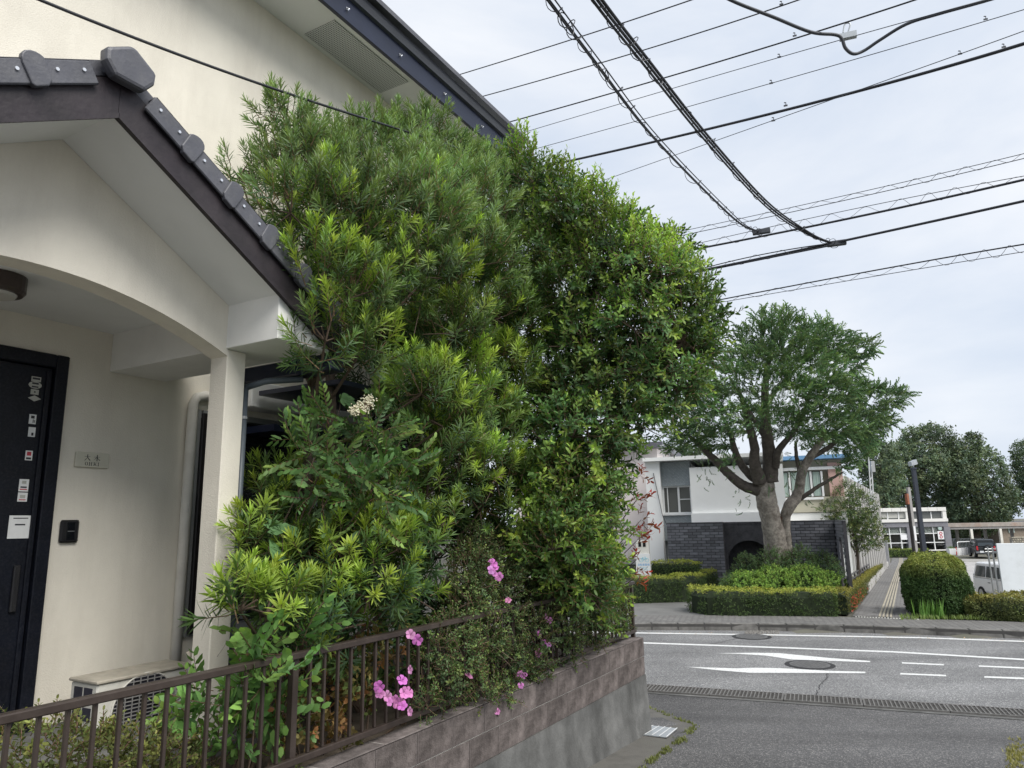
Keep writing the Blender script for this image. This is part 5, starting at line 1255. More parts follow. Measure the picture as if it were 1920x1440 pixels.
wrapped('thick cable under a lashed bearer joining the loosely wrapped bundle', [(1315, 455, 17), (1600, 392, 15.2), (1920, 330, 13.4)], [(1315, 465, 17), (1600, 408, 15.2), (1920, 337, 13.4)], .007, .024)
wrapped('lowest lashed cable pair over the street', [(1345, 563, 16.5), (1640, 507, 14.8), (1920, 458, 13)], [(1345, 568, 16.5), (1640, 518, 14.8), (1920, 472, 13)], .014, .007)
wrapped('cable pair tied beneath the plain black cable', [(1330, 500, 17), (1440, 475, 16.2), (1560, 456, 15.4)], [(1330, 506, 17), (1440, 484, 16.2), (1560, 460, 15.4)], .012, .016, eb=0)
def bundle(label, px, rads, offs, rr, turn, loops):
    K = smooth_pts([D(*q) for q in px], 14); root = thing('cable_bundle', label, 'cable', K[0], 'cable bundles over the alley'); n = len(K)
    tan = K[-1]-K[0]; tan /= np.linalg.norm(tan); sd = np.cross(tan, UP); sd /= np.linalg.norm(sd); vu = np.cross(sd, tan)
    for r_, (a, b2) in zip(rads, offs):
        build(MB().tube([p+sd*(a*min(1, (n-1-i)/(n*.25)))+vu*(b2*min(1, (n-1-i)/(n*.25))) for i, p in enumerate(K)], r_, 6), 'line', 'wire', root, smooth=True)
    L__ = sum(np.linalg.norm(K[i+1]-K[i]) for i in range(n-1)); tn = L__/turn; sp = []
    N_ = int(tn*12)
    for i in range(N_):
        f = i/(N_-1)*(n-1); k = min(int(f), n-2); c = K[k]*(1-f+k)+K[k+1]*(f-k); ph_ = i/12*2*math.pi+1.4*math.sin(i*.031)+.8*math.sin(i*.083); e = rr*(1+.35*math.sin(i*.11)+.2*math.sin(i*.37))
        sp.append(c+sd*e*math.cos(ph_)+vu*e*math.sin(ph_))
    build(MB().tube(sp, .0065, 4), 'spiral', 'wire', root)
    ce = K[-1]; build(MB().box(lambda a, b2, z: ce+SL*a+SW*b2+UP*z, (-.16, -.05, -.05), (.22, .05, .06), .01), 'end_clamp', 'wire_grey', root)
    for s_ in loops:
        i = int(s_*(n-1)); c = K[i]; rg = [c+vu*(.11*math.cos(a)-.06)+tan*.17*math.sin(a)+sd*.03 for a in np.linspace(0, 2*math.pi, 17)]
        build(MB().tube(rg, .007, 4, cap=False), 'slack_loop', 'wire', root)
bundle('loosely wrapped bundle of thin cables over the alley', [(890, -190, 7.2), (1030, 0, 8.2), (1120, 120, 9.5), (1220, 250, 11.4), (1330, 365, 14), (1390, 420, 15.6), (1425, 435, 16.1)], [.014, .010, .010, .008], [(0, 0), (.04, .03), (-.035, .02), (.01, -.05)], .062, .42, (.1, .22, .35))
bundle('tight dark bundle of thick cables over the alley', [(985, -190, 6.8), (1120, 0, 7.8), (1210, 115, 9.2), (1330, 265, 11.6), (1440, 385, 14), (1520, 440, 15.2), (1566, 457, 15.4)], [.019, .017, .015, .012, .008], [(0, 0), (.042, .01), (-.04, -.015), (.01, .045), (-.01, -.045)], .068, .55, (.14, .3, .36, .5, .62))
one_cable('service cable sloping down across the stucco upper wall', [(78, 0, 4.6), (300, 92, 5.2), (480, 152, 5.8), (650, 212, 6.5)], .011, ea=6, eb=1.5)
# ================================================================ plants
GAIN = {'leaf': np.array([1.95, 1.70, 1.95]), 'leaf_glossy': np.array([2.3, 1.95, 2.2]), 'leaf_far': np.array([1.5, 1.44, 1.5]), 'petal': 1.0, 'cream': 1.0}   # lifts the dark leaf colours, greyer and bluer to paint in haze
class Var:
    def __init__(s, v, f, c): s.v = np.array(v, float); s.f = np.array(f, int); s.c = np.array(c, float)
def leaf_pts(base, d, nrm, Ln, Wd, bend=.15, fold=.25, wide=.4):
    """six points: a pointed leaf with a crease and a curve"""
    d = d/np.linalg.norm(d); w = np.cross(d, nrm); w /= max(np.linalg.norm(w), 1e-9); nrm = np.cross(w, d)
    a = base+d*Ln*wide*.55-nrm*bend*Ln*.05; b = base+d*Ln*(.5+wide*.5)-nrm*bend*Ln*.45; t = base+d*Ln-nrm*bend*Ln
    return [base, a+w*Wd*.42+nrm*fold*Wd*.3, a-w*Wd*.42+nrm*fold*Wd*.3, b+w*Wd*.42+nrm*fold*Wd*.3, b-w*Wd*.42+nrm*fold*Wd*.3, t]
LF = [(0, 1, 2), (1, 3, 4), (1, 4, 2), (3, 5, 4)]
def leaf4(base, d, nrm, Ln, Wd, bend=.1):
    d = d/np.linalg.norm(d); w = np.cross(d, nrm); w /= max(np.linalg.norm(w), 1e-9); nrm = np.cross(w, d)
    m_ = base+d*Ln*.48
    return [base, m_+w*Wd*.5, base+d*Ln-nrm*bend*Ln, m_-w*Wd*.5]
LF4 = [(0, 1, 2), (0, 2, 3)]
class VB:
    def __init__(s): s.v = []; s.f = []; s.c = []
    def leaf(s, pts, faces, c):
        o = len(s.v); s.v += pts; s.f += [tuple(i+o for i in f) for f in faces]; s.c += [c]*len(pts)
    def stem(s, a, b, r, c):
        a = np.array(a, float); b = np.array(b, float); d = b-a; x = np.cross(d, [.3, .5, .8]); x = x/np.linalg.norm(x)*r; y = np.cross(d/np.linalg.norm(d), x)
        o = len(s.v); P = [a+x, a-x*.5+y*.87, a-x*.5-y*.87]; s.v += P+[b+(p-a)*.6 for p in P]; s.c += [c]*6
        for i in range(3):
            j = (i+1) % 3; s.f += [(o+i, o+j, o+3+j), (o+i, o+3+j, o+3+i)]
    def var(s): return Var(s.v, s.f, s.c)
def jit(c, a=.15): return np.array(c)*(1+rnd.uniform(-a, a))
def shoot_var(n, Ls, Ll, Wl, old, young, el0=85, el1=22, seg6=True, gx=1.2):      # narrow leaves in a spiral up a stem
    b = VB(); b.stem((0, 0, -.04), (0, 0, Ls), .004, (.12, .10, .05))
    for i in range(n):
        f = i/(n-1); h = Ls*f; az = i*2.39996+rnd.uniform(-.2, .2); el = R(el0+(el1-el0)*f**.9+rnd.uniform(-8, 8))
        rad = np.array([math.cos(az), math.sin(az), 0]); ax = np.array([0, 0, 1.0])
        d = math.sin(el)*rad+math.cos(el)*ax; nrm = -math.cos(el)*rad+math.sin(el)*ax
        L__ = Ll*(.75+.35*math.sin(math.pi*min(1, f*.9+.15)))*rnd.uniform(.85, 1.1)
        c = jit(np.array(old)*(1-f**gx)+np.array(young)*f**gx, .12)
        if seg6: b.leaf(leaf_pts(np.array([0, 0, h]), d, nrm, L__, Wl, rnd.uniform(-.02, .22), .5, .35), LF, c)
        else: b.leaf(leaf4(np.array([0, 0, h]), d, nrm, L__, Wl, .1), LF4, c)
    return b.var()
def twig_var(n, Lt, Ll, Wl, old, young, droop=.3, spread=65, flat=False, seg6=True, end=2):   # leaves alternating along a twig
    b = VB(); prev = np.zeros(3); pts = [prev]
    for i in range(1, 6):
        f = i/5; p = np.array([droop*Lt*f*f, 0, Lt*f*(1-.25*droop*f)]); b.stem(prev, p, .0028, (.10, .075, .045)); prev = p; pts.append(p)
    for i in range(n):
        f = .12+.88*i/(n-1); k = min(int(f*5), 4); p = pts[k]*(1-(f*5-k))+pts[k+1]*(f*5-k); ax = pts[min(k+1, 5)]-pts[k]; ax /= np.linalg.norm(ax)
        az = (math.pi*(i % 2)+math.pi/2+rnd.uniform(-.35, .35)) if flat else i*2.4+rnd.uniform(-.4, .4)
        e1 = np.array([1.0, 0, 0]); e1 -= ax*(e1@ax); e1 /= np.linalg.norm(e1); e2 = np.cross(ax, e1)
        rad = e1*math.cos(az)+e2*math.sin(az); el = R(spread*(1-.45*f)+rnd.uniform(-10, 10))
        d = math.sin(el)*rad+math.cos(el)*ax; nrm = (-math.cos(el)*rad+math.sin(el)*ax) if not flat else np.cross(d, np.cross(rad, ax))+np.array([-1, 0, .2])
        c = jit(np.array(old)*(1-f)+np.array(young)*f, .16); L__ = Ll*rnd.uniform(.75, 1.1)*(1-.25*max(0, f-.7)/.3)
        if seg6: b.leaf(leaf_pts(p, d, nrm, L__, Wl*rnd.uniform(.85, 1.1), rnd.uniform(.05, .3), .4, .42), LF, c)
        else: b.leaf(leaf4(p, d, nrm, L__, Wl, .15), LF4, c)
    return b.var()
def frames(dirs, spin=None):
    z = dirs/np.linalg.norm(dirs, axis=1, keepdims=True); a = rng.normal(size=z.shape); x = a-z*np.sum(a*z, 1, keepdims=True); x /= np.linalg.norm(x, axis=1, keepdims=True); y = np.cross(z, x)
    return np.stack([x, y, z], 2)
def mesh_arrays(name, v, f, c, m):
    me = bpy.data.meshes.new(name); n, k = len(v), len(f)
    me.vertices.add(n); me.vertices.foreach_set('co', v.astype(np.float32).ravel())
    me.loops.add(k*3); me.loops.foreach_set('vertex_index', f.astype(np.int32).ravel())
    me.polygons.add(k); me.polygons.foreach_set('loop_start', np.arange(0, k*3, 3, dtype=np.int32)); me.polygons.foreach_set('loop_total', np.full(k, 3, dtype=np.int32))
    me.update(calc_edges=True)
    at = me.color_attributes.new('Col', 'FLOAT_COLOR', 'POINT'); at.data.foreach_set('color', np.concatenate([np.clip(c*GAIN[m], 0, .8), np.ones((n, 1))], 1).astype(np.float32).ravel())
    me.materials.append(M[m]); return me
def scatter(name, variants, pos, dirs, scale, tint, m, parent=None, loc=None):
    """thousands of alike sprigs joined in one mesh"""
    base = wloc(parent) if parent is not None else (np.asarray(loc, float) if loc is not None else np.zeros(3))
    vid = rng.integers(0, len(variants), len(pos)); Fm = frames(np.asarray(dirs)); V_, F_, C_ = [], [], []; o = 0
    for k, va in enumerate(variants):
        ix = np.nonzero(vid == k)[0]
        if not len(ix): continue
        vv = np.einsum('nij,vj->nvi', Fm[ix], va.v)*scale[ix][:, None, None]+(pos[ix]-base)[:, None, :]
        n, q = len(ix), len(va.v); V_.append(vv.reshape(-1, 3)); F_.append((va.f[None]+(np.arange(n)*q)[:, None, None]+o).reshape(-1, 3)); o += n*q
        C_.append(np.clip(va.c[None]*tint[ix][:, None, :], 0, 1).reshape(-1, 3))
    me = mesh_arrays(name, np.concatenate(V_), np.concatenate(F_), np.concatenate(C_), m)
    ob = bpy.data.objects.new(name, me); ob.location = tuple(np.zeros(3) if parent is not None else base); link(ob, parent); return ob
def on_lobes(lobes, dens, inner=.8, lo=.72, hi=1.06, zmin=None, keep=None):
    P, Nn, I = [], [], []
    C = np.array([l[0] for l in lobes]); Rr = np.array([np.ones(3)*l[1] if np.isscalar(l[1]) else l[1] for l in lobes])
    for i in range(len(lobes)):
        n = max(4, int(dens*4*math.pi*(np.prod(Rr[i]))**(2/3)))
        d = rng.normal(size=(n, 3)); d /= np.linalg.norm(d, axis=1, keepdims=True)
        p = C[i]+d*Rr[i]*rng.uniform(lo, hi, (n, 1))
        ok = np.ones(n, bool)
        for j in range(len(lobes)):
            if j != i: ok &= np.sum(((p-C[j])/Rr[j])**2, 1) > inner**2
        if zmin is not None: ok &= p[:, 2] > zmin
        if keep is not None: ok &= keep(p)
        P.append(p[ok]); Nn.append((d/Rr[i])[ok]); I.append(np.full(ok.sum(), i))
    P = np.concatenate(P); Nn = np.concatenate(Nn); Nn /= np.linalg.norm(Nn, axis=1, keepdims=True); return P, Nn, np.concatenate(I)
def tints(n, lo, hi, hue=.08):
    b = rng.uniform(lo, hi, (n, 1)); return b*np.stack([1+rng.uniform(-hue, hue*1.5, n), np.ones(n), 1+rng.uniform(-hue, hue, n)], 1)
def limb(q, pts, radii, n=8, sub=4, wob=.0):
    K = smooth_pts(pts, sub); rr = np.interp(np.linspace(0, 1, len(K)), np.linspace(0, 1, len(radii)), radii)
    K = [p+np.array([rnd.uniform(-1, 1), rnd.uniform(-1, 1), rnd.uniform(-1, 1)])*wob for p in K]
    return q.tube(K, list(rr), n)

OLD, MID, LIME = (.022, .052, .022), (.060, .125, .034), (.205, .330, .050)
# ---- the tall narrow-leaved evergreen over the fence
pod_lobes = [(V(x, y, p), r) for x, y, p, r in (
    (535, 235, 4.5, .24), (590, 262, 4.6, .22), (575, 305, 4.4, .32), (535, 330, 4.2, .26), (680, 288, 4.5, .32), (740, 290, 4.4, .38), (800, 275, 4.3, .36), (850, 310, 4.3, .32), (905, 330, 4.2, .30), (960, 350, 4.1, .30),
    (600, 350, 4.0, .36), (690, 355, 4.0, .42), (780, 360, 3.9, .44), (860, 360, 4.0, .40), (930, 380, 4.0, .38), (1000, 380, 4.0, .34), (1040, 430, 3.9, .34), (1080, 480, 3.8, .34),
    (545, 400, 3.7, .26), (610, 420, 3.55, .36), (690, 420, 3.6, .42), (780, 425, 3.5, .46), (870, 400, 3.6, .46), (950, 400, 3.8, .42), (1000, 440, 3.8, .40),
    (600, 520, 3.40, .25), (655, 560, 3.35, .28), (720, 520, 3.55, .36), (800, 520, 3.4, .40), (880, 500, 3.45, .42), (960, 520, 3.5, .42), (1040, 530, 3.6, .38), (1080, 600, 3.6, .34),
    (610, 640, 3.35, .22), (680, 650, 3.35, .24), (850, 625, 3.25, .30), (930, 600, 3.4, .36), (1000, 620, 3.5, .36), (1040, 680, 3.5, .32), (740, 610, 3.9, .40),
    (790, 740, 3.35, .30), (860, 720, 3.3, .30), (930, 710, 3.4, .34), (990, 750, 3.4, .32), (1030, 770, 3.4, .26), (830, 800, 3.3, .30), (900, 800, 3.4, .34), (960, 830, 3.35, .30),
    (860, 880, 3.35, .30), (930, 900, 3.3, .30), (990, 920, 3.3, .28), (960, 980, 3.25, .26), (900, 960, 3.4, .28), (800, 930, 3.5, .26),
    (830, 985, 3.35, .22), (780, 1030, 3.3, .24), (710, 1050, 3.25, .28), (650, 1060, 3.35, .24), (590, 1070, 3.5, .24), (720, 980, 3.6, .28), (760, 1110, 3.25, .24), (690, 1120, 3.2, .22), (620, 1130, 3.3, .22), (555, 1140, 3.25, .20), (500, 1150, 3.2, .16), (450, 1145, 3.15, .13), (640, 1180, 3.25, .18), (570, 1185, 3.2, .15),
    (495, 975, 3.85, .18), (475, 1045, 3.7, .15), (470, 1100, 3.5, .13), (520, 930, 4.2, .22), (560, 960, 4.1, .24), (500, 1000, 4.0, .20), (540, 1040, 3.9, .24), (600, 980, 4.0, .26), (450, 330, 4.55, .16))]
back = [(V(x, y, p), r) for x, y, p, r in ((620, 420, 4.4, .5), (760, 420, 4.5, .6), (900, 430, 4.6, .6), (760, 560, 4.4, .6), (900, 580, 4.4, .6), (1000, 600, 4.4, .5), (720, 680, 4.3, .5), (860, 720, 4.2, .55), (980, 740, 4.2, .5), (800, 840, 4.1, .45), (920, 860, 4.1, .5), (700, 950, 4.2, .4), (860, 980, 4.0, .4), (660, 1050, 3.9, .4), (780, 1100, 3.8, .4), (560, 1090, 3.7, .3))]
gz = 1.12
pod = thing('evergreen_tree', 'tall narrow-leaved evergreen towering over the fence with lime shoot tips', 'tree', H(4.6, 4.1, gz))
q = MB(); troots = [H(4.3, 4.1, gz-.1), H(5.2, 4.0, gz-.1), H(3.7, 3.9, gz-.1), H(5.9, 3.9, gz-.1)]
tops = [H(4.4, 4.4, 5.2), H(5.4, 4.2, 5.0), H(3.9, 4.0, 3.6), H(6.0, 3.8, 4.2)]
for a, b_ in zip(troots, tops): limb(q, [a, a*.6+b_*.4+np.array([.05, -.04, 0]), b_], [.075, .055, .02], 8, 5, .008)
build(q, 'trunk', 'bark_dark', pod, smooth=True)
q = MB()
for c, r in pod_lobes:
    a = min(zip(troots, tops), key=lambda ab: np.linalg.norm((ab[0]+(ab[1]-ab[0])*np.clip((c[2]-gz-.4)/(ab[1][2]-gz), .05, .95))[:2]-c[:2])); f = np.clip((c[2]-gz-.45)/(a[1][2]-gz), .03, .97)
    s_ = a[0]+(a[1]-a[0])*f; limb(q, [s_, (s_+c)/2-UP*.06, c], [.022, .014, .007], 5, 3, .006)
    for k in range(5):
        e = c+np.array([rnd.gauss(0, 1), rnd.gauss(0, 1), rnd.gauss(.3, 1)])*r*.5; q.tube([c, e], [.007, .004], 4)
stuff(build(q, 'branches', 'twig', pod))
POD_A = [shoot_var(26, .13, .115, .0145, OLD, c, 88, 25) for c in (MID, MID, (.10, .19, .04))]
POD_B = [shoot_var(32, .12, .105, .0138, (.075, .145, .032), LIME, 88, 20, gx=.5) for _ in range(2)]+[shoot_var(26, .10, .098, .0135, (.09, .17, .035), (.24, .37, .05), 84, 18, gx=.5) for _ in range(2)]
POD_D = [shoot_var(30, .16, .088, .0115, (.05, .10, .034), LIME, 80, 16, gx=.7) for _ in range(2)]+[shoot_var(28, .16, .09, .011, OLD, (.10, .18, .05), 80, 16, gx=.9) for _ in range(3)]
POD_C = [shoot_var(26, .15, .085, .0105, (.03, .065, .03), (.105, .175, .065), 75, 15, gx=.8) for _ in range(3)]
P, Nn, I = on_lobes(pod_lobes, 95, .82, .62, 1.08)
kp = rng.uniform(0, 1, len(P)) < np.clip(.7+.7*Nn[:, 2], .28, 1)*np.where(P[:, 2] < 2.7, .72, 1); P, Nn, I = P[kp], Nn[kp], I[kp]; upf = np.clip(Nn[:, 2]*.5+.5, 0, 1)
toe = np.array([0, 0, EYE])-P; toe /= np.linalg.norm(toe, axis=1, keepdims=True); facing = np.sum(toe*Nn, 1)
dirs = Nn*.75+np.array([0, 0, .75])+rng.normal(size=P.shape)*.28
sc_ = rng.uniform(.8, 1.2, len(P)); zj = P[:, 2]+rng.normal(0, .25, len(P)); high = zj > 4.7; mid = (zj > 2.75) & ~high; sc_ = np.where(mid, sc_*1.0, sc_)
lobe_y = rng.uniform(0, 1, len(pod_lobes)); yp = (.08+.75*upf**1.6)*(.5+.95*lobe_y[I]); young = rng.uniform(0, 1, len(P)) < np.clip(yp, 0, .8)
lt = rng.uniform(.72, 1.22, len(pod_lobes))
T = tints(len(P), .8, 1.2)*lt[I][:, None]
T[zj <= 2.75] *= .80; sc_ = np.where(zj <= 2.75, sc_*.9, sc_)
cand = np.nonzero(young & (facing > .15) & ~high & ~mid)[0]
dist = np.linalg.norm(P[cand]-E0, axis=1); big = cand[np.argsort(dist-facing[cand]*1.0)[:300]]
rest = np.ones(len(P), bool); rest[big] = False
lowm = rest & ~high & ~mid
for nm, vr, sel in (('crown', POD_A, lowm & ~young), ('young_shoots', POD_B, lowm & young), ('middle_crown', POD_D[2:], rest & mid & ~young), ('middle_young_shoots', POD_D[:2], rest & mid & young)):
    stuff(scatter(nm, vr, P[sel], dirs[sel], sc_[sel], T[sel], 'leaf', pod))
o = scatter('upper_shoots', POD_C, P[rest & high], dirs[rest & high], sc_[rest & high]*1.05, T[rest & high]*1.1, 'leaf', pod); stuff(o)
smesh = []
for va in POD_B:
    for k in range(3): smesh.append(mesh_arrays('leaf_shoot', va.v, va.f, np.clip(va.c*tints(1, .62, .98)[0], 0, 1), 'leaf'))
Fb = frames(dirs[big])
for k, i in enumerate(big):
    so = bpy.data.objects.new('leaf_shoot', smesh[k % len(smesh)]); mw = Matrix([list(Fb[k][r_]*sc_[i])+[0] for r_ in range(3)]+[[0, 0, 0, 1]])
    so.matrix_world = Matrix.Translation(tuple(P[i]-wloc(pod))) @ mw; link(so, pod)
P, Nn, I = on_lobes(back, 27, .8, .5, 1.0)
o = scatter('inner_crown', POD_A[:2], P, Nn+np.array([0, 0, .4])+rng.normal(size=P.shape)*.4, rng.uniform(.9, 1.3, len(P)), tints(len(P), .45, .75), 'leaf', pod); stuff(o)  # older inner shoots, tint lowered to paint the dark gaps between clumps

# ---- broad-leaved evergreen at the corner
DKG, MG, LG = (.016, .042, .018), (.040, .095, .026), (.120, .210, .040)
bl_lobes = [(D(x, y, d), r) for x, y, d, r in (
    (975, 305, 7.4, .16), (1000, 345, 7.3, .22), (1045, 375, 7.2, .22), (1075, 425, 7.1, .30), (1115, 395, 7.3, .18), (1135, 445, 7.2, .28), (1165, 430, 7.3, .16), (1130, 490, 7.0, .34), (1185, 490, 7.2, .30), (1225, 490, 7.4, .22), (1240, 520, 7.2, .32), (1275, 540, 7.3, .26), (1040, 480, 7.2, .3), (1060, 560, 7.1, .32), (1195, 530, 6.9, .38),
    (1255, 585, 7.1, .34), (1290, 600, 7.3, .24), (1120, 560, 7.0, .38), (1190, 620, 6.8, .36), (1250, 655, 7.0, .34), (1290, 670, 7.2, .25), (1325, 660, 7.4, .17), (1110, 650, 6.9, .34), (1150, 700, 6.8, .34), (1220, 720, 6.9, .34), (1270, 735, 7.1, .26), (1085, 740, 6.7, .32), (1140, 780, 6.7, .30), (1180, 790, 6.8, .22),
    (1075, 820, 6.5, .30), (1112, 850, 6.6, .28), (1142, 850, 6.8, .19), (1060, 900, 6.4, .28), (1100, 920, 6.5, .26), (1132, 930, 6.8, .18), (1050, 975, 6.2, .26), (1088, 990, 6.4, .26), (1126, 1000, 6.8, .18), (1080, 1050, 6.3, .26), (1105, 1060, 6.6, .22), (1128, 1080, 7.0, .13), (1100, 1110, 6.4, .22), (1122, 1130, 6.8, .15), (1035, 1030, 6.0, .24))]
blt = thing('broadleaf_tree', 'dense broad-leaved evergreen overhanging the corner of the wall', 'tree', H(7.2, 3.7, gz))
r0_ = H(7.1, 3.75, gz-.1); q = MB(); fork = D(1085, 720, 7.3)
limb(q, [r0_, r0_*.5+fork*.5+np.array([.04, 0, 0]), fork, D(1120, 520, 7.6)], [.11, .085, .06, .025], 9, 6, .008); limb(q, [fork, D(1150, 700, 7.0), D(1215, 690, 7.0)], [.05, .035, .02], 7, 4, .006); limb(q, [fork, D(1190, 690, 7.3), D(1280, 640, 7.2)], [.035, .025, .012], 7, 4, .005)
build(q, 'trunk', 'bark_dark', blt, smooth=True)
q = MB()
for c, r in bl_lobes:
    s_ = min([r0_*(1-f)+fork*f for f in (.3, .6, 1)]+[D(1120, 520, 7.6), D(1280, 640, 7.2)], key=lambda s__: np.linalg.norm(s__-c)); limb(q, [s_, (s_+c)/2-UP*.04, c], [.022, .013, .006], 5, 3, .008)
    for k in range(6):
        e = c+np.array([rnd.gauss(0, 1), rnd.gauss(0, 1), rnd.gauss(.2, 1)])*r*.55; q.tube([c, e], [.006, .003], 4)
stuff(build(q, 'branches', 'twig', blt))
BLV = [twig_var(13, .21, .064, .0235, DKG, c, .6, 60) for c in (MG, (.055, .115, .03), LG)]
BLU = [twig_var(13, .26, .056, .020, MG, LG, .12, 55) for _ in range(3)]
P, Nn, I = on_lobes(bl_lobes, 185, .84, .55, 1.1); kp = rng.uniform(0, 1, len(P)) < np.clip(.62+.75*Nn[:, 2], .2, 1); P, Nn, I = P[kp], Nn[kp], I[kp]
lt = rng.uniform(.62, 1.45, len(bl_lobes)); up_ = (P[:, 2] > 4.4) & (Nn[:, 2] > .25)
dirs = Nn*.8+np.array([0, 0, .35])+rng.normal(size=P.shape)*.35; dirs[up_] = Nn[up_]*.35+np.array([0, 0, 1])+rng.normal(size=dirs[up_].shape)*.25
T = tints(len(P), .75, 1.25)*lt[I][:, None]; low = P[:, 2] < 3.0; T[low] *= np.array([1.15, 1.1, .9])
stuff(scatter('crown', BLV, P[~up_], dirs[~up_], rng.uniform(.8, 1.2, (~up_).sum()), T[~up_], 'leaf_glossy', blt))
stuff(scatter('top_sprigs', BLU, P[up_], dirs[up_], rng.uniform(.8, 1.15, up_.sum()), T[up_]*1.05, 'leaf_glossy', blt))
bl_back = [(D(x, y, d+.55), r*1.15) for (x, y, d, r) in ((1075, 400, 7.2, .3), (1140, 460, 7.1, .36), (1220, 500, 7.3, .36), (1200, 600, 7.0, .42), (1280, 600, 7.2, .36), (1120, 620, 7.0, .4), (1180, 720, 6.9, .4), (1260, 690, 7.1, .36), (1100, 780, 6.8, .38), (1110, 860, 6.8, .26), (1080, 900, 6.6, .34), (1085, 980, 6.7, .28), (1070, 1060, 6.5, .32), (1095, 1060, 6.9, .22))]
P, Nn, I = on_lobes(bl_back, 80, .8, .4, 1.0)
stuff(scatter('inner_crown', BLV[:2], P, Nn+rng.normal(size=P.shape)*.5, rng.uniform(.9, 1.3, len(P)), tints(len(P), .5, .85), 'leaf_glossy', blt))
# red-leaved shrub at the corner
ph = thing('red_leaf_shrub', 'thin shrub with dark red leaves showing at the corner of the greenery', 'shrub', H(7.75, 3.45, gz))
q = MB(); tips = []
for x, y in ((1198, 880), (1200, 930), (1202, 975), (1198, 1010), (1194, 1050), (1190, 1085), (1186, 1000), (1190, 940)):
    e = D(x, y, 7.6); limb(q, [H(7.75, 3.45, gz-.05), H(7.72, 3.4, (gz+e[2])/2), e], [.012, .008, .003], 5, 4, .004); tips.append(e)
build(q, 'stems', 'twig', ph)
RV = [twig_var(7, .16, .085, .026, (.09, .06, .02), (.19, .03, .022), .3, 60) for _ in range(2)]
pp = np.array([t+np.array([rnd.gauss(0, .03), rnd.gauss(0, .03), rnd.gauss(-.04, .05)]) for t in tips for _ in range(3)])
stuff(scatter('leaves', RV, pp, np.tile(np.array([.6, -.2, .35]), (len(pp), 1))+rng.normal(size=pp.shape)*.4, rng.uniform(.7, 1.1, len(pp)), tints(len(pp), .7, 1.2), 'leaf_glossy', ph))

# ---- small-leaved azalea hanging over the fence, with pink flowers
az_lobes = [(V(x, y, p), r) for x, y, p, r in ((815, 1215, 3.08, .13), (850, 1180, 3.15, .14), (870, 1235, 3.02, .15), (840, 1290, 2.98, .12), (900, 1290, 2.97, .12), (910, 1200, 3.05, .16), (950, 1160, 3.12, .16), (955, 1240, 3.0, .16), (940, 1300, 2.96, .09), (1000, 1190, 3.02, .17), (1010, 1250, 2.98, .12), (1010, 1130, 3.15, .18), (1060, 1170, 3.02, .18), (1070, 1110, 3.15, .2), (1070, 1215, 2.99, .13), (1110, 1140, 3.05, .2), (1120, 1190, 2.99, .14), (1150, 1115, 3.1, .18), (1160, 1165, 3.0, .12),
    (880, 1130, 3.2, .18), (930, 1090, 3.2, .2), (880, 1070, 3.3, .2), (950, 1040, 3.25, .2), (1000, 1060, 3.2, .2), (900, 1030, 3.35, .18), (990, 1010, 3.25, .18), (800, 1320, 2.99, .07), (790, 1250, 3.1, .1))]
azs = thing('azalea_bush', 'small-leaved azalea spilling through the fence with pink flowers', 'shrub', H(5.3, 3.2, gz))
q = MB()
for c, r in az_lobes:
    b0 = H(c@HU+rnd.uniform(-.15, .15), 3.3, gz-.05); limb(q, [b0, (b0+c)/2+HN*.05, c], [.012, .008, .004], 5, 3, .012)
    for k in range(5): q.tube([c, c+np.array([rnd.gauss(0, 1), rnd.gauss(0, 1), rnd.gauss(0, 1)])*r*.8], [.004, .002], 3)
stuff(build(q, 'branches', 'twig', azs))
AZV = [twig_var(9, .085, .026, .012, (.030, .062, .024), c, .2, 75) for c in ((.07, .12, .035), (.10, .16, .04), (.055, .10, .035))]
P, Nn, I = on_lobes(az_lobes, 520, .8, .4, 1.15); lt = rng.uniform(.7, 1.3, len(az_lobes))
stuff(scatter('leaves', AZV, P, Nn*.7+np.array([0, 0, .4])+rng.normal(size=P.shape)*.5, rng.uniform(.75, 1.3, len(P)), tints(len(P), .7, 1.25)*lt[I][:, None], 'leaf', azs))
def flower_mesh(seed):
    r_ = random.Random(seed); b = VB(); hue = np.array([r_.uniform(.9, 1.1), r_.uniform(.65, 1.05), r_.uniform(.85, 1.1)])
    for k in range(5):
        a = k*2*math.pi/5+r_.uniform(-.1, .1); rad = np.array([math.cos(a), math.sin(a), 0]); tg_ = np.array([-math.sin(a), math.cos(a), 0]); zz = np.array([0, 0, 1.0]); cc = np.clip(np.array((.70, .29, .62))*hue*r_.uniform(.7, 1.15), 0, .85)
        e = r_.uniform(.2, .7)
        pts = [zz*-.012, rad*.016+tg_*.011+zz*.006, rad*.016-tg_*.011+zz*.001, rad*.028+tg_*.019+zz*.015*e, rad*.028-tg_*.018+zz*.008*e, rad*.040+tg_*.010+zz*.009*e, rad*.039-tg_*.008+zz*.014*e]
        b.leaf(pts, [(0, 1, 2), (1, 3, 4), (1, 4, 2), (3, 5, 6), (3, 6, 4)], cc)
    for k in range(6):
        a = r_.uniform(0, 6.28); b.stem((0, 0, -.005), (.008*math.cos(a), .008*math.sin(a)-.004, .03), .0009, (.7, .35, .6))
    va = b.var(); return mesh_arrays('flower', va.v, va.f, va.c, 'petal')
flm = [flower_mesh(i) for i in range(9)]
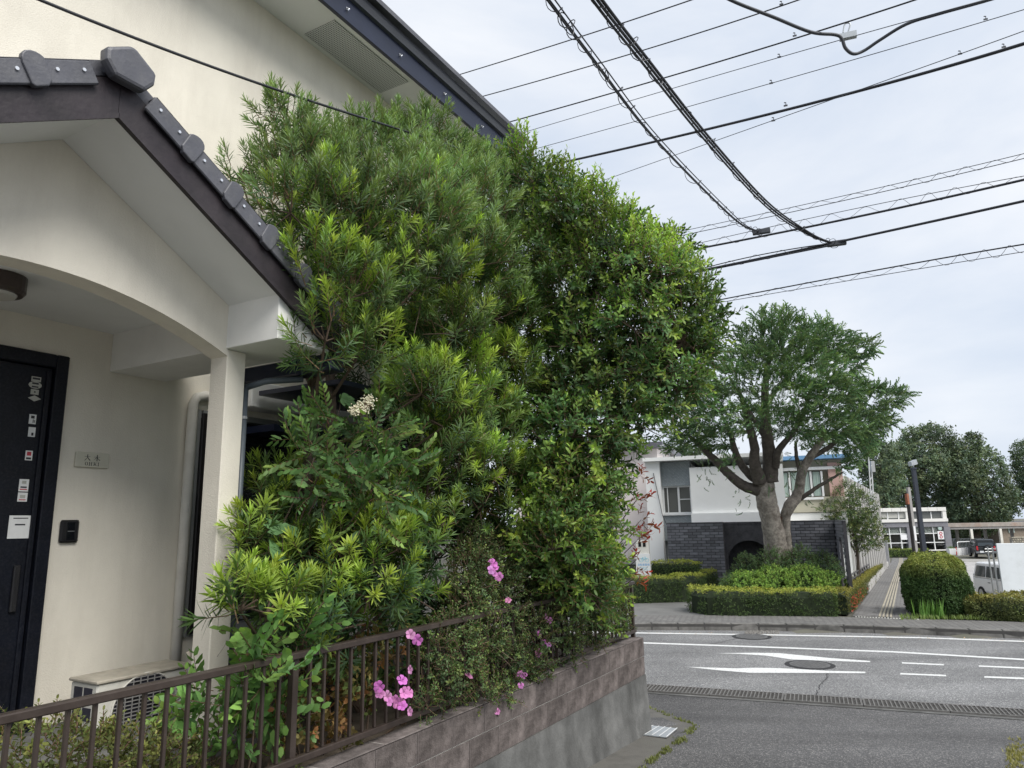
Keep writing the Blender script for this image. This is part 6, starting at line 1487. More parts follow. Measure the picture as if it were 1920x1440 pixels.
for x, y in ((922, 1058), (930, 1068), (918, 1070), (935, 1080), (928, 1076), (914, 1066), (932, 1055), (953, 1121), (1027, 1153), (1037, 1167), (1014, 1190), (1017, 1203), (1026, 1211), (1010, 1222), (972, 1262), (978, 1280), (982, 1266), (878, 1266), (763, 1254), (752, 1275), (767, 1292), (748, 1300), (707, 1297), (716, 1303), (727, 1313), (735, 1308), (748, 1331), (758, 1320), (772, 1337), (745, 1322), (782, 1197), (765, 1196), (930, 1342), (742, 1314)):
    c = V(x, y, 2.96 if y > 1150 else 3.02); o = bpy.data.objects.new('flower', flm[rnd.randrange(9)])
    dv = Vector(E0-c).normalized()*.7+Vector(-HN)*.5+Vector((rnd.uniform(-.9, .9), rnd.uniform(-.7, .7), rnd.uniform(-.3, .8)))
    o.rotation_euler = dv.to_track_quat('Z', 'Y').to_euler(); s_ = rnd.uniform(.65, .95); o.scale = (s_,)*3; o.location = tuple(c+np.array([rnd.gauss(0, .012), rnd.gauss(0, .012), rnd.gauss(0, .014)])-wloc(azs)); link(o, azs)

# ---- heavenly bamboo with cream panicles
nd = thing('nandina_shrub', 'feathery compound-leaved shrub with a cream flower plume by the porch', 'shrub', H(4.2, 3.75, gz))
nd_lobes = [(V(x, y, p), r) for x, y, p, r in ((590, 860, 3.5, .15), (630, 820, 3.45, .16), (690, 840, 3.35, .17), (740, 860, 3.3, .15), (640, 890, 3.4, .17), (710, 900, 3.3, .17), (680, 950, 3.3, .15), (740, 930, 3.3, .13), (600, 920, 3.5, .13), (700, 800, 3.4, .13))]
q = MB()
for c, r in nd_lobes: limb(q, [H(4.2+rnd.uniform(-.2, .3), 3.8, gz-.05), H(c@HU, 3.85, (gz+c[2])/2), c], [.012, .009, .004], 5, 4, .006)
build(q, 'stems', 'twig', nd)
NV = [twig_var(13, .28, .082, .028, (.028, .062, .024), c, .35, 62, True) for c in ((.06, .135, .036), (.05, .11, .034), (.10, .185, .042))]
P, Nn, I = on_lobes(nd_lobes, 75, .75, .5, 1.05)
stuff(scatter('leaves', NV, P, Nn*.9+np.array([0, 0, .15])+rng.normal(size=P.shape)*.3, rng.uniform(.7, 1.1, len(P)), tints(len(P), .75, 1.25), 'leaf_glossy', nd))
M['cream'] = leaf_mat('cream_flower', .7, .2, .2)
def panicle(cx, cy, p, w, n, parent, c=(.66, .58, .42)):
    o0 = V(cx, cy, p); pts = []; b = VB()
    for k in range(n):
        cl = rnd.randrange(5); u_, v_ = (-.45, -.2, .1, .3, .5)[cl]+rnd.gauss(0, .12), (-.1, .05, -.15, .25, .1)[cl]+rnd.gauss(0, .12); e = o0+HU*(u_*w)+UP*(v_*w+u_*w*.35)+HN*rnd.gauss(0, .12)*w; s_ = rnd.uniform(.005, .0085); cc = jit(c, .2)
        O = [e+np.array(v)*s_ for v in ((1, 0, 0), (0, 1, 0), (-1, 0, 0), (0, -1, 0), (0, 0, 1), (0, 0, -1))]
        b.leaf([x-wloc(parent) for x in O], [(0, 1, 4), (1, 2, 4), (2, 3, 4), (3, 0, 4), (1, 0, 5), (2, 1, 5), (3, 2, 5), (0, 3, 5)], cc)
        if k % 5 == 0: b.stem(o0-UP*w*.35-wloc(parent), e-wloc(parent), .0016, (.22, .14, .1))
    va = b.var(); o = bpy.data.objects.new('flower_plume', mesh_arrays('flower_plume', va.v, va.f, va.c, 'cream')); link(o, parent); stuff(o)
panicle(678, 764, 3.25, .15, 420, nd, (.78, .72, .56)); panicle(905, 820, 3.2, .07, 90, nd); panicle(937, 890, 3.2, .10, 140, nd, (.5, .42, .3)); panicle(585, 775, 3.8, .08, 70, nd, (.16, .09, .09))

# ---- leafy plants behind the fence
def bushy(name, label, cat, lobes, variants, dens, foot, m='leaf', lo=.75, hi=1.25, tint=(1, 1, 1), upk=.4, sc=(.8, 1.2), parts='leaves', stems=True, group=None, rnge=(.5, 1.08), stem_r=.008):
    root = thing(name, label, cat, foot, group); foot = np.asarray(foot, float)
    if stems:
        q = MB()
        for c, r in lobes:
            c = np.asarray(c); b0 = foot+(c-foot)*np.array([.6, .6, 0]); b0[2] = foot[2]-.04
            limb(q, [b0, (b0+c)/2, c], [stem_r, stem_r*.7, stem_r*.4], 5, 3, .01)
        build(q, 'stems', 'twig', root)
    P, Nn, I = on_lobes(lobes, dens, .8, *rnge, zmin=foot[2]-.02); lt = rng.uniform(.82, 1.2, len(lobes))
    o = scatter(parts, variants, P, Nn*.8+np.array([0, 0, upk])+rng.normal(size=P.shape)*.35, rng.uniform(*sc, len(P)), tints(len(P), lo, hi)*lt[I][:, None]*np.array(tint), m, root); stuff(o)
    return root
PIN = [twig_var(11, .24, .075, .034, (.05, .12, .035), c, .55, 68, True) for c in ((.10, .22, .05), (.15, .28, .06), (.07, .16, .04))]
bushy('pinnate_plant', 'bright green plant with drooping paired leaflets behind the fence post', 'plant', [(V(x, y, p), r) for x, y, p, r in ((430, 1290, 3.35, .14), (470, 1310, 3.3, .14), (410, 1340, 3.4, .14), (450, 1380, 3.35, .14), (500, 1340, 3.3, .10), (400, 1390, 3.45, .12), (500, 1235, 3.12, .11), (560, 1215, 3.1, .08))], PIN, 85, H(2.75, 3.4, gz))
OLV = [twig_var(10, .09, .030, .013, (.05, .075, .022), c, .15, 65) for c in ((.13, .16, .04), (.09, .12, .035))]
bushy('low_azalea', 'low olive-green clipped bush at the foot of the air conditioner', 'shrub', [(V(x, y, p), r) for x, y, p, r in ((20, 1415, 3.45, .13), (80, 1425, 3.4, .14), (150, 1425, 3.45, .13), (215, 1420, 3.5, .13), (275, 1425, 3.5, .13), (320, 1425, 3.5, .11), (130, 1385, 3.55, .06), (350, 1440, 3.4, .12), (180, 1440, 3.35, .15), (90, 1445, 3.3, .15), (270, 1440, 3.35, .14))], OLV, 330, H(1.9, 3.5, gz))
AUT = [twig_var(9, .17, .055, .030, (.10, .09, .03), c, .4, 70) for c in ((.17, .09, .035), (.13, .13, .04), (.07, .12, .035))]
bushy('tangled_vine', 'tangled vine with some orange leaves behind the fence bars', 'vine', [(V(x, y, p), r) for x, y, p, r in ((530, 1290, 3.35, .12), (560, 1340, 3.3, .12), (600, 1300, 3.4, .14), (640, 1340, 3.3, .13), (650, 1260, 3.4, .14), (600, 1390, 3.25, .1), (700, 1250, 3.4, .14), (540, 1400, 3.3, .1), (720, 1210, 3.35, .13))], AUT, 70, H(3.7, 3.45, gz), tint=(.8, .85, .8))
GRN = [twig_var(10, .18, .060, .026, DKG, c, .4, 70) for c in (MG, (.07, .13, .03))]
bushy('undergrowth', 'dark green undergrowth beneath the tall evergreen behind the fence', 'shrub', [(V(x, y, p), r) for x, y, p, r in ((960, 1040, 3.9, .3), (1040, 1010, 3.9, .3), (900, 990, 4.0, .3), (1010, 920, 4.0, .3), (660, 1240, 3.7, .22), (740, 1230, 3.6, .22), (820, 1190, 3.6, .22), (900, 1170, 3.5, .22), (980, 1120, 3.5, .25), (600, 1270, 3.7, .2), (1050, 1100, 3.5, .25), (700, 1190, 3.7, .2), (520, 1230, 3.7, .15))], GRN, 90, H(4.6, 3.6, gz), tint=(.9, .95, .9))
# big lobed vine leaves, one by one
def big_leaf(sz, seed):
    r_ = random.Random(seed); b = VB()
    for a0 in (-1.05, -.5, 0, .5, 1.05):
        L__ = sz*(1 if a0 == 0 else .86 if abs(a0) < .6 else .62); d = np.array([math.sin(a0), math.cos(a0), 0]); w = np.array([d[1], -d[0], 0]); z = np.array([0, 0, 1.0]); c = np.array((.062, .135, .048))*r_.uniform(.85, 1.2)
        pts = [np.zeros(3)]
        fr_ = ((.25, .10), (.45, .19), (.55, .17), (.70, .16), (.80, .11), (1, .0))
        for f, ww in fr_: pts += [d*L__*f+w*ww*sz+z*(.10*ww*sz*2-.12*L__*f*f), d*L__*f-w*ww*sz+z*(.10*ww*sz*2-.12*L__*f*f), d*L__*f-z*.12*L__*f*f]
        fs = [(0, 1, 3), (0, 3, 2)]
        for k in range(len(fr_)-1): a, e = 1+3*k, 4+3*k; fs += [(a, e, e+2), (a, e+2, a+2), (a+2, e+2, e+1), (a+2, e+1, a+1)]
        b.leaf([p+z*.001*abs(a0) for p in pts], fs, c)
    va = b.var(); return mesh_arrays('leaf', va.v, va.f, va.c, 'leaf')
vn_ = thing('grape_vine', 'vine with large lobed leaves climbing beside the dark downpipe', 'vine', H(3.5, 3.6, gz))
blm = [big_leaf(.15, k) for k in range(3)]; q = MB(); prevp = H(3.45, 3.6, gz-.05)
for x, y, p, s_, a in ((528, 1000, 3.5, 1.0, .3), (545, 985, 3.55, .8, 2.6), (505, 1025, 3.5, 1.1, -2.2), (470, 1060, 3.45, .9, -2.0), (492, 1108, 3.4, .9, 2.9), (478, 1105, 3.42, .8, -2.6), (560, 905, 3.7, .9, -1.2), (585, 925, 3.7, .8, 2.4), (712, 700, 3.5, .85, 2.6), (640, 745, 3.6, .9, -2.0), (600, 760, 3.7, .9, -2.4), (690, 730, 3.55, .7, -2.8), (610, 500, 3.3, .5, 2), (585, 545, 3.3, .45, -2), (1030, 880, 3.2, .6, 2.8), (985, 830, 3.2, .5, 3)):
    c = V(x, y, p); o = bpy.data.objects.new('leaf', blm[rnd.randrange(3)]); n_ = Vector(-HN)*.75+Vector((0, 0, .6))+Vector((rnd.uniform(-.3, .3), rnd.uniform(-.3, .3), 0))
    o.rotation_mode = 'QUATERNION'; o.rotation_quaternion = n_.to_track_quat('Z', 'Y') @ Matrix.Rotation(a, 3, 'Z').to_quaternion(); o.scale = (s_,)*3; o.location = tuple(c-wloc(vn_)); link(o, vn_)
    if p > 3.38: limb(q, [prevp, (prevp+c)/2+HN*.03, c], [.005, .004, .003], 5, 3, .01)
build(q, 'stem', 'twig', vn_)
# cut dead branch on the air conditioner
db = thing('dead_branch', 'bleached cut branch stub standing by the porch column', 'branch', V(362, 1262, 4.3))
q = MB(); c = V(358, 1258, 4.2); limb(q, [c-UP*.40, c, V(352, 1222, 4.2)], [.014, .018, .012], 7, 3, .003); limb(q, [c, V(368, 1225, 4.15)], [.012, .007], 6, 3); limb(q, [V(372, 1255, 4.1)-UP*.4, V(372, 1250, 4.1), V(375, 1192, 4.1)], [.010, .009, .008], 6, 3, .003); limb(q, [c, V(400, 1238, 4.0), V(425, 1205, 3.9)], [.003, .002, .002], 4, 4); build(q, 'wood', 'dead_twig', db)

# ---- the old zelkova across the street
ZD = 21.8
z6 = lambda x, y, d=ZD: D(1180+x*.4306, 560+y*.4306, d)
zk = thing('zelkova_tree', 'old zelkova with thick forked trunk and fanned crown on the hedged mound', 'tree', np.array([*z6(640, 1180)[:2], .1]))
zpx = .4306*ZD/FPX
q = MB()
def zl(pts, rp, n=10, wob=.012): limb(q, [z6(x, y, ZD+d) for x, y, d in pts], [r_*zpx*.88 for r_ in rp], n, 6, wob)
zl([(648, 1230, 0), (640, 1095, 0), (618, 970, 0), (595, 870, 0), (590, 790, .05)], [72, 58, 50, 50, 42], 14)
zl([(690, 1200, -.05), (688, 1090, -.05), (680, 960, -.05), (700, 900, -.1), (735, 850, -.1), (750, 760, -.2), (785, 690, -.3), (850, 600, -.5)], [28, 24, 24, 30, 26, 22, 20, 12])
q2 = q; q = MB()
zl([(575, 840, 0), (500, 815, .1), (440, 770, .2), (390, 720, .3), (320, 650, .5), (250, 590, .7)], [30, 26, 22, 20, 15, 7])
zl([(580, 810, .1), (510, 750, .2), (465, 680, .4), (440, 590, .6), (400, 500, .8)], [26, 20, 17, 13, 7])
zl([(570, 800, -.1), (545, 720, -.2), (545, 640, -.3), (510, 520, -.5), (480, 400, -.8)], [36, 28, 22, 16, 7])
zl([(610, 800, 0), (612, 700, .1), (600, 600, .2), (590, 480, .3), (600, 300, .3), (630, 150, .3)], [44, 34, 28, 22, 13, 5])
zl([(635, 740, -.1), (650, 660, -.2), (700, 600, -.3), (760, 500, -.4), (800, 350, -.5)], [20, 17, 13, 10, 5])
zl([(735, 880, -.1), (790, 840, -.3), (850, 800, -.4), (930, 755, -.6)], [12, 10, 8, 4]); zl([(750, 780, -.2), (730, 700, -.1), (725, 620, 0)], [13, 10, 6]); zl([(790, 690, -.3), (880, 640, -.1), (960, 560, .2), (1050, 480, .4)], [14, 11, 8, 4]); zl([(590, 600, .2), (480, 420, .9), (430, 330, 1.2)], [14, 9, 4]); zl([(600, 450, .3), (700, 330, .9), (820, 230, 1.2)], [12, 8, 4])
build(q, 'limbs', 'bark_limb_shaded', zk, smooth=True); build(q2, 'trunk', 'bark', zk, smooth=True)
q = MB(); hp = [z6(x, y, ZD-.62) for x, y in ((660, 940), (690, 950), (685, 1000), (700, 1060), (695, 1090), (668, 1085), (660, 1020), (652, 980))]
q.prism([p+np.array([0, .42, 0]) for p in hp], (0, .2, 0)); M['hollow'] = mat('tree_hollow', (.05, .032, .022), .95, .4, 14, 1.0, 20); build(q, 'hollow', 'hollow', zk)
zl_l = [(z6(x, y, ZD+d), np.array([1.06, 1.06, .50])*r*zpx) for x, y, d, r in ((630, 100, .2, 75), (690, 140, -.2, 80), (560, 170, .4, 85), (790, 160, .3, 95), (870, 200, -.2, 95), (700, 240, -.7, 110), (600, 260, .8, 110), (960, 230, .2, 75), (1030, 215, .1, 45), (900, 300, .8, 110), (780, 330, -1.0, 120), (500, 280, .1, 95), (440, 360, -.5, 100), (560, 380, -1.0, 110), (680, 430, -1.2, 120), (860, 430, -.9, 115), (960, 400, .3, 90), (1050, 440, -.1, 95), (1130, 430, .2, 60), (1190, 430, .1, 30), (340, 430, .3, 95), (270, 500, .1, 80), (380, 530, -.8, 100), (500, 520, -1.1, 105), (620, 540, .9, 120), (760, 550, -1.0, 110), (880, 560, -.9, 100), (980, 540, -.5, 95), (1060, 540, .3, 70), (230, 580, .0, 60), (300, 600, -.4, 65), (400, 620, .6, 80), (820, 620, .6, 80), (950, 630, -.2, 75), (1010, 620, .2, 55), (215, 650, .1, 35), (930, 720, -.5, 40), (970, 690, -.3, 45), (440, 700, -.7, 30))]
ZV = [twig_var(13, .34, .10, .040, (.03, .062, .030), c, .5, 55, True, False) for c in ((.060, .110, .045), (.05, .095, .043), (.10, .165, .058))]
P, Nn, I = on_lobes(zl_l, 48, .8, .62, 1.15); lt = rng.uniform(.78, 1.25, len(zl_l))
out_ = P-np.array(z6(620, 560)); out_[:, 2] *= .4; out_ /= np.linalg.norm(out_, axis=1, keepdims=True)
stuff(scatter('crown', ZV, P, out_*.9+Nn*.35+np.array([0, 0, .15])+rng.normal(size=P.shape)*.3, rng.uniform(.75, 1.2, len(P)), tints(len(P), 1.05, 1.75)*lt[I][:, None], 'leaf_far', zk))
drp = []
for x, y in ((330, 720), (320, 770), (300, 700), (350, 790), (440, 830), (500, 850), (505, 880), (420, 760), (360, 740), (770, 880), (900, 770), (610, 800), (615, 820), (700, 690), (720, 720), (690, 750), (700, 800), (290, 640), (870, 780), (840, 700)):
    for k in range(4): drp.append(z6(x+rnd.gauss(0, 16), y+rnd.gauss(0, 18), ZD-.6+rnd.gauss(0, .3)))
drp = np.array(drp); stuff(scatter('hanging_sprays', ZV, drp, np.tile([0.1, 0, -.6], (len(drp), 1))+rng.normal(size=drp.shape)*.3, rng.uniform(.42, .62, len(drp)), tints(len(drp), 1.0, 1.4), 'leaf_far', zk))

# ---- clipped hedges
def fleck(seed, L__=.034, W_=.018):
    b = VB(); r_ = random.Random(seed)
    for k in range(5):
        d = np.array([r_.gauss(0, 1), r_.gauss(0, 1), r_.gauss(.5, .5)]); d /= np.linalg.norm(d); b.leaf(leaf4(np.array([r_.uniform(-.02, .02), r_.uniform(-.02, .02), 0]), d, np.array([r_.gauss(0, 1), r_.gauss(0, 1), 1]), L__, W_, .1), LF4, np.ones(3)*r_.uniform(.75, 1.25))
    return b.var()
FL = [fleck(k) for k in range(6)]
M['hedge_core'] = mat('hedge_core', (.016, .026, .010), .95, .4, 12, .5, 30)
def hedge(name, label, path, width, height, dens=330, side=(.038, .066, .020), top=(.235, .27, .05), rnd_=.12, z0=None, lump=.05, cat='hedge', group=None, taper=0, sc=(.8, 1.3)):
    path = [np.asarray(p, float) for p in path]; root = thing(name, label, cat, path[0], group)
    L__ = np.cumsum([0]+[np.linalg.norm(path[i+1]-path[i]) for i in range(len(path)-1)]); tot = L__[-1]
    def at(s):
        i = int(np.clip(np.searchsorted(L__, s)-1, 0, len(path)-2)); f = (s-L__[i])/(L__[i+1]-L__[i]); p = path[i]*(1-f)+path[i+1]*f
        t = path[i+1]-path[i]; t[2] = 0; t /= np.linalg.norm(t); return p, t, np.array([-t[1], t[0], 0])
    q = MB(); n = max(2, int(tot/.4)); vs_ = []; k = .05+lump*.55
    for i in range(n+1):
        p, t, a = at(min(max(tot*i/n, k), tot-k)); h, w = height-k, width/2-k
        vs_ += [p+a*w-UP*.05, p+a*w+UP*(h-rnd_), p+a*(w-rnd_)+UP*h, p-a*(w-rnd_)+UP*h, p-a*w+UP*(h-rnd_), p-a*w-UP*.05]
    q.add(vs_, [(6*i+j, 6*i+j+1, 6*i+7+j, 6*i+6+j) for i in range(n) for j in range(5)]+[tuple(range(6)), tuple(range(6*n, 6*n+6))]); build(q, 'branches', 'hedge_core', root)
    per = 2*height+width; N_ = int(dens*(tot*per+2*width*height)); P, Nn, C = [], [], []
    ph1 = rng.uniform(0, 6, 4)
    for i in range(N_):
        e = rnd.random()*(tot*per+2*width*height)
        if e < tot*per:
            s = rnd.random()*tot; u_ = rnd.random()*per; p, t, a = at(s)
            if u_ < height: o_, n_, z = width/2, a, u_
            elif u_ < height+width: o_, n_, z = u_-height-width/2, UP, height
            else: o_, n_, z = -width/2, -a, u_-height-width
            n_ = n_.copy()
        else:
            end = rnd.random() < .5; p, t, a = at(.001 if end else tot-.001); o_ = (rnd.random()-.5)*width; z = rnd.random()*height; n_ = (-t if end else t).copy(); s = 0 if end else tot
        if z > height-rnd_ and abs(o_) > width/2-rnd_:            # rounded shoulder
            cx, cz = math.copysign(width/2-rnd_, o_), height-rnd_; v = np.array([o_-cx, z-cz]); v = v/max(np.linalg.norm(v), 1e-6)
            o_, z = cx+v[0]*rnd_, cz+v[1]*rnd_; n_ = a*v[0]+UP*v[1]
        lm_ = lump*(math.sin(s*3.1+ph1[0])*.5+math.sin(s*7.3+z*5+ph1[1])*.3+math.sin(o_*6+s*4+ph1[2])*.4)
        if math.sin(s*2.1+ph1[3])*math.sin(s*5.7+z*6+o_*4+ph1[2]) > .80 and rnd.random() < .8: continue
        pos = p+a*o_+UP*z+n_*(lm_+rnd.uniform(-.05, .02)+(abs(rnd.gauss(0, .03)) if rnd.random() < .12 else 0)-taper*z*(0 if n_[2] > .7 else 1))
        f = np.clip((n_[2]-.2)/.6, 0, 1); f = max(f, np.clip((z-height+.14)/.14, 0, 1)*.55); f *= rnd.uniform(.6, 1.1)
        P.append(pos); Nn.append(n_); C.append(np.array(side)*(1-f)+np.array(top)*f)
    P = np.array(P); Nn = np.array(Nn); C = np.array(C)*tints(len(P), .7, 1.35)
    stuff(scatter('leaves', FL, P, Nn+rng.normal(size=P.shape)*.35, rng.uniform(*sc, len(P)), C, 'leaf_far', root)); return root
fa, fb_ = G(1293, 1154, .15), G(1603, 1157, .15); fd = (fb_-fa)/np.linalg.norm(fb_-fa); bk = np.array([-fd[1], fd[0], 0])
wk0 = lambda s: wk(s, wl(s)-.32)
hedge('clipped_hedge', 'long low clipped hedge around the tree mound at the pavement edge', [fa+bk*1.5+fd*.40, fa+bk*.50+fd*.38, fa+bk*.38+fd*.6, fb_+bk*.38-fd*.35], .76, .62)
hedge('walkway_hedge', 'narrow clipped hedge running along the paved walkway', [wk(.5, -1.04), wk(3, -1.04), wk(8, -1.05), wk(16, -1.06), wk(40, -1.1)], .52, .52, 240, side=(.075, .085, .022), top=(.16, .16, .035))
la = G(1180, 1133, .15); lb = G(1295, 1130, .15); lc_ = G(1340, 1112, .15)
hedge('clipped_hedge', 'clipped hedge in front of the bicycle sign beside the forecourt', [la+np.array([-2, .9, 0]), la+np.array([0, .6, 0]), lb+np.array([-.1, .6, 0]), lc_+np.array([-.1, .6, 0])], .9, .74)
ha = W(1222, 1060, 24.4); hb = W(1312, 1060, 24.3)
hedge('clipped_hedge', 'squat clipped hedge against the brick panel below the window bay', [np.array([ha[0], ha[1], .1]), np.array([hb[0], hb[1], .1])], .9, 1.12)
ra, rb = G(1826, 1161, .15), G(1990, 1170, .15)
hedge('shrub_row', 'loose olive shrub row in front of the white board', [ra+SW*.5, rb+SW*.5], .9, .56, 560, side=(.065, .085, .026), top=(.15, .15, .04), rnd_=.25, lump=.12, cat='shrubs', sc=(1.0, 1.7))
# rounded bush beside the walkway
rbc = G(1765, 1158, .15)+np.array(list(WD)+[0])*1.15; rbc[2] = .12
rb_ = thing('round_bush', 'big rounded clipped bush beside the paved walkway', 'bush', rbc)
ax_ = np.array([.77, 1.3, 1.44]); dw = np.array(list(WD)+[0]); rw_ = np.array(list(WR)+[0])
def sup(u_, v_):           # rounded box
    e = .62; cu, su = math.cos(u_), math.sin(u_); cv, sv_ = math.cos(v_), math.sin(v_); g = lambda x: math.copysign(abs(x)**e, x)
    return g(cv)*g(cu)*ax_[0], g(cv)*g(su)*ax_[1], max(0, g(sv_))*ax_[2]
P, Nn, C = [], [], []
for i in range(15000):
    d = rng.normal(size=3); d[2] = abs(d[2]); d /= np.linalg.norm(d); u_, v_ = math.atan2(d[1], d[0]), math.asin(d[2]); x, y, z = sup(u_, v_); taper_ = .86+.14*min(1, z/.5)
    nn_ = rw_*x/ax_[0]**2+dw*y/ax_[1]**2+UP*(z/ax_[2]**2); nn_ /= np.linalg.norm(nn_)
    lm_ = .035*math.sin(u_*7)+.03*math.sin(v_*9+u_*3)+rnd.uniform(-.05, .02)
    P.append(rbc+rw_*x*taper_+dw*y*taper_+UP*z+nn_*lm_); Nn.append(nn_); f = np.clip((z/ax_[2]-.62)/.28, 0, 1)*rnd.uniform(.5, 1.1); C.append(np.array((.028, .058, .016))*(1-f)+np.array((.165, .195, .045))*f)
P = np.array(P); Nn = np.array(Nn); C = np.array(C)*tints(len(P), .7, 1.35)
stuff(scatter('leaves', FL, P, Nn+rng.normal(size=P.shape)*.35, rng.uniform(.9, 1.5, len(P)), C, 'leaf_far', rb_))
q = MB(); nu, nv = 24, 8; vs_ = []
for j in range(nv+1):
    for i in range(nu):
        x, y, z = sup(2*math.pi*i/nu, math.pi/2*j/nv*.999); vs_.append(rbc+(rw_*x+dw*y)*.87*(.86+.14*min(1, z/.5))+UP*z*.91)
q.add(vs_, [(j*nu+i, j*nu+(i+1) % nu, (j+1)*nu+(i+1) % nu, (j+1)*nu+i) for j in range(nv) for i in range(nu)]); build(q, 'branches', 'hedge_core', rb_)

# ---- mound planting under the zelkova
BRT = [twig_var(9, .13, .050, .020, (.07, .15, .03), c, .15, 65, False, False) for c in ((.19, .33, .055), (.15, .28, .05), (.24, .38, .07))]
DRK = [twig_var(9, .14, .055, .020, (.025, .055, .024), c, .2, 65, False, False) for c in ((.06, .11, .035), (.05, .095, .035))]
def mound(cx, y, dep, rx, ry, rz, z0=.1): P = D(cx, y, dep); return (np.array([P[0], P[1], z0]), np.array([rx, ry, rz]))
bushy('bright_groundcover', 'bright green leafy mound between the front hedge and the tree', 'shrub', [mound(1400, 1080, 20.6, .75, .6, .85), mound(1450, 1080, 20.8, .8, .7, .98), mound(1510, 1080, 20.7, .8, .7, .98), mound(1552, 1080, 20.5, .55, .6, .80), mound(1370, 1085, 20.7, .4, .5, .65)], BRT, 330, np.array([*D(1470, 1080, 20.7)[:2], .05]), 'leaf_far', rnge=(.9, 1.06), stem_r=.02)
bushy('dark_shrub', 'dark green loose shrub around the foot of the old trunk', 'shrub', [mound(1400, 1050, 21.3, .5, .5, 1.28), mound(1450, 1050, 21.2, .6, .4, 1.42), mound(1500, 1050, 21.3, .6, .5, 1.45), mound(1545, 1055, 21.6, .5, .5, 1.28), mound(1365, 1090, 20.5, .22, .3, .75)], DRK, 260, np.array([*D(1460, 1060, 21.4)[:2], .05]), 'leaf_far', rnge=(.88, 1.12), stem_r=.02)
# small tree by the wing wall
STV = [twig_var(9, .22, .085, .035, (.03, .06, .025), c, .2, 65, False, False) for c in ((.085, .12, .04), (.055, .10, .035), (.12, .15, .05))]
def tree(name, label, lobes, variants, dens, foot, trunk_r, bark='bark_dark', m='leaf_far', group=None, sc=(.8, 1.2), lo=.75, hi=1.25, upk=.25, rnge=(.6, 1.08)):
    foot = np.asarray(foot, float); root = thing(name, label, 'tree', foot, group); cs = np.array([l[0] for l in lobes]); top_ = cs.mean(0); q = MB()
    limb(q, [foot-UP*.1, (foot+top_)/2+np.array([trunk_r, 0, 0]), top_], [trunk_r, trunk_r*.75, trunk_r*.35], 9, 5, trunk_r*.1)
    build(q, 'trunk', bark, root, smooth=True); q = MB()
    for c in cs:
        f = rnd.uniform(.45, .9); s_ = foot*(1-f)+top_*f; limb(q, [s_, (s_+c)/2+UP*.1*trunk_r, c], [trunk_r*.35, trunk_r*.22, trunk_r*.08], 5, 3, trunk_r*.1)
    stuff(build(q, 'branches', bark, root))
    P, Nn, I = on_lobes(lobes, dens, .8, *rnge); lt = rng.uniform(.75, 1.25, len(lobes))
    stuff(scatter('crown', variants, P, Nn*.8+np.array([0, 0, upk])+rng.normal(size=P.shape)*.35, rng.uniform(*sc, len(P)), tints(len(P), lo, hi)*lt[I][:, None], m, root)); return root
sd_ = 26.5; spx = sd_/FPX
stf = np.array([*D(1605, 1060, sd_)[:2], -.2])
tree('small_tree', 'small round-headed tree behind the brick wing wall', [(D(x, y, sd_+d), r*spx) for x, y, d, r in ((1590, 935, 0, 24), (1570, 955, .2, 24), (1612, 950, -.2, 26), (1555, 960, 0, 14), (1595, 970, -.4, 28), (1625, 985, .1, 24), (1600, 1000, .2, 24), (1640, 1005, 0, 16), (1575, 985, .3, 20), (1625, 1015, -.1, 18), (1590, 920, 0, 12))], STV, 75, stf, .07)
# ---- big trees beyond the cafe
def clump(seed, c):
    b = VB(); r_ = random.Random(seed)
    for k in range(9):
        d = np.array([r_.gauss(0, 1), r_.gauss(0, 1), r_.gauss(.3, .7)]); d /= np.linalg.norm(d); b.leaf(leaf4(np.array([r_.gauss(0, .16) for _ in range(3)]), d, np.array([r_.gauss(0, .6), r_.gauss(0, .6), 1]), .30, .15, .1), LF4, np.array(c)*r_.uniform(.7, 1.3))
    return b.var()
FV = [clump(k, c) for k, c in enumerate(((.072, .105, .062), (.055, .088, .054), (.095, .13, .068), (.066, .098, .062)))]  # far leaf tones brightened, distance haze put into the colour
def far_tree(label, lobes, dep, fx, tr=.45, g='large trees beyond the cafe'):
    k = dep/FPX; F = D(fx, 1020, dep); tree('large_tree', label, [(D(x, y, dep+dd*k), r*k) for x, y, dd, r in lobes], FV, 5.5, np.array([F[0], F[1], -1.55]), tr, group=g, sc=(.8, 1.5), rnge=(.55, 1.1))
far_tree('large dark evergreen rising straight above the cafe roof', [(1690, 860, 0, 34), (1720, 840, 10, 36), (1755, 830, -10, 34), (1735, 870, -20, 44), (1690, 905, 0, 44), (1740, 915, 10, 48), (1770, 870, 10, 40), (1665, 900, 20, 34), (1720, 950, 0, 40), (1765, 940, -5, 40), (1680, 945, 5, 30), (1740, 810, 0, 16), (1710, 815, 0, 14)], 98, 1725, .6)
far_tree('broad dark evergreen behind the covered passage roof', [(1815, 850, 0, 30), (1840, 870, 10, 36), (1800, 890, -15, 40), (1850, 915, 0, 42), (1815, 930, 10, 46), (1790, 950, 0, 34), (1850, 950, -10, 40), (1880, 930, 5, 26), (1885, 955, 0, 22), (1825, 825, 0, 14), (1865, 890, 0, 26), (1800, 975, 0, 24), (1840, 980, 0, 24)], 96, 1822, .6)
far_tree('lighter tree beyond the stone wall and covered passage', [(1925, 850, 0, 26), (1935, 890, 0, 34), (1925, 930, 0, 24), (1950, 860, 0, 40), (1965, 910, 0, 44), (1915, 870, 0, 14)], 102, 1955, .5)
far_tree('mid-green tree behind the ribbed screen and small tree', [(1650, 850, 0, 26), (1640, 880, 10, 30), (1665, 870, -10, 26), (1645, 915, 0, 30), (1668, 905, 0, 26), (1655, 950, 0, 24), (1630, 830, 0, 20)], 86, 1655, .45)
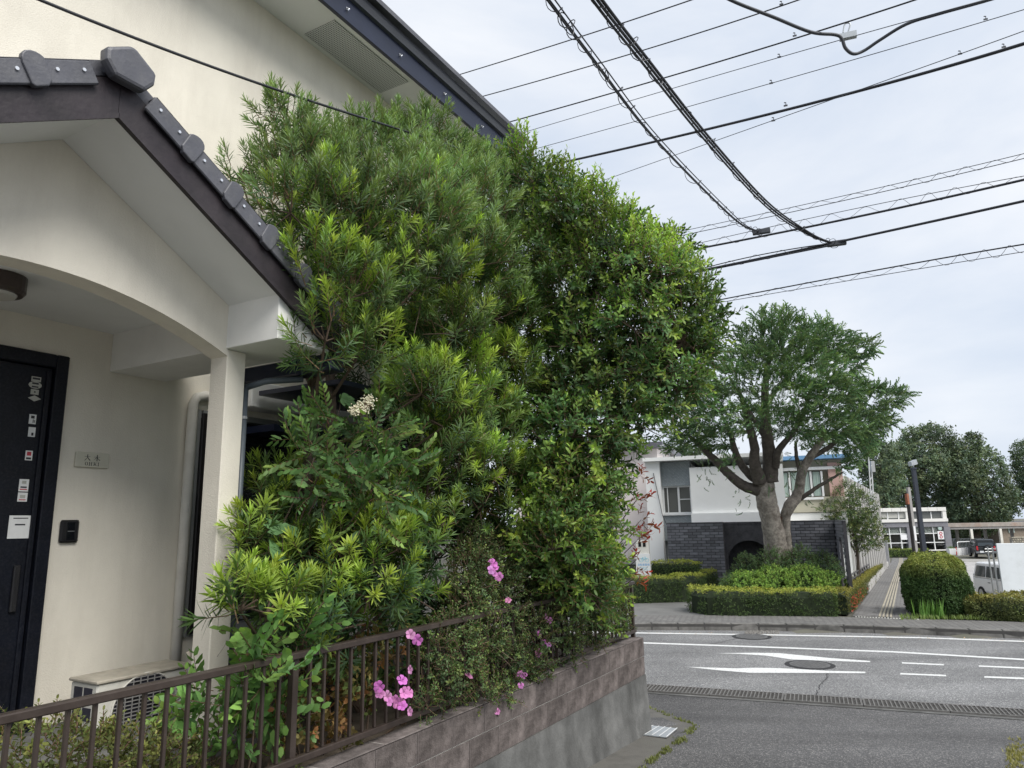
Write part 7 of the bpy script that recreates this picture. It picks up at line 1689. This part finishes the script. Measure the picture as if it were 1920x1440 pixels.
far_tree('hazy tree peeking over the roof of the white hall', [(1262, 850, 0, 16), (1285, 845, 0, 18), (1310, 848, 0, 16), (1240, 862, 0, 12)], 75, 1280, .35, None)
# dark wood behind the passage and the cafe
wd = D(1800, 1010, 112); P, C = [], []
for i in range(4200):
    x = rnd.uniform(1660, 1890); y = 1030-abs(rnd.gauss(0, 1))*28; d = rnd.uniform(100, 122); P.append(D(x, y, d))
P = np.array(P); P = P[P[:, 2] > -1.5]; o = scatter('wood_edge', FV, P, np.tile([0, -.3, .6], (len(P), 1))+rng.normal(size=P.shape)*.5, rng.uniform(1.2, 2.2, len(P)), tints(len(P), .5, .8), 'leaf_far', None, (P[:, 0].mean(), P[:, 1].mean(), -1.5)); stuff(o); tag(o, 'dark undergrowth of the wood behind the covered passage', 'wood')
# cafe hedge
ca, cb2 = G(1667, 1044, -1.35), G(1735, 1041, -1.35)
hedge('cafe_hedge', 'low green hedge in front of the glazed cafe', [np.array([ca[0], CD-2.0, -1.42]), np.array([cb2[0], CD-2.0, -1.42])], .9, .75, 60, side=(.07, .11, .03), top=(.15, .19, .05), sc=(2.5, 4))

# ---- grass, weeds, small blossoms
def blades(name, label, cat, pts, hgt, colr, n=1, lean=.5, w=.006, m='leaf'):
    b = VB()
    for p in pts:
        for k in range(n):
            a = rnd.uniform(0, 6.28); h = hgt*rnd.uniform(.5, 1.2); tip = np.array([math.cos(a)*h*lean*rnd.random(), math.sin(a)*h*lean*rnd.random(), h]); s_ = np.array([math.sin(a), -math.cos(a), 0])*w
            p0 = np.asarray(p)+np.array([rnd.gauss(0, .01), rnd.gauss(0, .01), 0]); b.leaf([p0-s_, p0+s_, p0+tip*.6+s_*.7, p0+tip*.6-s_*.7, p0+tip], [(0, 1, 2), (0, 2, 3), (3, 2, 4)], jit(colr, .35))
    va = b.var(); base = va.v.mean(0); base[2] = va.v[:, 2].min(); o = bpy.data.objects.new(name, mesh_arrays(name, va.v-base, va.f, va.c, m)); o.location = tuple(base); link(o); stuff(o); tag(o, label, cat); return o
wp = []
edge = [GA(1210, 1325), GA(1250, 1341), GA(1305, 1362), GA(1278, 1390), GA(1240, 1415), GA(1205, 1440), GA(1170, 1470)]
for i in range(len(edge)-1):
    for k in range(80 if i not in (0,) else 20):
        f = rnd.random()
        if math.sin(f*9+i*2.3) < -.2 and rnd.random() < .85: continue
        p = edge[i]*(1-f)+edge[i+1]*f; wp.append(p+np.array([rnd.gauss(0, .022), rnd.gauss(0, .022), .005]))
blades('weeds', 'strip of weeds along the edge of the cement apron', 'weeds', wp, .032, (.085, .11, .032), 4, 1.1, .005)
wp = [GA(1905+rnd.gauss(0, 10), 1420+rnd.gauss(0, 14))+UP*.004 for _ in range(160)]
blades('weed_patch', 'patch of dry weeds on the alley edge by the drain', 'weeds', wp, .03, (.13, .14, .045), 4, 1.1, .005)
gp_ = [G(rnd.gauss(1750, 14), rnd.uniform(1156, 1160), .15) for _ in range(70)]
blades('tall_grass', 'tuft of tall bright grass at the foot of the round bush', 'grass', gp_, .42, (.10, .21, .05), 3, .35, .012)
gp_ = [G(rnd.uniform(1690, 1920), rnd.uniform(1156, 1162), .15) for _ in range(420)]
blades('verge_grass', 'short ragged grass under the loose olive shrubs', 'grass', gp_, .10, (.11, .17, .05), 3, .8, .008)
# orange-red blossoms along the walkway hedge
fb2 = []
b = VB()
for i in range(60):
    s_ = abs(rnd.gauss(2.5, 3.2)); p = wk(s_, wl(s_)-.02-rnd.uniform(0, .05), rnd.uniform(.02, .38)); 
    for k in range(3): b.leaf(leaf4(p, np.array([rnd.gauss(0, 1), rnd.gauss(0, 1), rnd.gauss(.3, 1)]), np.array([rnd.gauss(0, 1), rnd.gauss(0, 1), 1]), .05, .035), LF4, jit((.50, .12, .07), .25))
va = b.var(); base = wk(2, -1); o = bpy.data.objects.new('blossoms', mesh_arrays('blossoms', va.v-base, va.f, va.c, 'petal')); o.location = tuple(base); link(o); stuff(o); tag(o, 'orange red blossoms along the foot of the walkway hedge', 'flowers')
# litter of leaves on the roadside
b = VB()
for i in range(70):
    x = rnd.uniform(1215, 1920); p = G(x, 1184+(x-1223)*.02+rnd.uniform(0, 5), 0)+UP*.004; b.leaf(leaf4(p, np.array([rnd.gauss(0, 1), rnd.gauss(0, 1), .1]), np.array([0, 0, 1.0]), rnd.uniform(.03, .06), .025), LF4, jit((.30, .24, .14), .3))
va = b.var(); base = va.v.mean(0); o = bpy.data.objects.new('fallen_leaves', mesh_arrays('fallen_leaves', va.v-base, va.f, va.c, 'leaf')); o.location = tuple(base); link(o); stuff(o); tag(o, 'dry fallen leaves scattered along the foot of the kerb', 'leaves')
